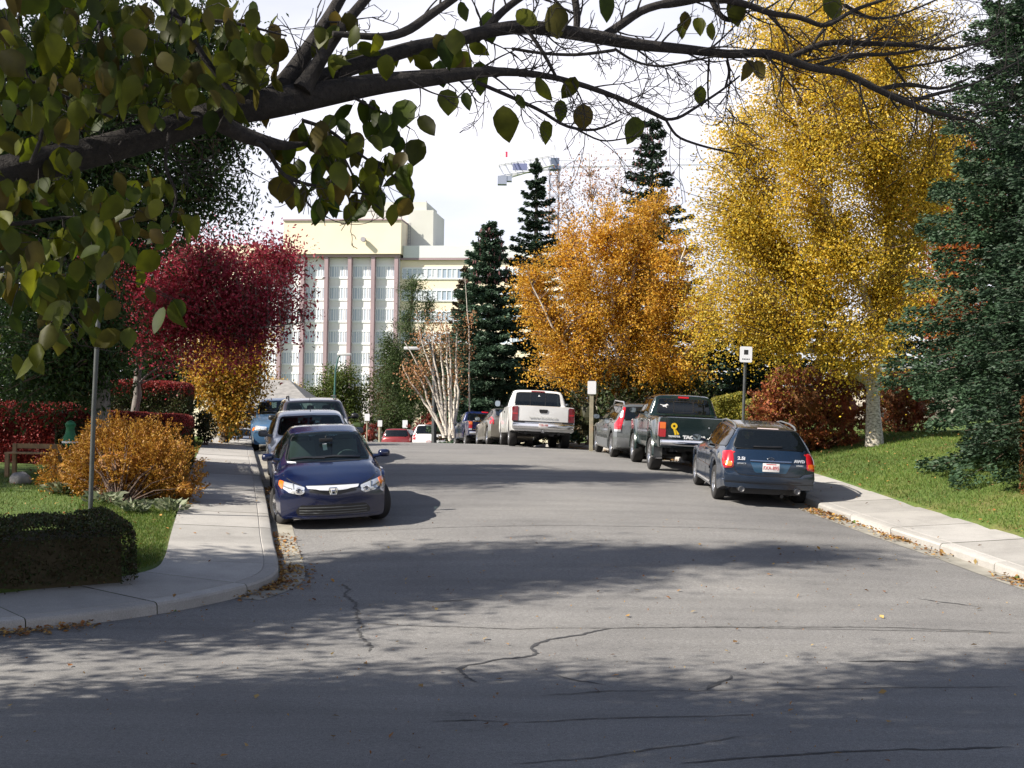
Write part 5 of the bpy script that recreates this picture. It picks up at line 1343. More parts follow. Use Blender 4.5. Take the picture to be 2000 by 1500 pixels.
# ================================================================== TREES, SHRUBS, HEDGES
def unit(v): return v / (np.linalg.norm(v, axis=-1, keepdims=True) + 1e-9)
def leaves(C, size, asp, rng, hang=.0, flat=.0, D=None, dj=.6, fold=.18):
    """one small folded blade per leaf"""
    n = len(C); size = np.broadcast_to(size, n)
    d = unit(rng.normal(size=(n, 3)))
    if D is not None: d = unit(unit(D) + d * dj)
    if hang: d[:, 2] -= hang; d = unit(d)
    r = rng.normal(size=(n, 3))
    if flat: r[:, 2] *= .3
    s = unit(np.cross(d, r)); nn = np.cross(s, d)
    h = size[:, None]; w_ = h * asp * .5
    V = np.empty((n, 4, 3))
    V[:, 0] = C - d * h * .5; V[:, 2] = C + d * h * .5
    V[:, 1] = C + s * w_ + nn * h * fold * rng.uniform(-.3, 1, (n, 1)) - d * h * .06; V[:, 3] = C - s * w_ + nn * h * fold * rng.uniform(-.3, 1, (n, 1)) - d * h * .06
    return V.reshape(-1, 3), np.arange(4 * n).reshape(n, 4)
BK_BIRCH = barkmat('birch_bark', [(.03, .028, .025), (.42, .38, .32), (.62, .58, .52)], (5, 5, 9), bmp=.3)
BK_PALE = barkmat('pale_birch_bark', [(.25, .2, .16), (.55, .5, .43), (.68, .63, .56)], (5, 5, 6), bmp=.2)
BK_BROWN = barkmat('brown_bark', [(.035, .026, .02), (.09, .07, .052), (.15, .12, .09)], (8, 8, 2))
BK_GREY = barkmat('grey_bark', [(.08, .072, .065), (.17, .155, .14), (.26, .24, .21)], (8, 8, 2))
TWIG = barkmat('twig_bark', [(.05, .03, .022), (.11, .07, .05), (.17, .11, .085)], (4, 4, 4))
def blob(px, py, d, rx, ry, wt=1.0, rd=None):
    s = pxm(d); return (at(px, py, d), (rx / s, (rd if rd else (rx + ry) / 2 * .9) / s, ry / s), wt)
def sample_blobs(blobs, n, rng, shell=2.4):
    vol = np.array([b[1][0] * b[1][1] * b[1][2] * b[2] for b in blobs]); k = rng.choice(len(blobs), n, p=vol / vol.sum())
    u = unit(rng.normal(size=(n, 3))); r = rng.random(n) ** (1 / shell)
    c = np.array([tuple(b[0]) for b in blobs])[k]; rad = np.array([b[1] for b in blobs])[k]
    return c + u * rad * r[:, None]
def resamp(P, n):
    P = np.array(P, float); d = np.concatenate([[0], np.cumsum(np.linalg.norm(np.diff(P, axis=0), axis=1))]); s = np.linspace(0, d[-1], n)
    Q = np.stack([np.interp(s, d, P[:, i]) for i in range(P.shape[1])], 1)
    for _ in range(2): Q[1:-1] = Q[1:-1] * .5 + (Q[:-2] + Q[2:]) * .25
    return Q
def tree(name, label, cat, base, stems, blobs, ncl, nl, lsize, mat, bark, seed, asp=.6, sig=.3, hang=0.0, weep=0.0, twig=TWIG, group=None, shell=2.4, br=1.0, spread=.65, nseg=5, flat=0, tk=5, ext=None):
    """stems: [(points, r0, r1)] in world space; twigs run from the stems to every leaf cluster"""
    rng = np.random.default_rng(seed)
    root = empty(name, base, label=label, cat=cat, group=group)
    O = np.array(base)
    q = MB(); nodes_, rad = [], []
    for pts, r0, r1 in stems:
        P = resamp([tuple(p) for p in pts], 14)
        P[1:-1] += rng.normal(0, r0 * .25, P[1:-1].shape)
        rr = np.linspace(0, 1, 14); rr = r0 + (r1 - r0) * rr ** .8; rr[0] *= 1.25
        q.tube([tuple(p - O) for p in P], list(rr), 10); nodes_.append(P[3:]); rad.append(rr[3:])
    tr = q.build('trunk', bark, root, True, 60)
    Nn = np.vstack(nodes_); Nr = np.concatenate(rad)
    C = sample_blobs(blobs, ncl, rng, shell)
    cz = 0
    q = MB(); L = []; Ld = []
    for c in C:
        d = np.linalg.norm(Nn - c, axis=1); pen = np.maximum(0, Nn[:, 2] - (c[2] - .35 * d)) * 1.6
        k = int(np.argmin(d + pen)); p = Nn[k]; dist = float(np.linalg.norm(c - p))
        up = np.array([0, 0, 1.0]); m1 = p + (c - p) * .35 + up * dist * .12 + rng.normal(0, .05 * dist, 3); m2 = p + (c - p) * .72 + up * dist * (.10 - weep * .0) + rng.normal(0, .04 * dist, 3)
        B_ = resamp([p, m1, m2, c - up * weep * .3], nseg + 1)
        r0 = min(Nr[k] * .7, (.008 + .011 * dist) * br)
        if r0 > .0025: q.tube([tuple(x - O) for x in B_], list(np.linspace(r0, .004 * br, nseg + 1)), tk, False)
        t = 1 - spread * rng.random(nl) ** 1.3; t = np.clip(t, 0, .999) * nseg; i = t.astype(int); f = (t - i)[:, None]
        pos = B_[i] * (1 - f) + B_[i + 1] * f + rng.normal(0, sig, (nl, 3)) * (.45 + .55 * (t / nseg))[:, None]
        if weep: pos[:, 2] -= rng.exponential(weep, nl)
        L.append(pos)
    q.build('branches', twig, tr) if len(q.v) else None
    P = np.vstack(L)
    if ext is not None: P = P[ext(P)]
    V, F = leaves(P - O, lsize * rng.uniform(.65, 1.25, len(P)), asp, rng, hang, flat)
    link('crown', npmesh('crown', V, [F], [mat]), root)
    return root
def stemp(pxs, d0, d1=None):
    d1 = d1 if d1 is not None else d0; n = len(pxs)
    return [at(x, y, d0 + (d1 - d0) * i / max(1, n - 1)) for i, (x, y) in enumerate(pxs)]
def spruce(name, label, base, H, Rb, seed, mat, nb=26, per=7, nn=110, nl=.10, nw=.022, droop=.28, pw=.85, cat='tree', group=None, zmin=.04, bark=BK_BROWN, cones=None, gap=0.0, rlim=None, azr=None):
    rng = np.random.default_rng(seed); root = empty(name, base, label=label, cat=cat, group=group)
    q = MB(); q.tube([(0, 0, -.3), (0, 0, H * .3), (rng.normal(0, .04), 0, H * .7), (0, 0, H)], [.035 * H ** .8, .028 * H ** .8, .014 * H ** .8, .012], 8); tr = q.build('trunk', bark, root, True, 60)
    q = MB(); Ps, Ds = [], []
    for w_ in range(nb):
        t = zmin + (1 - zmin) * ((w_ + rng.uniform(-.3, .3)) / nb); t = min(max(t, zmin), .985)
        r = Rb * (1 - t) ** pw + .10
        k = max(4, int(per * (1 - t * .35))); a0 = rng.random() * 6.28
        for j in range(k):
            az = a0 + 6.283 * j / k + rng.normal(0, .18); L = r * rng.uniform(.62, 1.12)
            if rng.random() < gap: L *= .5
            dx = np.array([math.cos(az), math.sin(az), 0]); lat = np.array([-dx[1], dx[0], 0]); z0 = H * t + rng.normal(0, .06)
            s = np.linspace(0, 1, 7); up = .35 * (t ** 2) * L
            dz = -droop * L * (s ** 1.2) * (1 - t * .8) + droop * .55 * L * np.clip(s - .55, 0, 1) ** 1.3 + up * s
            B_ = dx[None] * (L * s)[:, None] + np.array([0, 0, z0])[None]; B_[:, 2] += dz
            q.tube([tuple(p) for p in B_[::2]], [.012 + .006 * L, .008 + .004 * L, .006, .003], 4, False)
            n = int(nn * (.25 + .75 * L / Rb)); ss = np.clip(rng.random(n) ** .75, .08, .999); u = ss * 6; i = u.astype(int); f = (u - i)[:, None]
            P = B_[i] * (1 - f) + B_[np.minimum(i + 1, 6)] * f
            wid = (.10 + .30 * L * (1 - ss) ** .7) * np.clip(ss * 4, .2, 1); o = rng.uniform(-1, 1, n); o = np.sign(o) * np.abs(o) ** .8
            P = P + lat[None] * (o * wid)[:, None] + dx[None] * (np.abs(o) * wid * .5)[:, None]
            P[:, 2] += -np.abs(o) * wid * .22 + rng.normal(0, .025 + .015 * L, n) - rng.exponential(.03, n)
            D = dx[None] * .9 + lat[None] * (o * 1.1)[:, None] + np.array([0, 0, -.12])[None]
            Ps.append(P); Ds.append(D)
    q.build('branches', TWIG, tr)
    P = np.vstack(Ps); D = np.vstack(Ds)
    n = 160; zt = rng.uniform(.9, 1.0, n) * H; P = np.vstack([P, np.stack([rng.normal(0, .05, n), rng.normal(0, .05, n), zt], 1)]); D = np.vstack([D, np.stack([rng.normal(0, .5, n), rng.normal(0, .5, n), np.ones(n)], 1)])
    V, F = leaves(P, nl * rng.uniform(.6, 1.3, len(P)), nw / nl, rng, 0, 0, D, .45, .1)
    CV, CF, CM = V, F, [mat]; mi = np.zeros(len(F), int)
    if cones:
        n = cones; t = rng.uniform(.72, .97, n); az = rng.random(n) * 6.28; r = (Rb * (1 - t) ** pw + .05) * rng.uniform(.5, 1.0, n)
        C = np.stack([r * np.cos(az), r * np.sin(az), H * t], 1); V, F = leaves(C, .20 * rng.uniform(.7, 1.2, n), .38, rng, 3.0)
        V2, F2 = leaves(C, .20 * rng.uniform(.7, 1.2, n), .38, rng, 3.0)
        CF = np.vstack([CF, F + len(CV), F2 + len(CV) + len(V)]); CV = np.vstack([CV, V, V2]); CM = [mat, simple('cone_brown', (.13, .055, .055), .9)]; mi = np.concatenate([mi, np.ones(len(F) * 2, int)])
    link('crown', npmesh('crown', CV, [CF], CM, False, mi), root)
    return root
def hull_leaves(shape, n, lsize, asp, rng, mat, name, root, jit, D=None, depth=.25):
    P, Nn = shape(n, rng); P = P - Nn * (rng.random((n, 1)) ** 2 * depth) + rng.normal(0, jit, (n, 3))
    V, F = leaves(P, lsize * rng.uniform(.6, 1.3, n), asp, rng, 0, 0, Nn, 1.0)
    return link(name, npmesh(name, V, [F], [mat]), root)
def box_hedge(name, label, c0, e1, L1, e2, L2, H, n, lsize, mat, seed, asp=.6, jit=.025, core=None, group=None, wob=.05, topmat=None, rnd=.16):
    """clipped hedge: c0 ground corner, e1/e2 ground directions"""
    rng = np.random.default_rng(seed); c0 = np.array(c0[:2], float); e1 = np.array(e1, float) / np.linalg.norm(e1); e2 = np.array(e2, float) / np.linalg.norm(e2)
    zc = gz(*(c0 + e1 * L1 / 2 + e2 * L2 / 2)); root = empty(name, (c0[0], c0[1], zc), label=label, cat='hedge', group=group)
    def g(p): return np.array([gz(a, b) for a, b in p]) - zc
    # solid twig core
    m = MB(); k = max(2, int(L1 / .6)); V = []; F = []
    ins = .10 + rnd * .35
    for i in range(k + 1):
        a = ins + (L1 - 2 * ins) * i / k; p = c0 + e1 * a; z = gz(*(p + e2 * L2 / 2)) - zc
        for (b_, h_) in ((ins, 0), (ins, H - ins), (L2 - ins, H - ins), (L2 - ins, 0)):
            o = e1 * (a) + e2 * b_; V.append((o[0] + rng.normal(0, .02), o[1] + rng.normal(0, .02), z + h_ - (.2 if h_ == 0 else 0)))
    for i in range(k):
        for j in range(3): F.append((4 * i + j, 4 * i + j + 1, 4 * i + 5 + j, 4 * i + 4 + j))
    F += [(0, 1, 2, 3), tuple(4 * k + j for j in (3, 2, 1, 0))]
    m.add(V, F); m.build('stems', core or mat, root)
    A = np.array([L1 * H, L1 * H, L1 * L2, L2 * H, L2 * H]); f = rng.choice(5, n, p=A / A.sum()); u = rng.random(n); v = rng.random(n)
    a = np.where(f <= 2, u * L1, np.where(f == 3, 0, L1)); b_ = np.where(f == 0, 0, np.where(f == 1, L2, np.where(f == 2, v * L2, u * L2))); h = np.where(f == 2, H, v * H)
    N3 = np.zeros((n, 3)); E1 = np.array([*e1, 0]); E2 = np.array([*e2, 0])
    N3[f == 0] = -E2; N3[f == 1] = E2; N3[f == 2] = (0, 0, 1); N3[f == 3] = -E1; N3[f == 4] = E1
    ph = rng.random(6) * 6
    wb = wob * (np.sin(a * 3.1 + ph[0]) * np.sin(b_ * 2.7 + ph[1] + h * 3.7) + .6 * np.sin(a * 7.3 + ph[2] + h * 6) + .5 * np.sin(h * 9 + b_ * 8 + ph[3]))
    P = a[:, None] * E1 + b_[:, None] * E2; P[:, 2] = h
    P += N3 * (wb - rng.random(n) ** 2 * .12)[:, None] + rng.normal(0, jit, (n, 3))
    gx = np.linspace(0, L1, 12); gzv = np.array([gz(*(c0 + e1 * x + e2 * L2 / 2)) for x in gx]) - zc
    P[:, 2] += np.interp(a, gx, gzv)
    rr_ = rnd; ab = P[:, :2] @ np.linalg.inv(np.stack([e1, e2], 1)).T; u_ = np.stack([ab[:, 0] - L1 / 2, ab[:, 1] - L2 / 2, P[:, 2] - np.interp(a, gx, gzv) - H / 2], 1); hb = np.array([L1, L2, H]) / 2 - rr_
    q_ = np.maximum(np.abs(u_) - hb, 0); q_[:, 2] = np.where(u_[:, 2] < 0, 0, q_[:, 2]); ql = np.linalg.norm(q_, axis=1) + 1e-9; kf = np.where(ql > rr_, (rr_ + (ql - rr_) * .25) / ql, 1.0)[:, None]
    u2 = np.sign(u_) * (np.minimum(np.abs(u_), hb) + q_ * kf); u2[:, 2] = np.where(u_[:, 2] < 0, u_[:, 2], u2[:, 2])
    P = (u2[:, 0] + L1 / 2)[:, None] * E1 + (u2[:, 1] + L2 / 2)[:, None] * E2 + np.stack([np.zeros(n), np.zeros(n), u2[:, 2] + H / 2 + np.interp(a, gx, gzv)], 1)
    sizes = lsize * rng.uniform(.6, 1.3, n)
    if topmat is not None:
        tp = h > H - .28 + rng.normal(0, .1, n)
        for msk, mt, nm in ((~tp, mat, 'foliage'), (tp, topmat, 'top_growth')):
            V, F = leaves(P[msk], sizes[msk], asp, rng, 0, 0, N3[msk], 1.0); link(nm, npmesh(nm, V, [F], [mt]), root)
    else:
        V, F = leaves(P, sizes, asp, rng, 0, 0, N3, 1.0); link('foliage', npmesh('foliage', V, [F], [mat]), root)
    return root
def shrub(name, label, base, blobs, n, lsize, mat, seed, asp=.5, nst=26, sprig=.22, cat='shrub', group=None, core=True, up=.3, jit=.03):
    """loose shrub: sprigs of leaves radiating from the middle, over twiggy stems"""
    rng = np.random.default_rng(seed); root = empty(name, base, label=label, cat=cat, group=group); O = np.array(base)
    ns = max(60, n // 22); S = sample_blobs(blobs, ns, rng, 5.0); S = S[S[:, 2] > O[2] + .02]; ns = len(S)
    q = MB()
    for k in rng.choice(ns, min(nst, ns), False): q.tube([tuple(np.array((rng.normal(0, .06), rng.normal(0, .06), -.05))), tuple((S[k] - O) * .55 + np.array((0, 0, .08))), tuple(S[k] - O)], [.014, .009, .003], 5, False)
    st = q.build('stems', TWIG, root)
    c = np.array([tuple(b[0]) for b in blobs]); k = np.argmin(np.linalg.norm(S[:, None] - c[None], axis=2), axis=1)
    D = unit(S - c[k]); D[:, 2] += up; D = unit(D); D = unit(D + rng.normal(0, .35, D.shape))
    i = rng.integers(0, ns, n); t = rng.random(n) - .35
    P = S[i] + D[i] * (t * sprig)[:, None] + rng.normal(0, jit, (n, 3)) - O
    P[:, 2] = np.maximum(P[:, 2], .01)
    V, F = leaves(P, lsize * rng.uniform(.6, 1.3, n), asp, rng, 0, 0, D[i], .9); link('foliage', npmesh('foliage', V, [F], [mat]), root)
    if core:
        V = []; Fq = []
        for b in blobs:
            bm = bmesh.new(); bmesh.ops.create_icosphere(bm, subdivisions=2, radius=1.0); o = len(V)
            for v in bm.verts:
                j = rng.uniform(.38, .55); V.append(tuple(np.array((v.co.x * b[1][0] * j, v.co.y * b[1][1] * j, v.co.z * b[1][2] * j)) + np.array(b[0]) - O))
            Fq += [tuple(v.index + o for v in f.verts) for f in bm.faces]; bm.free()
        V = [(a, b_, max(c_, -.1)) for a, b_, c_ in V]
        me = bpy.data.meshes.new('inner_growth'); me.from_pydata(V, [], Fq); me.materials.append(mat); link('inner_growth', me, st)
    return root
# leaf colours
LF_YEL = leafmat('yellow_birch_leaf', [(.74, .46, .03), (.80, .57, .06), (.66, .44, .035), (.42, .36, .04), (.84, .64, .14)], .5)
LF_ORG = leafmat('orange_birch_leaf', [(.56, .26, .02), (.70, .40, .035), (.74, .48, .07), (.42, .18, .02), (.66, .35, .03)], .5)
LF_RED = leafmat('crabapple_leaf', [(.46, .03, .07), (.58, .08, .13), (.30, .02, .045), (.10, .06, .025), (.68, .16, .20)], .5)
LF_GRN = leafmat('ash_leaf', [(.022, .05, .012), (.035, .075, .018), (.06, .10, .02), (.018, .04, .012)], .35)
LF_GOLD = leafmat('golden_shrub_leaf', [(.30, .12, .012), (.44, .22, .025), (.50, .30, .045), (.24, .085, .012), (.38, .17, .02)], .3)
LF_YO = leafmat('golden_tree_leaf', [(.5, .27, .03), (.42, .18, .02), (.55, .36, .04), (.2, .16, .03)], .4)
LF_HRED = leafmat('red_hedge_leaf', [(.26, .02, .022), (.17, .03, .02), (.36, .04, .04), (.08, .035, .018)], .3)
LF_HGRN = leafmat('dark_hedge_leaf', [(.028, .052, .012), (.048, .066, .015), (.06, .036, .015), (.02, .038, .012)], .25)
LF_HBRN = leafmat('brown_hedge_leaf', [(.15, .07, .025), (.22, .10, .035), (.10, .06, .02)], .25)
LF_HYG = leafmat('yellow_hedge_leaf', [(.28, .26, .03), (.36, .30, .05), (.18, .19, .03), (.10, .12, .02)], .3)
LF_RUST = leafmat('rust_shrub_leaf', [(.24, .05, .025), (.34, .10, .03), (.14, .05, .03), (.30, .17, .04), (.18, .035, .03)], .3)
LF_RTREE = leafmat('rust_tree_leaf', [(.38, .10, .02), (.30, .06, .02), (.46, .20, .03)], .4)
LF_SPR = leafmat('blue_spruce_needle', [(.032, .068, .032), (.050, .098, .048), (.022, .048, .022), (.075, .125, .068)], .1, .6)
LF_SPD = leafmat('dark_spruce_needle', [(.020, .044, .022), (.034, .066, .034), (.014, .030, .016)], .1, .6)
LF_PINE = leafmat('pine_needle', [(.04, .07, .015), (.065, .10, .022), (.028, .05, .014)], .15, .6)
LF_BUSH = leafmat('round_bush_leaf', [(.06, .10, .015), (.10, .14, .02), (.04, .07, .012), (.16, .16, .03)], .35)
LF_PALEY = leafmat('pale_yellow_leaf', [(.62, .42, .12), (.55, .40, .16), (.45, .33, .10)], .4)
LF_BARB = leafmat('barberry_leaf', [(.20, .02, .02), (.13, .018, .02), (.30, .06, .03)], .3)
LF_PINK = leafmat('pinkish_twig_leaf', [(.42, .22, .10), (.36, .17, .09), (.5, .3, .12)], .4)
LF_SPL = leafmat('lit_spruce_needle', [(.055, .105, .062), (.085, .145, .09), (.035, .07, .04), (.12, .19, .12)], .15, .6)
# ------------------------------------------------------------------ right side of the street
zb = gz(9.0, 32.0)
yb = Vector((at(1708, 865, 32).x, 32.0, zb - .05))
tree('yellow_birch', 'large yellow weeping birch with white trunk on the right lawn', 'tree', yb,
     [([yb, at(1706, 800, 32), at(1700, 745, 32), at(1722, 600, 32.2), at(1742, 420, 32.4), at(1728, 180, 32), at(1715, -60, 32)],   .185, .035),
      ([at(1700, 752, 32), at(1650, 715, 31.8), at(1600, 692, 31.5), at(1565, 676, 31.2)], .09, .03),
      ([at(1716, 640, 32), at(1640, 480, 31.5), at(1570, 300, 31), at(1540, 120, 31)], .10, .02),
      ([at(1730, 560, 32.2), at(1800, 420, 32.5), at(1850, 260, 33)], .09, .02),
      ([at(1710, 680, 32), at(1560, 560, 32.6), at(1460, 420, 33), at(1440, 300, 33)], .09, .02),
      ([at(1740, 330, 32.2), at(1660, 160, 33), at(1620, 0, 33)], .07, .02)],
     [blob(1600, 260, 32, 215, 190), blob(1500, 500, 32, 160, 165), blob(1690, 540, 32, 180, 150), blob(1790, 300, 32.5, 120, 200), blob(1650, 40, 32, 240, 130), blob(1400, 440, 31.6, 80, 140, 1.6, 70), blob(1365, 590, 31.4, 58, 110, 1.7, 50), blob(1495, 610, 31.6, 92, 55, 1.4, 60), blob(1680, 665, 31, 100, 55, 1.2), blob(1440, 250, 32, 60, 80, .6)],
     1300, 165, .064, LF_YEL, BK_BIRCH, 11, .74, .19, .5, .24, shell=2.3, spread=.75)
ob = Vector((at(1222, 868, 46).x, 46.0, gz(at(1222, 868, 46).x, 46) - .05))
tree('orange_birch', 'orange leaved clump birch with several white stems behind the parked cars', 'tree', ob,
     [([ob, at(1215, 780, 46), at(1222, 650, 46), at(1238, 520, 46), at(1275, 420, 46)], .17, .03),
      ([ob, at(1200, 760, 45.7), at(1165, 600, 45.4), at(1120, 480, 45)], .13, .02),
      ([ob, at(1255, 740, 45.6), at(1300, 600, 45.2), at(1340, 480, 45)], .13, .02),
      ([ob, at(1180, 770, 45), at(1090, 660, 44.5), at(1040, 560, 44.3)], .10, .02),
      ([ob, at(1205, 700, 45.5), at(1190, 500, 45.5), at(1180, 400, 45.5)], .11, .02),
      ([ob, at(1270, 760, 45), at(1350, 680, 44.5), at(1390, 600, 44.5)], .08, .02)],
     [blob(1200, 600, 46, 165, 170), blob(1080, 620, 45.5, 80, 115, 1.2), blob(1320, 600, 45.5, 95, 150), blob(1210, 455, 46, 115, 75), blob(1080, 490, 46, 55, 60), blob(1120, 715, 45, 115, 48, 1.3), blob(1280, 725, 45, 130, 42, 1.3), blob(1040, 560, 45.5, 45, 80, 1.3), blob(1270, 400, 46.5, 60, 50)],
     850, 115, .082, LF_ORG, BK_PALE, 12, .72, .20, .3, .1, shell=2.2)
sb = Vector((at(1165, 800, 56).x, 56.0, .2))
tree('sparse_birch', 'almost bare birch top with pinkish twigs between the crane and the tall spruce', 'tree', sb,
     [([sb, at(1165, 650, 56), at(1160, 480, 56), at(1150, 300, 56)], .12, .02), ([at(1163, 560, 56), at(1110, 430, 56), at(1085, 350, 56)], .06, .012), ([at(1161, 520, 56), at(1200, 400, 56), at(1215, 300, 56)], .06, .012)],
     [blob(1150, 370, 56, 80, 90), blob(1100, 420, 56, 55, 60), blob(1200, 350, 56, 40, 60)], 170, 12, .10, LF_PINK, BK_PALE, 13, .7, .3, .2, .1, shell=2.0, br=.8)
def sp_at(px, d, topy, **k):
    x = at(px, 800, d).x; b = Vector((x, d, (gz(x, d) if d < 50 else float(B(d))) - .1)); return b, at(px, topy, d).z - b.z
b0, H = sp_at(2012, 25.5, -190)
spruce('blue_spruce', 'blue green spruce with boughs down to the lawn beside the white birch trunk', b0, H, 3.0, 21, LF_SPR, 38, 11, 760, .10, .045, .34, .60, gap=.25)
b0, H = sp_at(2165, 22.5, -420)
spruce('blue_spruce', 'dark tall spruce at the right edge of the picture, nearest to the viewer', b0, H, 2.4, 22, LF_SPD, 44, 11, 600, .10, .045, .30, .5, zmin=.09)
b0, H = sp_at(1268, 58, 232)
spruce('spruce', 'tallest dark spruce rising above the orange birch', b0, H, 3.3, 23, LF_SPD, 34, 8, 260, .22, .085, .12, .62, cones=120, gap=.25)
b0, H = sp_at(950, 61, 432)
spruce('spruce', 'full blue green spruce left of the orange birch, purple cones at its top', b0, H, 2.8, 24, LF_SPL, 34, 10, 460, .19, .08, .30, .62, cones=200, gap=.2)
b0, H = sp_at(1042, 62, 308)
spruce('spruce', 'slender spruce in front of the crane mast', b0, H, 2.9, 25, LF_SPD, 36, 8, 280, .20, .08, .10, .78, gap=.25)
b0, H = sp_at(1490, 48, 560)
spruce('spruce', 'dark spruce showing between the parking sign and the yellow birch', b0, H, 2.5, 26, LF_SPD, 28, 8, 220, .20, .08)
b0, H = sp_at(1385, 52, 600)
spruce('spruce', 'dark spruce behind the orange birch at its right', b0, H, 2.7, 27, LF_SPD, 28, 8, 220, .20, .08)
b0, H = sp_at(905, 66, 520)
spruce('spruce', 'brownish thin spruce beside the wing of the tower block', b0, H, 1.6, 28, leafmat('brown_spruce_needle', [(.07, .055, .03), (.10, .07, .04), (.04, .045, .025)], .1), 28, 7, 160, .20, .08, .1, .7)
wb = Vector((at(1450, 800, 60).x, 60.0, .3))
tree('willow', 'pale yellow tree showing behind the parking sign', 'tree', wb, [([wb, at(1450, 720, 60), at(1450, 600, 60)], .15, .03)], [blob(1445, 715, 60, 50, 55), blob(1480, 640, 60, 70, 60)], 120, 70, .13, LF_HYG, BK_GREY, 14, .5, .3, .5, .2)
rb = Vector((at(1870, 800, 39).x, 39.0, gz(at(1870, 800, 39).x, 39)))
tree('rust_tree', 'rust orange tree between the yellow birch and the blue spruce', 'tree', rb, [([rb, at(1870, 600, 39), at(1865, 300, 39)], .16, .03)], [blob(1865, 390, 39, 95, 160), blob(1840, 570, 38, 80, 110)], 230, 90, .11, LF_RTREE, BK_GREY, 15, .65, .3)
for i, (px, d, ty, lb) in enumerate(((1600, 62, 420, 'dark evergreen far behind the yellow birch, left of its trunk'), (1760, 60, 330, 'dark evergreen far behind the yellow birch, right of its trunk'), (1950, 48, 200, 'dark evergreen behind the blue spruce'))):
    b0, H = sp_at(px, d, ty); spruce('evergreen', lb, b0, H, 3.3, 30 + i, LF_SPD, 28, 8, 200, .25, .10)
def sh_base(px, py, d):
    x = at(px, py, d).x; return Vector((x, d, gz(x, d)))
shrub('rust_shrub', 'rust red shrub mass between the yellow hedge and the birch trunk', sh_base(1575, 860, 33.5), [blob(1570, 795, 33.5, 95, 78), blob(1645, 800, 33.5, 62, 75), blob(1510, 805, 33.5, 48, 62), blob(1590, 850, 33.3, 90, 30)], 24000, .08, LF_RUST, 41, .55, 40, .28)
shrub('rust_shrub', 'small orange red shrub just right of the birch trunk', sh_base(1755, 830, 35), [blob(1750, 790, 35, 45, 65), blob(1790, 800, 35, 30, 50)], 9000, .08, LF_RUST, 42, .55, 20, .25)
p0 = at(1396, 800, 37.5); box_hedge('yellow_hedge', 'clipped yellow green hedge left of the parking sign post', (p0.x, 37.5), (1, .05), .95, (0, 1), 1.2, 1.45, 7000, .075, LF_HYG, 51)
p0 = at(1458, 800, 36.5); box_hedge('yellow_hedge', 'clipped yellow green hedge right of the parking sign post', (p0.x, 36.5), (1, .05), 1.3, (0, 1), 1.2, 1.30, 9000, .075, LF_HYG, 52)
p0 = at(2018, 900, 21.8); box_hedge('brown_hedge', 'clipped brown hedge cut off by the right edge of the picture', (p0.x, 21.3), (1, 0), 2.5, (0, 1), 1.2, 1.75, 9000, .045, LF_HBRN, 53, wob=.02)
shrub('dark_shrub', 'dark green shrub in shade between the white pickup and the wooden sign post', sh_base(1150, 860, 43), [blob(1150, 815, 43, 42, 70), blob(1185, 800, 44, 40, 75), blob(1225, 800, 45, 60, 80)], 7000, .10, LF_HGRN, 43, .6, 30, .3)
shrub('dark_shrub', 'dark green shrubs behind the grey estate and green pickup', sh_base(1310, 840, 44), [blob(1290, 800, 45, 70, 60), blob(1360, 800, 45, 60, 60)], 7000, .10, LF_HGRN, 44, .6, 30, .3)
# ------------------------------------------------------------------ far middle
pb = Vector((at(800, 840, 98).x, 98.0, -1.3))
tree('pine', 'bushy green pine in front of the right end of the tower block', 'tree', pb, [([pb, at(800, 720, 98), at(805, 540, 98)], .18, .03), ([at(800, 720, 98), at(838, 600, 98)], .07, .02), ([at(800, 760, 98), at(755, 680, 98)], .07, .02)],
     [blob(806, 585, 98, 36, 58), blob(792, 680, 98, 50, 62), blob(838, 615, 98, 24, 42), blob(762, 720, 98, 34, 62), blob(775, 790, 97, 62, 60), blob(822, 740, 98, 40, 60)], 190, 150, .27, LF_PINE, BK_BROWN, 61, .14, .34, -.4, tk=4)
bb = Vector((at(660, 850, 102).x, 102.0, -1.4))
tree('round_bush', 'rounded green tree beyond the rise below the tower block', 'tree', bb, [([bb, at(660, 800, 102), at(660, 740, 102)], .12, .03)], [blob(655, 770, 102, 68, 60), blob(702, 785, 102, 42, 58), blob(618, 785, 102, 36, 55), blob(665, 735, 102, 40, 25), blob(660, 835, 101, 85, 40)], 230, 120, .19, LF_BUSH, BK_BROWN, 62, .5, .36)
gb = Vector((at(548, 800, 108).x, 108.0, -1.6))
tree('pale_yellow_tree', 'small pale yellow tree below the left windows of the tower block', 'tree', gb, [([gb, at(548, 770, 108), at(548, 745, 108)], .1, .03)], [blob(540, 757, 108, 22, 20), blob(565, 765, 108, 26, 18)], 80, 70, .18, LF_PALEY, BK_GREY, 63, .6, .2)
cb = Vector((at(872, 850, 57).x, 57.0, float(B(57)) - .1))
stm = []
for pts in ([(880, 860), (862, 800), (845, 730), (822, 660), (815, 630)], [(872, 850), (855, 790), (835, 740), (800, 690), (790, 668)], [(868, 855), (862, 770), (846, 700), (843, 640)], [(872, 850), (868, 760), (862, 690), (860, 625)], [(878, 850), (880, 780), (872, 680), (870, 612)], [(884, 850), (888, 780), (892, 700), (893, 650)], [(886, 855), (880, 760), (880, 700), (873, 640)], [(868, 850), (840, 800), (800, 745), (786, 712)], [(878, 852), (898, 790), (888, 720), (892, 655)], [(864, 840), (838, 790), (825, 745), (805, 720)]):
    stm.append((stemp(pts, 57), .085, .018))
tree('bare_birch', 'nearly bare clump of white birch stems beside the full spruce', 'tree', cb, stm, [blob(850, 640, 57, 62, 42, .5), blob(815, 735, 57, 38, 45), blob(890, 740, 57.5, 24, 48, 1.2), blob(860, 690, 57, 55, 40, .5)], 150, 12, .11, LF_PINK, BK_PALE, 64, .65, .22, .2, .05, br=.7)
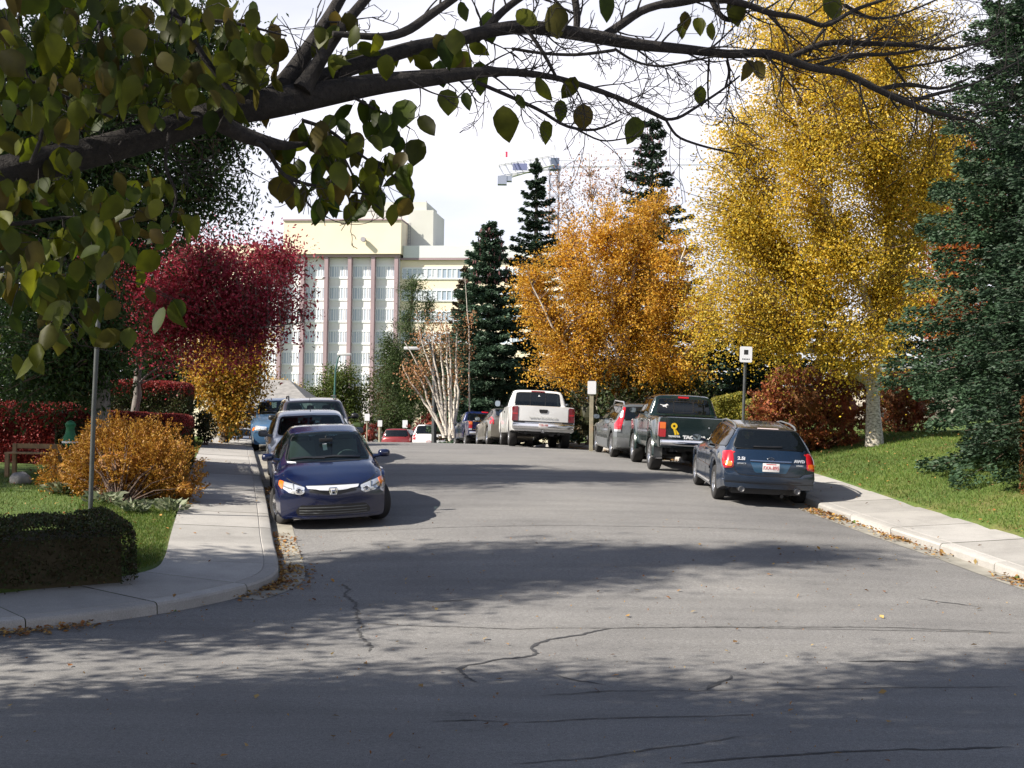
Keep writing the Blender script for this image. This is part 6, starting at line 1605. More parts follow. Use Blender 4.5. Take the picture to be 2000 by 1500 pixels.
tb = Vector((at(917, 850, 58).x, 58.0, float(B(58)) - .1))
tree('bare_birch', 'single white birch stem in front of the full spruce', 'tree', tb, [(stemp([(921, 860), (915, 760), (918, 690), (914, 610), (908, 540)], 57.5), .05, .010)], [blob(915, 640, 57.5, 14, 60)], 14, 14, .1, LF_PINK, BK_PALE, 65, .65, .15, br=.6)
shrub('barberry', 'dark red shrub at the foot of the bare birch clump', Vector((at(850, 840, 86).x, 86, -.7)), [blob(848, 836, 86, 46, 26), blob(815, 842, 86, 26, 20)], 2600, .10, LF_BARB, 45, .5, 14, .2)
shrub('barberry', 'dark red shrub behind the leftmost far sign', Vector((at(722, 850, 96).x, 96, -1.2)), [blob(722, 850, 96, 24, 25)], 1400, .12, LF_BARB, 46, .5, 12, .2)
shrub('evergreen_shrub', 'low dark evergreen under the round green tree', Vector((at(760, 850, 98).x, 98, -1.3)), [blob(760, 830, 98, 50, 34), blob(700, 838, 98, 40, 28)], 4000, .17, LF_HGRN, 47, .4, 12, .25)
shrub('evergreen_shrub', 'low evergreen between the bare birch clump and the blue pickup', Vector((at(905, 850, 64).x, 64, .3)), [blob(900, 838, 64, 34, 28)], 1600, .12, LF_SPD, 48, .2, 10, .25)

LF_BRM = leafmat('brown_thicket_leaf', [(.06, .05, .02), (.10, .06, .025), (.04, .045, .018), (.14, .08, .03)], .3)
for i, (px, py, d, rx, ry, lb) in enumerate(((768, 765, 112, 52, 85, 'brownish thicket tree behind the pine'), (850, 745, 112, 58, 105, 'brownish thicket tree behind the bare birch clump'), (925, 780, 112, 60, 75, 'brownish thicket tree behind the full spruce'), (1010, 775, 112, 62, 80, 'brownish thicket tree behind the white pickup'), (1110, 780, 92, 66, 80, 'brownish thicket tree behind the wooden sign post'), (1210, 780, 92, 70, 80, 'brownish thicket tree behind the orange birch'), (1330, 770, 90, 80, 90, 'brownish thicket tree behind the green pickup'), (1800, 770, 62, 110, 70, 'brownish thicket behind the blue spruce'), (1930, 790, 60, 90, 60, 'brownish thicket behind the clipped brown hedge'))):
    x = at(px, 800, d).x; tb = Vector((x, d, float(B(d)) - .1 if px < 1500 else gz(x, d))); tree('thicket_tree', lb, 'tree', tb, [([tb, at(px, py + 20, d), at(px, py - ry * .6, d)], .15, .03)], [blob(px, py, d, rx, ry), blob(px, py + 40, d, rx * .9, ry * .6)], 170, 70, .24, LF_BRM, BK_GREY, 120 + i, .5, .45)
# ------------------------------------------------------------------ left side of the street
gb = sh_base(196, 900, 25.5)
tree('green_ash', 'tall dark green tree filling the left side behind the grey pole', 'tree', gb,
     [([gb, at(196, 780, 25.5), at(200, 560, 25.5), at(220, 300, 25.5), at(240, 40, 25.5)], .22, .05),
      ([at(198, 640, 25.5), at(110, 480, 25), at(50, 300, 25)], .10, .02), ([at(205, 520, 25.5), at(320, 380, 25.2), at(420, 300, 25)], .10, .02), ([at(215, 400, 25.5), at(120, 200, 26), at(60, 60, 26)], .09, .02), ([at(225, 260, 25.5), at(340, 140, 25.5), at(400, 40, 25.5)], .08, .02)],
     [blob(220, 370, 25.5, 210, 150), blob(110, 640, 25, 150, 140), blob(430, 310, 25.3, 85, 95, 1.2), blob(40, 350, 25.5, 150, 210), blob(200, 170, 25.5, 260, 170), blob(400, 120, 26, 120, 130), blob(160, 600, 25, 110, 90), blob(40, 740, 25, 110, 80), blob(190, 720, 25, 80, 50), blob(465, 385, 25.3, 52, 80, 1.1), blob(440, 200, 25.6, 80, 80), blob(255, 700, 24.6, 70, 48, .8)],
     1150, 90, .11, LF_GRN, BK_GREY, 71, .38, .26, .8, .1, shell=2.6)
rb = sh_base(266, 830, 29)
tree('crabapple_tree', 'crimson leaved tree with pale sunlit limbs left of the street', 'tree', rb,
     [([rb, at(268, 790, 29), at(266, 735, 29), at(275, 690, 29)], .10, .08), ([at(272, 700, 29), at(300, 650, 28.8), at(345, 575, 28.4), at(380, 545, 28)], .085, .02), ([at(272, 695, 29), at(330, 660, 28.6), at(420, 640, 28.2), at(480, 655, 28)], .07, .02),
      ([at(270, 690, 29), at(240, 600, 29), at(230, 500, 29)], .08, .02), ([at(272, 700, 29), at(360, 560, 29.4), at(450, 520, 29.6), at(540, 520, 29.6)], .07, .015), ([at(420, 640, 28.2), at(520, 640, 28), at(590, 630, 28)], .035, .01)],
     [blob(410, 560, 28.2, 130, 90), blob(320, 610, 27.8, 110, 70), blob(490, 610, 28.5, 70, 75, 1.1), blob(500, 530, 28.8, 75, 60, 1.0), blob(250, 520, 29, 120, 85), blob(205, 600, 28.6, 80, 70, .8), blob(535, 530, 29.2, 46, 62, .8), blob(430, 690, 28.6, 85, 28, 1.1), blob(575, 620, 28.2, 42, 40, .35), blob(380, 480, 29, 90, 45, .8), blob(565, 500, 29.2, 40, 44, .5), blob(590, 570, 28.6, 34, 46, .4)],
     720, 75, .10, LF_RED, BK_GREY, 72, .42, .26, .5, .06, shell=2.2, twig=BK_GREY)
yb2 = sh_base(438, 855, 39.5)
tree('golden_tree', 'golden orange tree at the kerb beyond the crimson tree', 'tree', yb2, [([yb2, at(440, 800, 39.5), at(445, 700, 39.5)], .13, .03), ([at(440, 790, 39.5), at(480, 700, 39.5)], .06, .02)],
     [blob(450, 745, 39.5, 72, 85), blob(500, 715, 39.5, 38, 45), blob(395, 720, 39.5, 60, 60), blob(455, 800, 39, 50, 40), blob(415, 640, 40, 60, 60), blob(480, 660, 40, 60, 60)], 330, 85, .10, LF_YO, BK_BROWN, 73, .6, .24)
shrub('golden_spirea', 'large golden orange shrub spilling over the left pavement edge', on_land(235, 985), [blob(240, 915, 22.3, 110, 82), blob(330, 925, 22.2, 66, 66), blob(140, 925, 22.6, 66, 56), blob(225, 865, 23, 70, 50), blob(360, 955, 21.9, 40, 36), blob(300, 875, 22.8, 60, 55)], 36000, .052, LF_GOLD, 81, .42, 60, .26, jit=.02)
h0 = on_land(246, 1142)
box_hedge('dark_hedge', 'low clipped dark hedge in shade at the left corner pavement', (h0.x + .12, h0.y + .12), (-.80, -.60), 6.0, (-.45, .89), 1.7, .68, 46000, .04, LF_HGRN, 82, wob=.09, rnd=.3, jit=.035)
p0 = at(372, 860, 26.0); box_hedge('red_hedge', 'clipped hedge turning red on top behind the golden shrub', (p0.x, 25.6), (-1, .05), 2.6, (-.2, 1), 4.2, 1.12, 40000, .055, LF_HGRN, 83, topmat=LF_HRED)
p0 = at(150, 860, 27.5); box_hedge('red_hedge', 'bright red clipped hedge at the far left behind the garden bench', (p0.x, 27.0), (-1, .02), 4.5, (-.1, 1), 1.2, 1.25, 44000, .06, LF_HRED, 84)
p0 = at(378, 800, 36.0); box_hedge('tall_hedge', 'dark clipped hedge with reddish tips beyond the red topped hedge', (p0.x, 35.5), (-1, .05), 3.4, (-.2, 1), 2.6, 1.72, 32000, .075, LF_HGRN, 85, topmat=LF_HRED)
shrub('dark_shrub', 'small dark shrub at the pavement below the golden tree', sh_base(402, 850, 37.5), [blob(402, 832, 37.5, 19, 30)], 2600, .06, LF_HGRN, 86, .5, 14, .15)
shrub('green_shrub', 'low yellow green shrub at the far end of the left pavement', sh_base(446, 855, 42), [blob(448, 845, 42, 22, 22)], 1500, .07, LF_BUSH, 87, .5, 10, .15)
for i, (px, py, d, rx, ry, lb) in enumerate(((70, 720, 44, 150, 120, 'dark leafy tree deep in the shade behind the bright red hedge'), (300, 740, 48, 120, 90, 'dark leafy tree behind the crimson tree trunk'), (-80, 560, 46, 160, 220, 'dark leafy tree at the left edge far behind'), (170, 560, 52, 150, 190, 'tall dark leafy tree far behind the green ash'))):
    tb = sh_base(px, 850, d); tree('leafy_tree', lb, 'tree', tb, [([tb, at(px, 760, d), at(px, py - ry * .5, d)], .2, .04)], [blob(px, py, d, rx, ry), blob(px + rx * .5, py + ry * .3, d, rx * .6, ry * .6)], 200, 60, .19, LF_GRN, BK_GREY, 90 + i, .5, .4)
# garden bits
HOSTA = leafmat('variegated_leaf', [(.10, .14, .06), (.30, .33, .20), (.06, .10, .04), (.42, .42, .30)], .3)
for i, (px, py, w_, lb) in enumerate(((205, 985, .34, 'variegated low plant by the grey pole'), (262, 1002, .30, 'variegated low plant under the middle of the golden shrub'), (335, 1000, .34, 'variegated low plant at the pavement edge'), (120, 965, .32, 'variegated low plant at the left end of the golden shrub'))):
    b = on_land(px, py); rng = np.random.default_rng(300 + i); n = 110; az = rng.random(n) * 6.28; r = rng.random(n) ** .7 * w_
    C = np.stack([r * np.cos(az), r * np.sin(az), .05 + .14 * rng.random(n)], 1); D = np.stack([np.cos(az), np.sin(az), rng.uniform(.1, .9, n)], 1)
    V, F = leaves(C, .15 * rng.uniform(.7, 1.2, n), .45, rng, 0, 0, D, .3)
    o = link('low_plant', npmesh('low_plant', V, [F], [HOSTA])); o.location = b; prop(o, lb, 'plant', 'variegated plants along the garden edge')
b = on_land(40, 945); q = MB()
bm = bmesh.new(); bmesh.ops.create_icosphere(bm, subdivisions=3, radius=1)
rng = np.random.default_rng(5)
for v in bm.verts: v.co = Vector((v.co.x * .20, v.co.y * .18, max(v.co.z, -.5) * .15)) * (1 + .1 * math.sin(v.co.x * 5 + 1) * math.sin(v.co.y * 6))
me = bpy.data.meshes.new('rock'); bm.to_mesh(me); bm.free(); me.materials.append(simple('rock_grey', (.22, .21, .20), .9, noise=.3, scale=9)); me.polygons.foreach_set('use_smooth', [True] * len(me.polygons))
o = link('rock', me); o.location = b + Vector((0, 0, .06)); prop(o, 'grey garden rock in front of the wooden bench', 'rock')
b = on_land(45, 938); b = Vector((b.x, b.y + .5, gz(b.x, b.y + .5)))
bench = empty('garden_bench', b, label='small weathered wooden bench at the far left of the garden', cat='bench')
WB = simple('bench_wood', (.26, .17, .09), .85, noise=.3, scale=5)
for sx_ in (-.42, .42):
    q = MB(); q.box((sx_, -.18, .22), (.07, .07, .44)); q.build('leg', WB, bench); q = MB(); q.box((sx_, .18, .30), (.07, .07, .62)); q.build('leg', WB, bench)
q = MB(); [q.box((0, -.15 + .11 * k, .455), (.95, .09, .03)) for k in range(4)]; q.build('seat', WB, bench)
q = MB(); q.box((0, .185, .58), (.92, .03, .09)); q.build('backrest', WB, bench)
b = on_land(136, 905); b = Vector((b.x * 24.2 / b.y, 24.2, 0)); b.z = gz(b.x, b.y)
GS = simple('green_cloth', (.015, .13, .055), .7, noise=.3, scale=12)
sack = empty('garden_sack', b, label='green sack with white bands propped on a stake in the golden shrub', cat='sack')
q = MB(); q.lathe([(.03, .62), (.10, .64), (.145, .72), (.13, .80), (.09, .88), (.075, .97), (.10, 1.04), (.06, 1.10), (.0, 1.12)], 'Z', 14); q.build('cloth', GS, sack, True)
q = MB(); q.lathe([(.147, .70), (.149, .715), (.147, .735)], 'Z', 14); q.build('band', WHITEP, sack); q = MB(); q.tube([(0, 0, 0), (0, 0, .7)], .02, 6); q.build('stake', WOODP, sack)
# ================================================================== THE TREE OVER THE VIEWER
LF_NEAR = leafmat('near_leaf', [(.030, .060, .003), (.060, .085, .004), (.14, .15, .006), (.04, .065, .004), (.11, .075, .012), (.09, .125, .004)], .6, .5, .45, 14.0)
BK_NEAR = barkmat('dark_limb_bark', [(.008, .006, .006), (.018, .014, .012), (.032, .026, .022)], (14, 14, 14), bmp=.6)
rng = np.random.default_rng(77)
TB = Vector((-3.3, 3.7, -.1))
otree = empty('overhanging_tree', TB, label='tree beside the viewer whose dark limb arches across the top of the picture', cat='tree')
def depth(px): return 4.1 + np.clip(np.asarray(px, float), -400, 2100) / 2000 * 1.5
def w3(px, py, dd=0.0): return at(px, py, float(depth(px)) + dd)
SAMP = []                                             # photo position and world point of every twig, to hang leaves on
q_l, q_t = MB(), MB()
def limb(pts, dd=0.0, q=None, n=8, jit=.0, fine=True):
    P = resamp([(a, b_, r) for a, b_, r in pts], max(4, len(pts) * 3)); out = []
    rad = []
    for i, (a, b_, r) in enumerate(P):
        out.append(w3(a, b_, dd + jit * math.sin(i * 1.3))); rad.append(max(.0012, r * .82 / pxm(float(depth(a)))))
    (q or q_l).tube([tuple(p - TB) for p in out], rad, n)
    for (a, b_, r), p in zip(P, out): SAMP.append((a, b_, p))
    return P
LIMBS = [
 ([(-470, 560, 60), (-300, 460, 54), (-150, 395, 50), (0, 338, 44), (120, 312, 40), (250, 280, 37), (370, 242, 35), (450, 214, 38), (520, 202, 42), (600, 190, 34), (690, 172, 30), (760, 160, 25), (850, 152, 21), (920, 142, 15), (990, 138, 10), (1088, 150, 7), (1175, 178, 6.5), (1238, 203, 6), (1300, 233, 5)], 0),
 ([(520, 205, 30), (560, 160, 24), (600, 100, 19), (640, 40, 16), (680, -30, 13)], .05),
 ([(590, 175, 24), (630, 110, 15), (670, 50, 13), (730, -20, 11)], -.05),
 ([(600, 165, 24), (660, 140, 20), (720, 120, 20), (810, 92, 18), (880, 82, 18), (960, 58, 16), (1030, 50, 18), (1100, 62, 17), (1170, 72, 18), (1230, 86, 15), (1350, 97, 12), (1430, 108, 11), (1499, 100, 11), (1544, 117, 11), (1592, 138, 10), (1640, 136, 9), (1700, 168, 9), (1775, 204, 8), (1830, 222, 6), (1900, 236, 3)], .08),
 ([(650, 66, 7), (700, 70, 8), (755, 74, 10), (800, 60, 11), (830, 36, 11), (890, -5, 9)], -.1),
 ([(930, 78, 10), (960, 44, 10), (990, 14, 9), (1040, -20, 8)], .1),
 ([(1180, 70, 11), (1220, 44, 11), (1250, 20, 10), (1300, 6, 10), (1380, -6, 10), (1430, 2, 9), (1462, 8, 9), (1500, 27, 8), (1568, 33, 7), (1610, 57, 6), (1664, 20, 5), (1730, -2, 4)], .12),
 ([(1125, 66, 8), (1128, 30, 9), (1120, -20, 9)], .1),
 ([(1390, 0, 8), (1405, 30, 7), (1425, 44, 6), (1460, 10, 5)], .2),
 ([(430, 240, 22), (470, 262, 20), (520, 278, 16), (560, 286, 11), (600, 280, 4)], -.12),
 ([(500, 275, 8), (525, 295, 6), (540, 325, 5), (560, 350, 4.5), (610, 362, 4), (660, 372, 3), (720, 380, 2)], -.14),
 ([(560, 345, 4), (590, 380, 3), (610, 410, 2.5), (640, 425, 2)], -.14),
 ([(590, 235, 5), (640, 250, 4.5), (700, 300, 3.5), (760, 340, 3), (800, 360, 2)], -.1),
 ([(690, 190, 4), (735, 215, 3.5), (770, 230, 2.5), (800, 250, 2)], -.05),
 ([(640, 260, 3.5), (680, 320, 3), (700, 370, 2.5), (745, 410, 2)], -.12),
 ([(330, 0, 11), (360, 50, 9), (400, 115, 8), (440, 165, 7), (462, 195, 7)], -.15),
 ([(280, -20, 6), (350, 40, 5), (440, 40, 4), (520, 60, 3), (560, 70, 2)], -.2),
 ([(930, 160, 5), (1000, 190, 5), (1070, 222, 4.5), (1095, 246, 4), (1160, 258, 3.5), (1212, 234, 2)], .0),
 ([(1125, 252, 2.6), (1175, 278, 2.2), (1225, 270, 1.6), (1260, 262, 1)], .0),
 ([(1300, 233, 4), (1320, 235, 4), (1362, 208, 3.5), (1412, 175, 3), (1445, 148, 2)], .1),
 ([(1300, 233, 3.5), (1320, 268, 3.5), (1370, 285, 3), (1425, 298, 2.4), (1447, 302, 1)], .08),
 ([(1000, 95, 4), (1060, 105, 4), (1130, 108, 4), (1200, 98, 4)], -.05), ([(1200, 95, 4), (1240, 122, 3), (1290, 132, 3), (1350, 118, 3), (1400, 110, 2)], .05),
 ([(1020, 45, 5), (1060, 100, 5), (1085, 148, 4)], -.05), ([(1385, 115, 3), (1382, 160, 2.5), (1384, 212, 2)], .12), ([(1420, 118, 4), (1426, 140, 4), (1415, 172, 1.5)], .1),
 ([(1544, 112, 7), (1610, 80, 8), (1670, 84, 7), (1790, 88, 6), (1850, 99, 4), (1930, 80, 2)], .2), ([(1592, 130, 6), (1660, 105, 6), (1720, 108, 5), (1800, 98, 3), (1880, 60, 2)], .15),
 ([(1718, 174, 6), (1775, 162, 6), (1835, 177, 4), (1900, 150, 2)], .2), ([(1775, 200, 5), (1830, 182, 5), (1890, 170, 3), (1990, 120, 2)], .2), ([(1610, 57, 4), (1590, 80, 4), (1580, 110, 3)], .2),
 ([(1730, 112, 5), (1760, 150, 4), (1770, 165, 2)], .2), ([(1650, 10, 5), (1700, 40, 4), (1760, 30, 3), (1850, -10, 2)], .25), ([(1740, 135, 3), (1850, 120, 3), (1960, 60, 2)], .25), ([(1500, 27, 4), (1530, 60, 3), (1570, 90, 2)], .2),
 ([(200, -20, 6), (190, 60, 5), (240, 150, 4), (300, 170, 3), (330, 200, 2)], -.3), ([(-60, 120, 6), (40, 150, 5), (130, 190, 4), (220, 230, 3)], -.25), ([(-80, 430, 6), (40, 440, 5), (130, 420, 4), (230, 440, 3), (310, 400, 2)], -.2),
 ([(-50, 520, 5), (40, 530, 4), (110, 580, 3), (160, 640, 2)], -.25), ([(60, 320, 5), (90, 250, 4), (60, 160, 3), (20, 60, 2)], -.3), ([(330, 260, 4), (320, 330, 4), (350, 380, 3), (330, 430, 2)], -.15),
]
PL = [limb(p, dd) for p, dd in LIMBS]
# procedural shoots off the limbs
def shoot(a, b_, ang, L, r, dd, lvl):
    n = 5; pts = [(a, b_, r)]; x, y = a, b_; an = ang; cv = rng.normal(0, .12)
    for i in range(n):
        an += cv + rng.normal(0, .10); x += math.cos(an) * L / n; y += math.sin(an) * L / n; pts.append((x, y, max(.5, r * (1 - .75 * (i + 1) / n))))
        if lvl > 0 and rng.random() < .62: shoot(x, y, an + rng.choice([-1, 1]) * rng.uniform(.35, .95), L * rng.uniform(.3, .6), r * .62, dd + rng.normal(0, .05), lvl - 1)
    limb(pts, dd, q_t, 5)
for k, (P, (pts, dd)) in enumerate(zip(PL, LIMBS)):
    d = np.concatenate([[0], np.cumsum(np.hypot(np.diff(P[:, 0]), np.diff(P[:, 1])))]); s = 20
    while s < d[-1]:
        x, y, r = (np.interp(s, d, P[:, i]) for i in range(3)); i = min(len(P) - 2, int(np.searchsorted(d, s)) - 1); i = max(i, 0)
        a0 = math.atan2(P[i + 1, 1] - P[i, 1], P[i + 1, 0] - P[i, 0])
        dens = 1.0 if x > 850 else .55
        if rng.random() < dens:
            sd = rng.choice([-1, 1]); 
            shoot(x, y, a0 + sd * rng.uniform(.3, 1.15), rng.uniform(45, 150) * (1.15 if x > 1400 else 1), min(3.0, max(1.3, r * .35)), dd + rng.normal(0, .08), 2 if rng.random() < .5 else 1)
        s += rng.uniform(16, 44) if x > 850 else rng.uniform(40, 90)
# trunk, forks and upper boughs outside the picture
forks = []
q_l.tube([(0, 0, -.2), (.02, 0, 1.2), (.1, .05, 2.2), (w3(-470, 560) - TB)], [.24, .19, .16, .098], 14)
for pts, r0 in (([(.1, .05, 2.0), (-.5, .3, 3.4), (-1.6, .8, 5.2), (-2.6, 1.4, 7.5)], .12), ([(.05, 0, 2.2), (.1, -.8, 3.8), (-.3, -1.8, 6.0), (-.8, -2.6, 8)], .10), ([(-.5, .3, 3.3), (-2.2, 1.6, 4.6), (-4.5, 2.6, 6.5)], .08), ([(-.3, .2, 2.8), (-.6, 1.4, 4.4), (-1.2, 3.0, 7.4), (-1.8, 3.8, 10)], .10)):
    P = resamp(pts, 10); q_l.tube([tuple(p) for p in P], list(np.linspace(r0, .03, 10)), 8); forks.append(P[3:])
tr_o = q_l.build('trunk', BK_NEAR, otree, True, 60)
SP = np.array([(a, b_) for a, b_, _ in SAMP])
# --- leaves: ovate blades on short stalks
def blades(items):
    T = np.array([0, .10, .28, .48, .68, .86, 1.0]); Wd = np.array([.02, .30, .47, .50, .40, .20, .01])
    V, F = [], []
    for (o, tip, nrm, L, asp, cup, bend) in items:
        o = np.array(o); ax = np.array(tip) / np.linalg.norm(tip); nn = np.array(nrm) - ax * np.dot(nrm, ax); nn /= np.linalg.norm(nn) + 1e-9; sd = np.cross(ax, nn); b0 = len(V)
        wv = rng.normal(0, .02, 14); lop = rng.normal(0, .05)
        for i, t in enumerate(T):
            c = o + ax * L * t - nn * L * bend * t * t
            for k, s in enumerate((-1, 0, 1)):
                V.append(c + sd * (s * Wd[i] * L * asp * (1 + wv[i + (7 if s > 0 else 0)] * 3 + lop * s)) + nn * (cup * L * abs(s) * Wd[i] + (wv[i] * L * s * .4)))
        for i in range(6):
            for k in range(2): v = b0 + 3 * i + k; F.append((v, v + 1, v + 4, v + 3))
    return np.array(V), np.array(F)
ITEMS = []
q_p = MB()
def leaf_at(px, py, lpx, ang=None, dd=None, face=None):
    """blade whose middle shows at a photo point; stalk tied to the nearest twig"""
    ang = rng.normal(0, .45) if ang is None else ang
    bx, by = px - math.sin(ang) * lpx * .5, py - math.cos(ang) * lpx * .5
    k = int(np.argmin((SP[:, 0] - bx) ** 2 + (SP[:, 1] - by) ** 2)); tw = SAMP[k][2]
    d = tw.y + (rng.normal(0, .12) if dd is None else dd); d = max(d, 3.2)
    o = at(bx, by, d); L = lpx / pxm(d); tip = at(px + math.sin(ang) * lpx * .5, py + math.cos(ang) * lpx * .5, d) - o
    f = rng.normal(0, .85, 2) if face is None else face
    nrm = Vector((f[0], -1, f[1])); ff = rng.uniform(-.35, .35); tip = tip.normalized() + Vector((0, ff, 0))
    ITEMS.append((tuple(o - TB), tuple(tip), tuple(nrm), L * math.sqrt(1 + ff * ff), rng.uniform(.50, .80), rng.uniform(-.45, .45), rng.uniform(-.3, .5)))
    if (tw - o).length < .30: q_p.tube([tuple(tw - TB), tuple((tw + o) / 2 - TB + Vector((0, 0, .01))), tuple(o - TB)], [.0016, .0012, .0012], 4, False)
for px, py, L, a in ((937, 152, 66, 0), (986, 240, 68, .1), (875, 202, 56, 0), (790, 230, 72, 0), (1140, 229, 52, 0), (1068, 168, 54, .9), (1112, 172, 50, -.5), (1066, 258, 46, .1), (1088, 40, 72, 0), (955, 52, 60, .1), (1185, 14, 58, 0), (1236, 256, 58, -.4), (1369, 190, 46, 0), (1340, 40, 36, .2), (1365, 54, 40, .1), (1390, 62, 38, 0), (1462, 138, 44, -.4), (1484, 138, 42, .3), (1440, 22, 56, .3), (1625, 14, 60, .3), (1030, 38, 54, .9), (870, 105, 60, .2), (755, 130, 48, 0), (862, 145, 56, .1), (1095, 218, 46, 0), (912, 200, 40, .3), (545, 370, 54, -.1), (568, 385, 56, 0), (740, 385, 40, .5), (812, 300, 58, -.2), (835, 250, 56, .6), (790, 360, 50, .1), (770, 420, 46, -.2), (682, 418, 40, 0), (1330, 62, 34, .1), (935, 95, 44, 1.0), (720, 98, 50, 1.1), (905, 22, 40, .3), (1017, 200, 36, .4)):
    leaf_at(px, py, L, a, .0 if px > 900 else None, (rng.normal(0, .2), rng.normal(0, .2)))
def spread(px, py, rx, ry, n, l0, l1):
    for _ in range(n):
        a = rng.random() * 6.28; r = math.sqrt(rng.random()); leaf_at(px + rx * r * math.cos(a), py + ry * r * math.sin(a), rng.uniform(l0, l1), dd=rng.normal(0, .35) if px < 480 else None)
for z in ((110, 110, 200, 150, 210, 34, 66), (360, 120, 170, 130, 140, 32, 62), (80, 470, 160, 120, 120, 34, 66), (290, 410, 120, 75, 48, 32, 58), (60, 300, 120, 80, 40, 36, 64), (480, 150, 85, 90, 34, 34, 60), (490, 60, 60, 50, 12, 34, 54), (600, 300, 62, 55, 16, 36, 58), (700, 290, 85, 75, 34, 36, 58), (650, 385, 70, 45, 28, 34, 56), (760, 360, 60, 55, 14, 34, 52), (740, 245, 70, 40, 10, 34, 54), (700, 105, 90, 45, 12, 36, 56), (850, 110, 70, 45, 8, 40, 58), (200, 580, 170, 90, 36, 32, 60), (640, 40, 110, 40, 6, 34, 52), (40, 620, 90, 110, 24, 34, 62)): spread(*z)
# the rest of the crown, above and beside the viewer
Cn, Bq = [], MB(); FK = np.vstack(forks)
cl = sample_blobs([(Vector((-6.6, 5.0, 7.4)), (3.6, 3.6, 2.6), 1), (Vector((-5.2, 6.9, 9.6)), (2.6, 2.2, 2.2), 1.1), (Vector((-8.4, 6.2, 4.7)), (2.4, 2.4, 1.5), 1.4), (Vector((-9.4, 7.3, 6.2)), (2.2, 1.8, 1.6), 1.4), (Vector((-8.6, 6.9, 7.2)), (2.8, 2.2, 2.2), 1.0), (Vector((-3.0, 5.2, 9.4)), (2.6, 2.6, 2.0), .9)], 1250, rng, 1.9)
for c in cl:
    v = c - np.array((0, 0, CAMZ))
    if v[1] > 0 and v[2] / v[1] < .36 and abs(v[0]) / v[1] < .45: continue
    cc = c - np.array(TB); k = int(np.argmin(np.linalg.norm(FK - cc, axis=1))); p = FK[k]
    Bq.tube([tuple(p), tuple((p + cc) / 2 + np.array((0, 0, .15))), tuple(cc)], [.02, .013, .005], 4, False)
    m = 95; t = rng.random((m, 1)) * .5 + .5; Cn.append(p * (1 - t) + cc * t + rng.normal(0, .34, (m, 3)))
q_t.v += []; o_ = len(q_t.v); q_t.v += Bq.v; q_t.f += [tuple(i + o_ for i in f) for f in Bq.f]
o_ = len(q_t.v); q_t.v += q_p.v; q_t.f += [tuple(i + o_ for i in f) for f in q_p.f]
q_t.build('twigs', BK_NEAR, tr_o, True, 60)
V, F = blades(ITEMS); Cn = np.vstack(Cn); V2, F2 = leaves(Cn, .125 * rng.uniform(.7, 1.2, len(Cn)), .62, rng, .6)
lv = link('foliage', npmesh('foliage', np.vstack([V, V2]), [np.vstack([F, F2 + len(V)])], [LF_NEAR], True), otree)
# trees outside the picture on the left, whose shade falls across the corner and the street
tb = Vector((-13.5, 12.4, 0))
tree('shade_tree', 'tall narrow leafy tree outside the left edge that shades the street corner', 'tree', tb, [([tb, tb + Vector((0, 0, 8)), tb + Vector((.1, 0, 16.5))], .25, .04)],
     [(Vector((-11.6, 10.9, 5.3)), (2.0, 2.2, 2.0), 1.3), (Vector((-11.3, 10.9, 7.4)), (2.0, 2.2, 1.8), 1.3), (Vector((-13.5, 11.7, 5.5)), (2.4, 2.5, 2.8), 1), (Vector((-13.5, 11.9, 8.7)), (2.4, 2.5, 2.6), 1), (Vector((-13.5, 12.3, 11.8)), (2.1, 2.3, 2.6), 1.2), (Vector((-13.4, 12.2, 15.2)), (1.2, 1.1, 2.0), 1.3)], 1000, 90, .16, LF_GRN, BK_GREY, 101, .6, .3)
tb = Vector((-20, 20.6, .5))
tree('shade_tree', 'tall leafy tree outside the left edge that shades the green ash', 'tree', tb, [([tb, tb + Vector((0, 0, 10)), tb + Vector((0, 0, 21))], .3, .04)],
     [(Vector((-20, 20.6, 12)), (3.4, 3.0, 4.2), 1), (Vector((-20, 21, 18)), (3.0, 3.0, 4.2), 1)], 240, 60, .2, LF_GRN, BK_GREY, 102, .6, .4)
# ------------------------------------------------------------------ grass and fallen leaves
LF_GRASS = leafmat('grass_blade', [(.06, .12, .012), (.09, .165, .018), (.14, .19, .03), (.20, .19, .06)], .3, .6, .3, .5)
def scatter_grass(poly, n, h, seed, name='grass'):
    rng = np.random.default_rng(seed); poly = np.array(poly, float); lo, hi = poly.min(0), poly.max(0)
    P = rng.uniform(lo, hi, (int(n * 2.2), 2)); P = P[inside(P, poly)]; z, tl, tr, tf = landz(P); ok = (np.maximum(tl, tr) > SW + .03); P = P[ok][:n]; z = z[ok][:n]
    m = len(P); D = np.stack([rng.normal(0, .45, m), rng.normal(0, .45, m), np.ones(m)], 1); s = h * rng.uniform(.5, 1.3, m)
    V, F = leaves(np.stack([P[:, 0], P[:, 1], z + s * .32], 1), s, .14, rng, 0, 0, D, .15, .1)
    return V, F
gs = [scatter_grass([(6.8, 19), (8.6, 18.5), (12, 22), (13, 34), (9, 36), (6.4, 36)], 70000, .07, 1), scatter_grass([(-4.2, 15.6), (-4.9, 16.2), (-6.4, 19), (-7.0, 21.5), (-5.6, 22.5), (-4.4, 17)], 22000, .06, 2), scatter_grass([(-6, 18), (-12, 18), (-13, 26), (-7, 24)], 26000, .06, 3), scatter_grass([(-6.5, 24), (-9, 24), (-11, 40), (-8.5, 40)], 14000, .08, 4)]
V = np.vstack([g[0] for g in gs]); o = 0; Fs = []
for g in gs: Fs.append(g[1] + o); o += len(g[0])
grass = link('grass', npmesh('grass', V, [np.vstack(Fs)], [LF_GRASS])); prop(grass, 'mown grass with fallen leaves on both sides of the street', 'grass', kind='stuff')
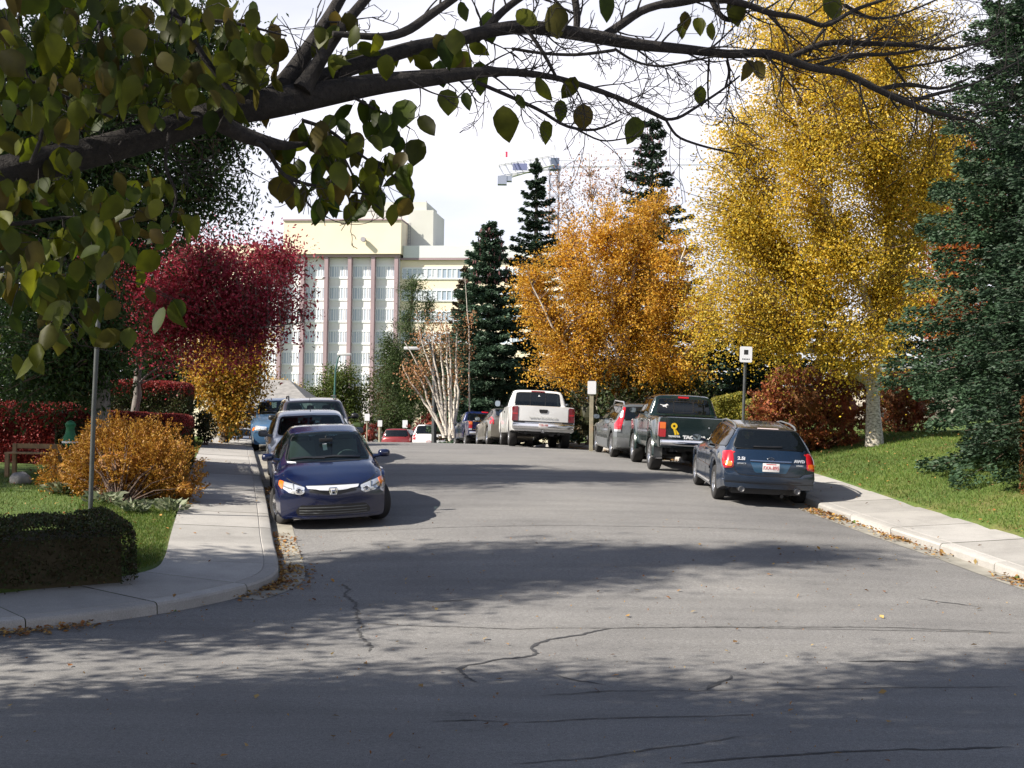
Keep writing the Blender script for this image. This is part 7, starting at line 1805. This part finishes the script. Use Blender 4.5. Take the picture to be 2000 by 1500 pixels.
LF_LIT = leafmat('fallen_leaf', [(.20, .075, .025), (.32, .14, .04), (.40, .24, .06), (.13, .06, .03), (.48, .34, .12)], .15, .8, .2)
rng = np.random.default_rng(9); C = []
def gutter_leaves(line, cond, side, n, o0, o1):
    T = np.gradient(line, axis=0); T /= np.linalg.norm(T, axis=1)[:, None]; Nn = np.stack([-T[:, 1], T[:, 0]], 1) * side
    k = np.nonzero(cond)[0]; clump = np.clip(.15 + np.sin(k * .35) * np.sin(k * .113 + 1) + rng.normal(0, .3, len(k)), .02, None); i = rng.choice(k, n, p=clump / clump.sum())
    o = o0 + (o1 - o0) * rng.random(n) ** 2.2
    p = line[i] + Nn[i] * o[:, None] + T[i] * rng.uniform(-.2, .2, (n, 1)); z = roadz(p[:, 0], p[:, 1])
    C.append(np.stack([p[:, 0], p[:, 1], z + .012 + .05 * rng.random(n) ** 3], 1))
gutter_leaves(CURBL, (CURBL[:, 1] > 12.2) & (CURBL[:, 1] < 26) & (CURBL[:, 0] > -6), 1, 900, -.02, -.34)
gutter_leaves(CURBL, (CURBL[:, 1] > 14.6) & (CURBL[:, 1] < 17.3), 1, 260, -.02, -.55)
gutter_leaves(CURBR, (CURBR[:, 1] > 14) & (CURBR[:, 1] < 26), -1, 1300, -.02, -.36)
gutter_leaves(CURBR, (CURBR[:, 1] > 26) & (CURBR[:, 1] < 44), -1, 700, -.02, -.5)
p = np.stack([rng.uniform(-7, 7, 170), rng.uniform(7.5, 20, 170)], 1); tl, tr, tf = sided(p); p = p[(tl < -.1) & (tr < -.1)]; C.append(np.stack([p[:, 0], p[:, 1], roadz(p[:, 0], p[:, 1]) + .014], 1))
p = np.stack([rng.uniform(-10, 12, 2600), rng.uniform(13, 36, 2600)], 1); z, tl, tr, tf = landz(p); ok = (np.maximum(tl, tr) > SW - .1); p = p[ok]; C.append(np.stack([p[:, 0], p[:, 1], z[ok] + .04], 1))
p = np.stack([rng.uniform(-10, 12, 500), rng.uniform(13, 36, 500)], 1); z, tl, tr, tf = landz(p); ok = (np.maximum(tl, tr) > .1) & (np.maximum(tl, tr) < SW); p = p[ok]; C.append(np.stack([p[:, 0], p[:, 1], z[ok] + .012], 1))
p = np.stack([rng.uniform(-7, 7, 900), 7.5 + 14 * rng.random(900)], 1); tl, tr, tf = sided(p); p = p[(tl < -.1) & (tr < -.1)]; ngr = len(p); C.append(np.stack([p[:, 0], p[:, 1], roadz(p[:, 0], p[:, 1]) + .010], 1))
C = np.vstack(C); n = len(C); D = np.stack([rng.normal(size=n), rng.normal(size=n), rng.normal(0, .22, n)], 1)
d = unit(D); s = unit(np.cross(d, np.array([0, 0, 1.0]) + rng.normal(0, .25, (n, 3)))); L = .065 * rng.uniform(.5, 1.25, (n, 1)); L[-ngr:] *= .32; V = np.empty((n, 4, 3))
V[:, 0] = C - d * L * .5; V[:, 2] = C + d * L * .5 + np.array([0, 0, .008]); V[:, 1] = C + s * L * .34 + np.array([0, 0, .014]); V[:, 3] = C - s * L * .34 + np.array([0, 0, .006])
litter = link('fallen_leaves', npmesh('fallen_leaves', V.reshape(-1, 3), [np.arange(4 * n).reshape(n, 4)], [LF_LIT])); prop(litter, 'fallen autumn leaves gathered along the gutters and scattered on the grass', 'fallen leaves', kind='stuff')
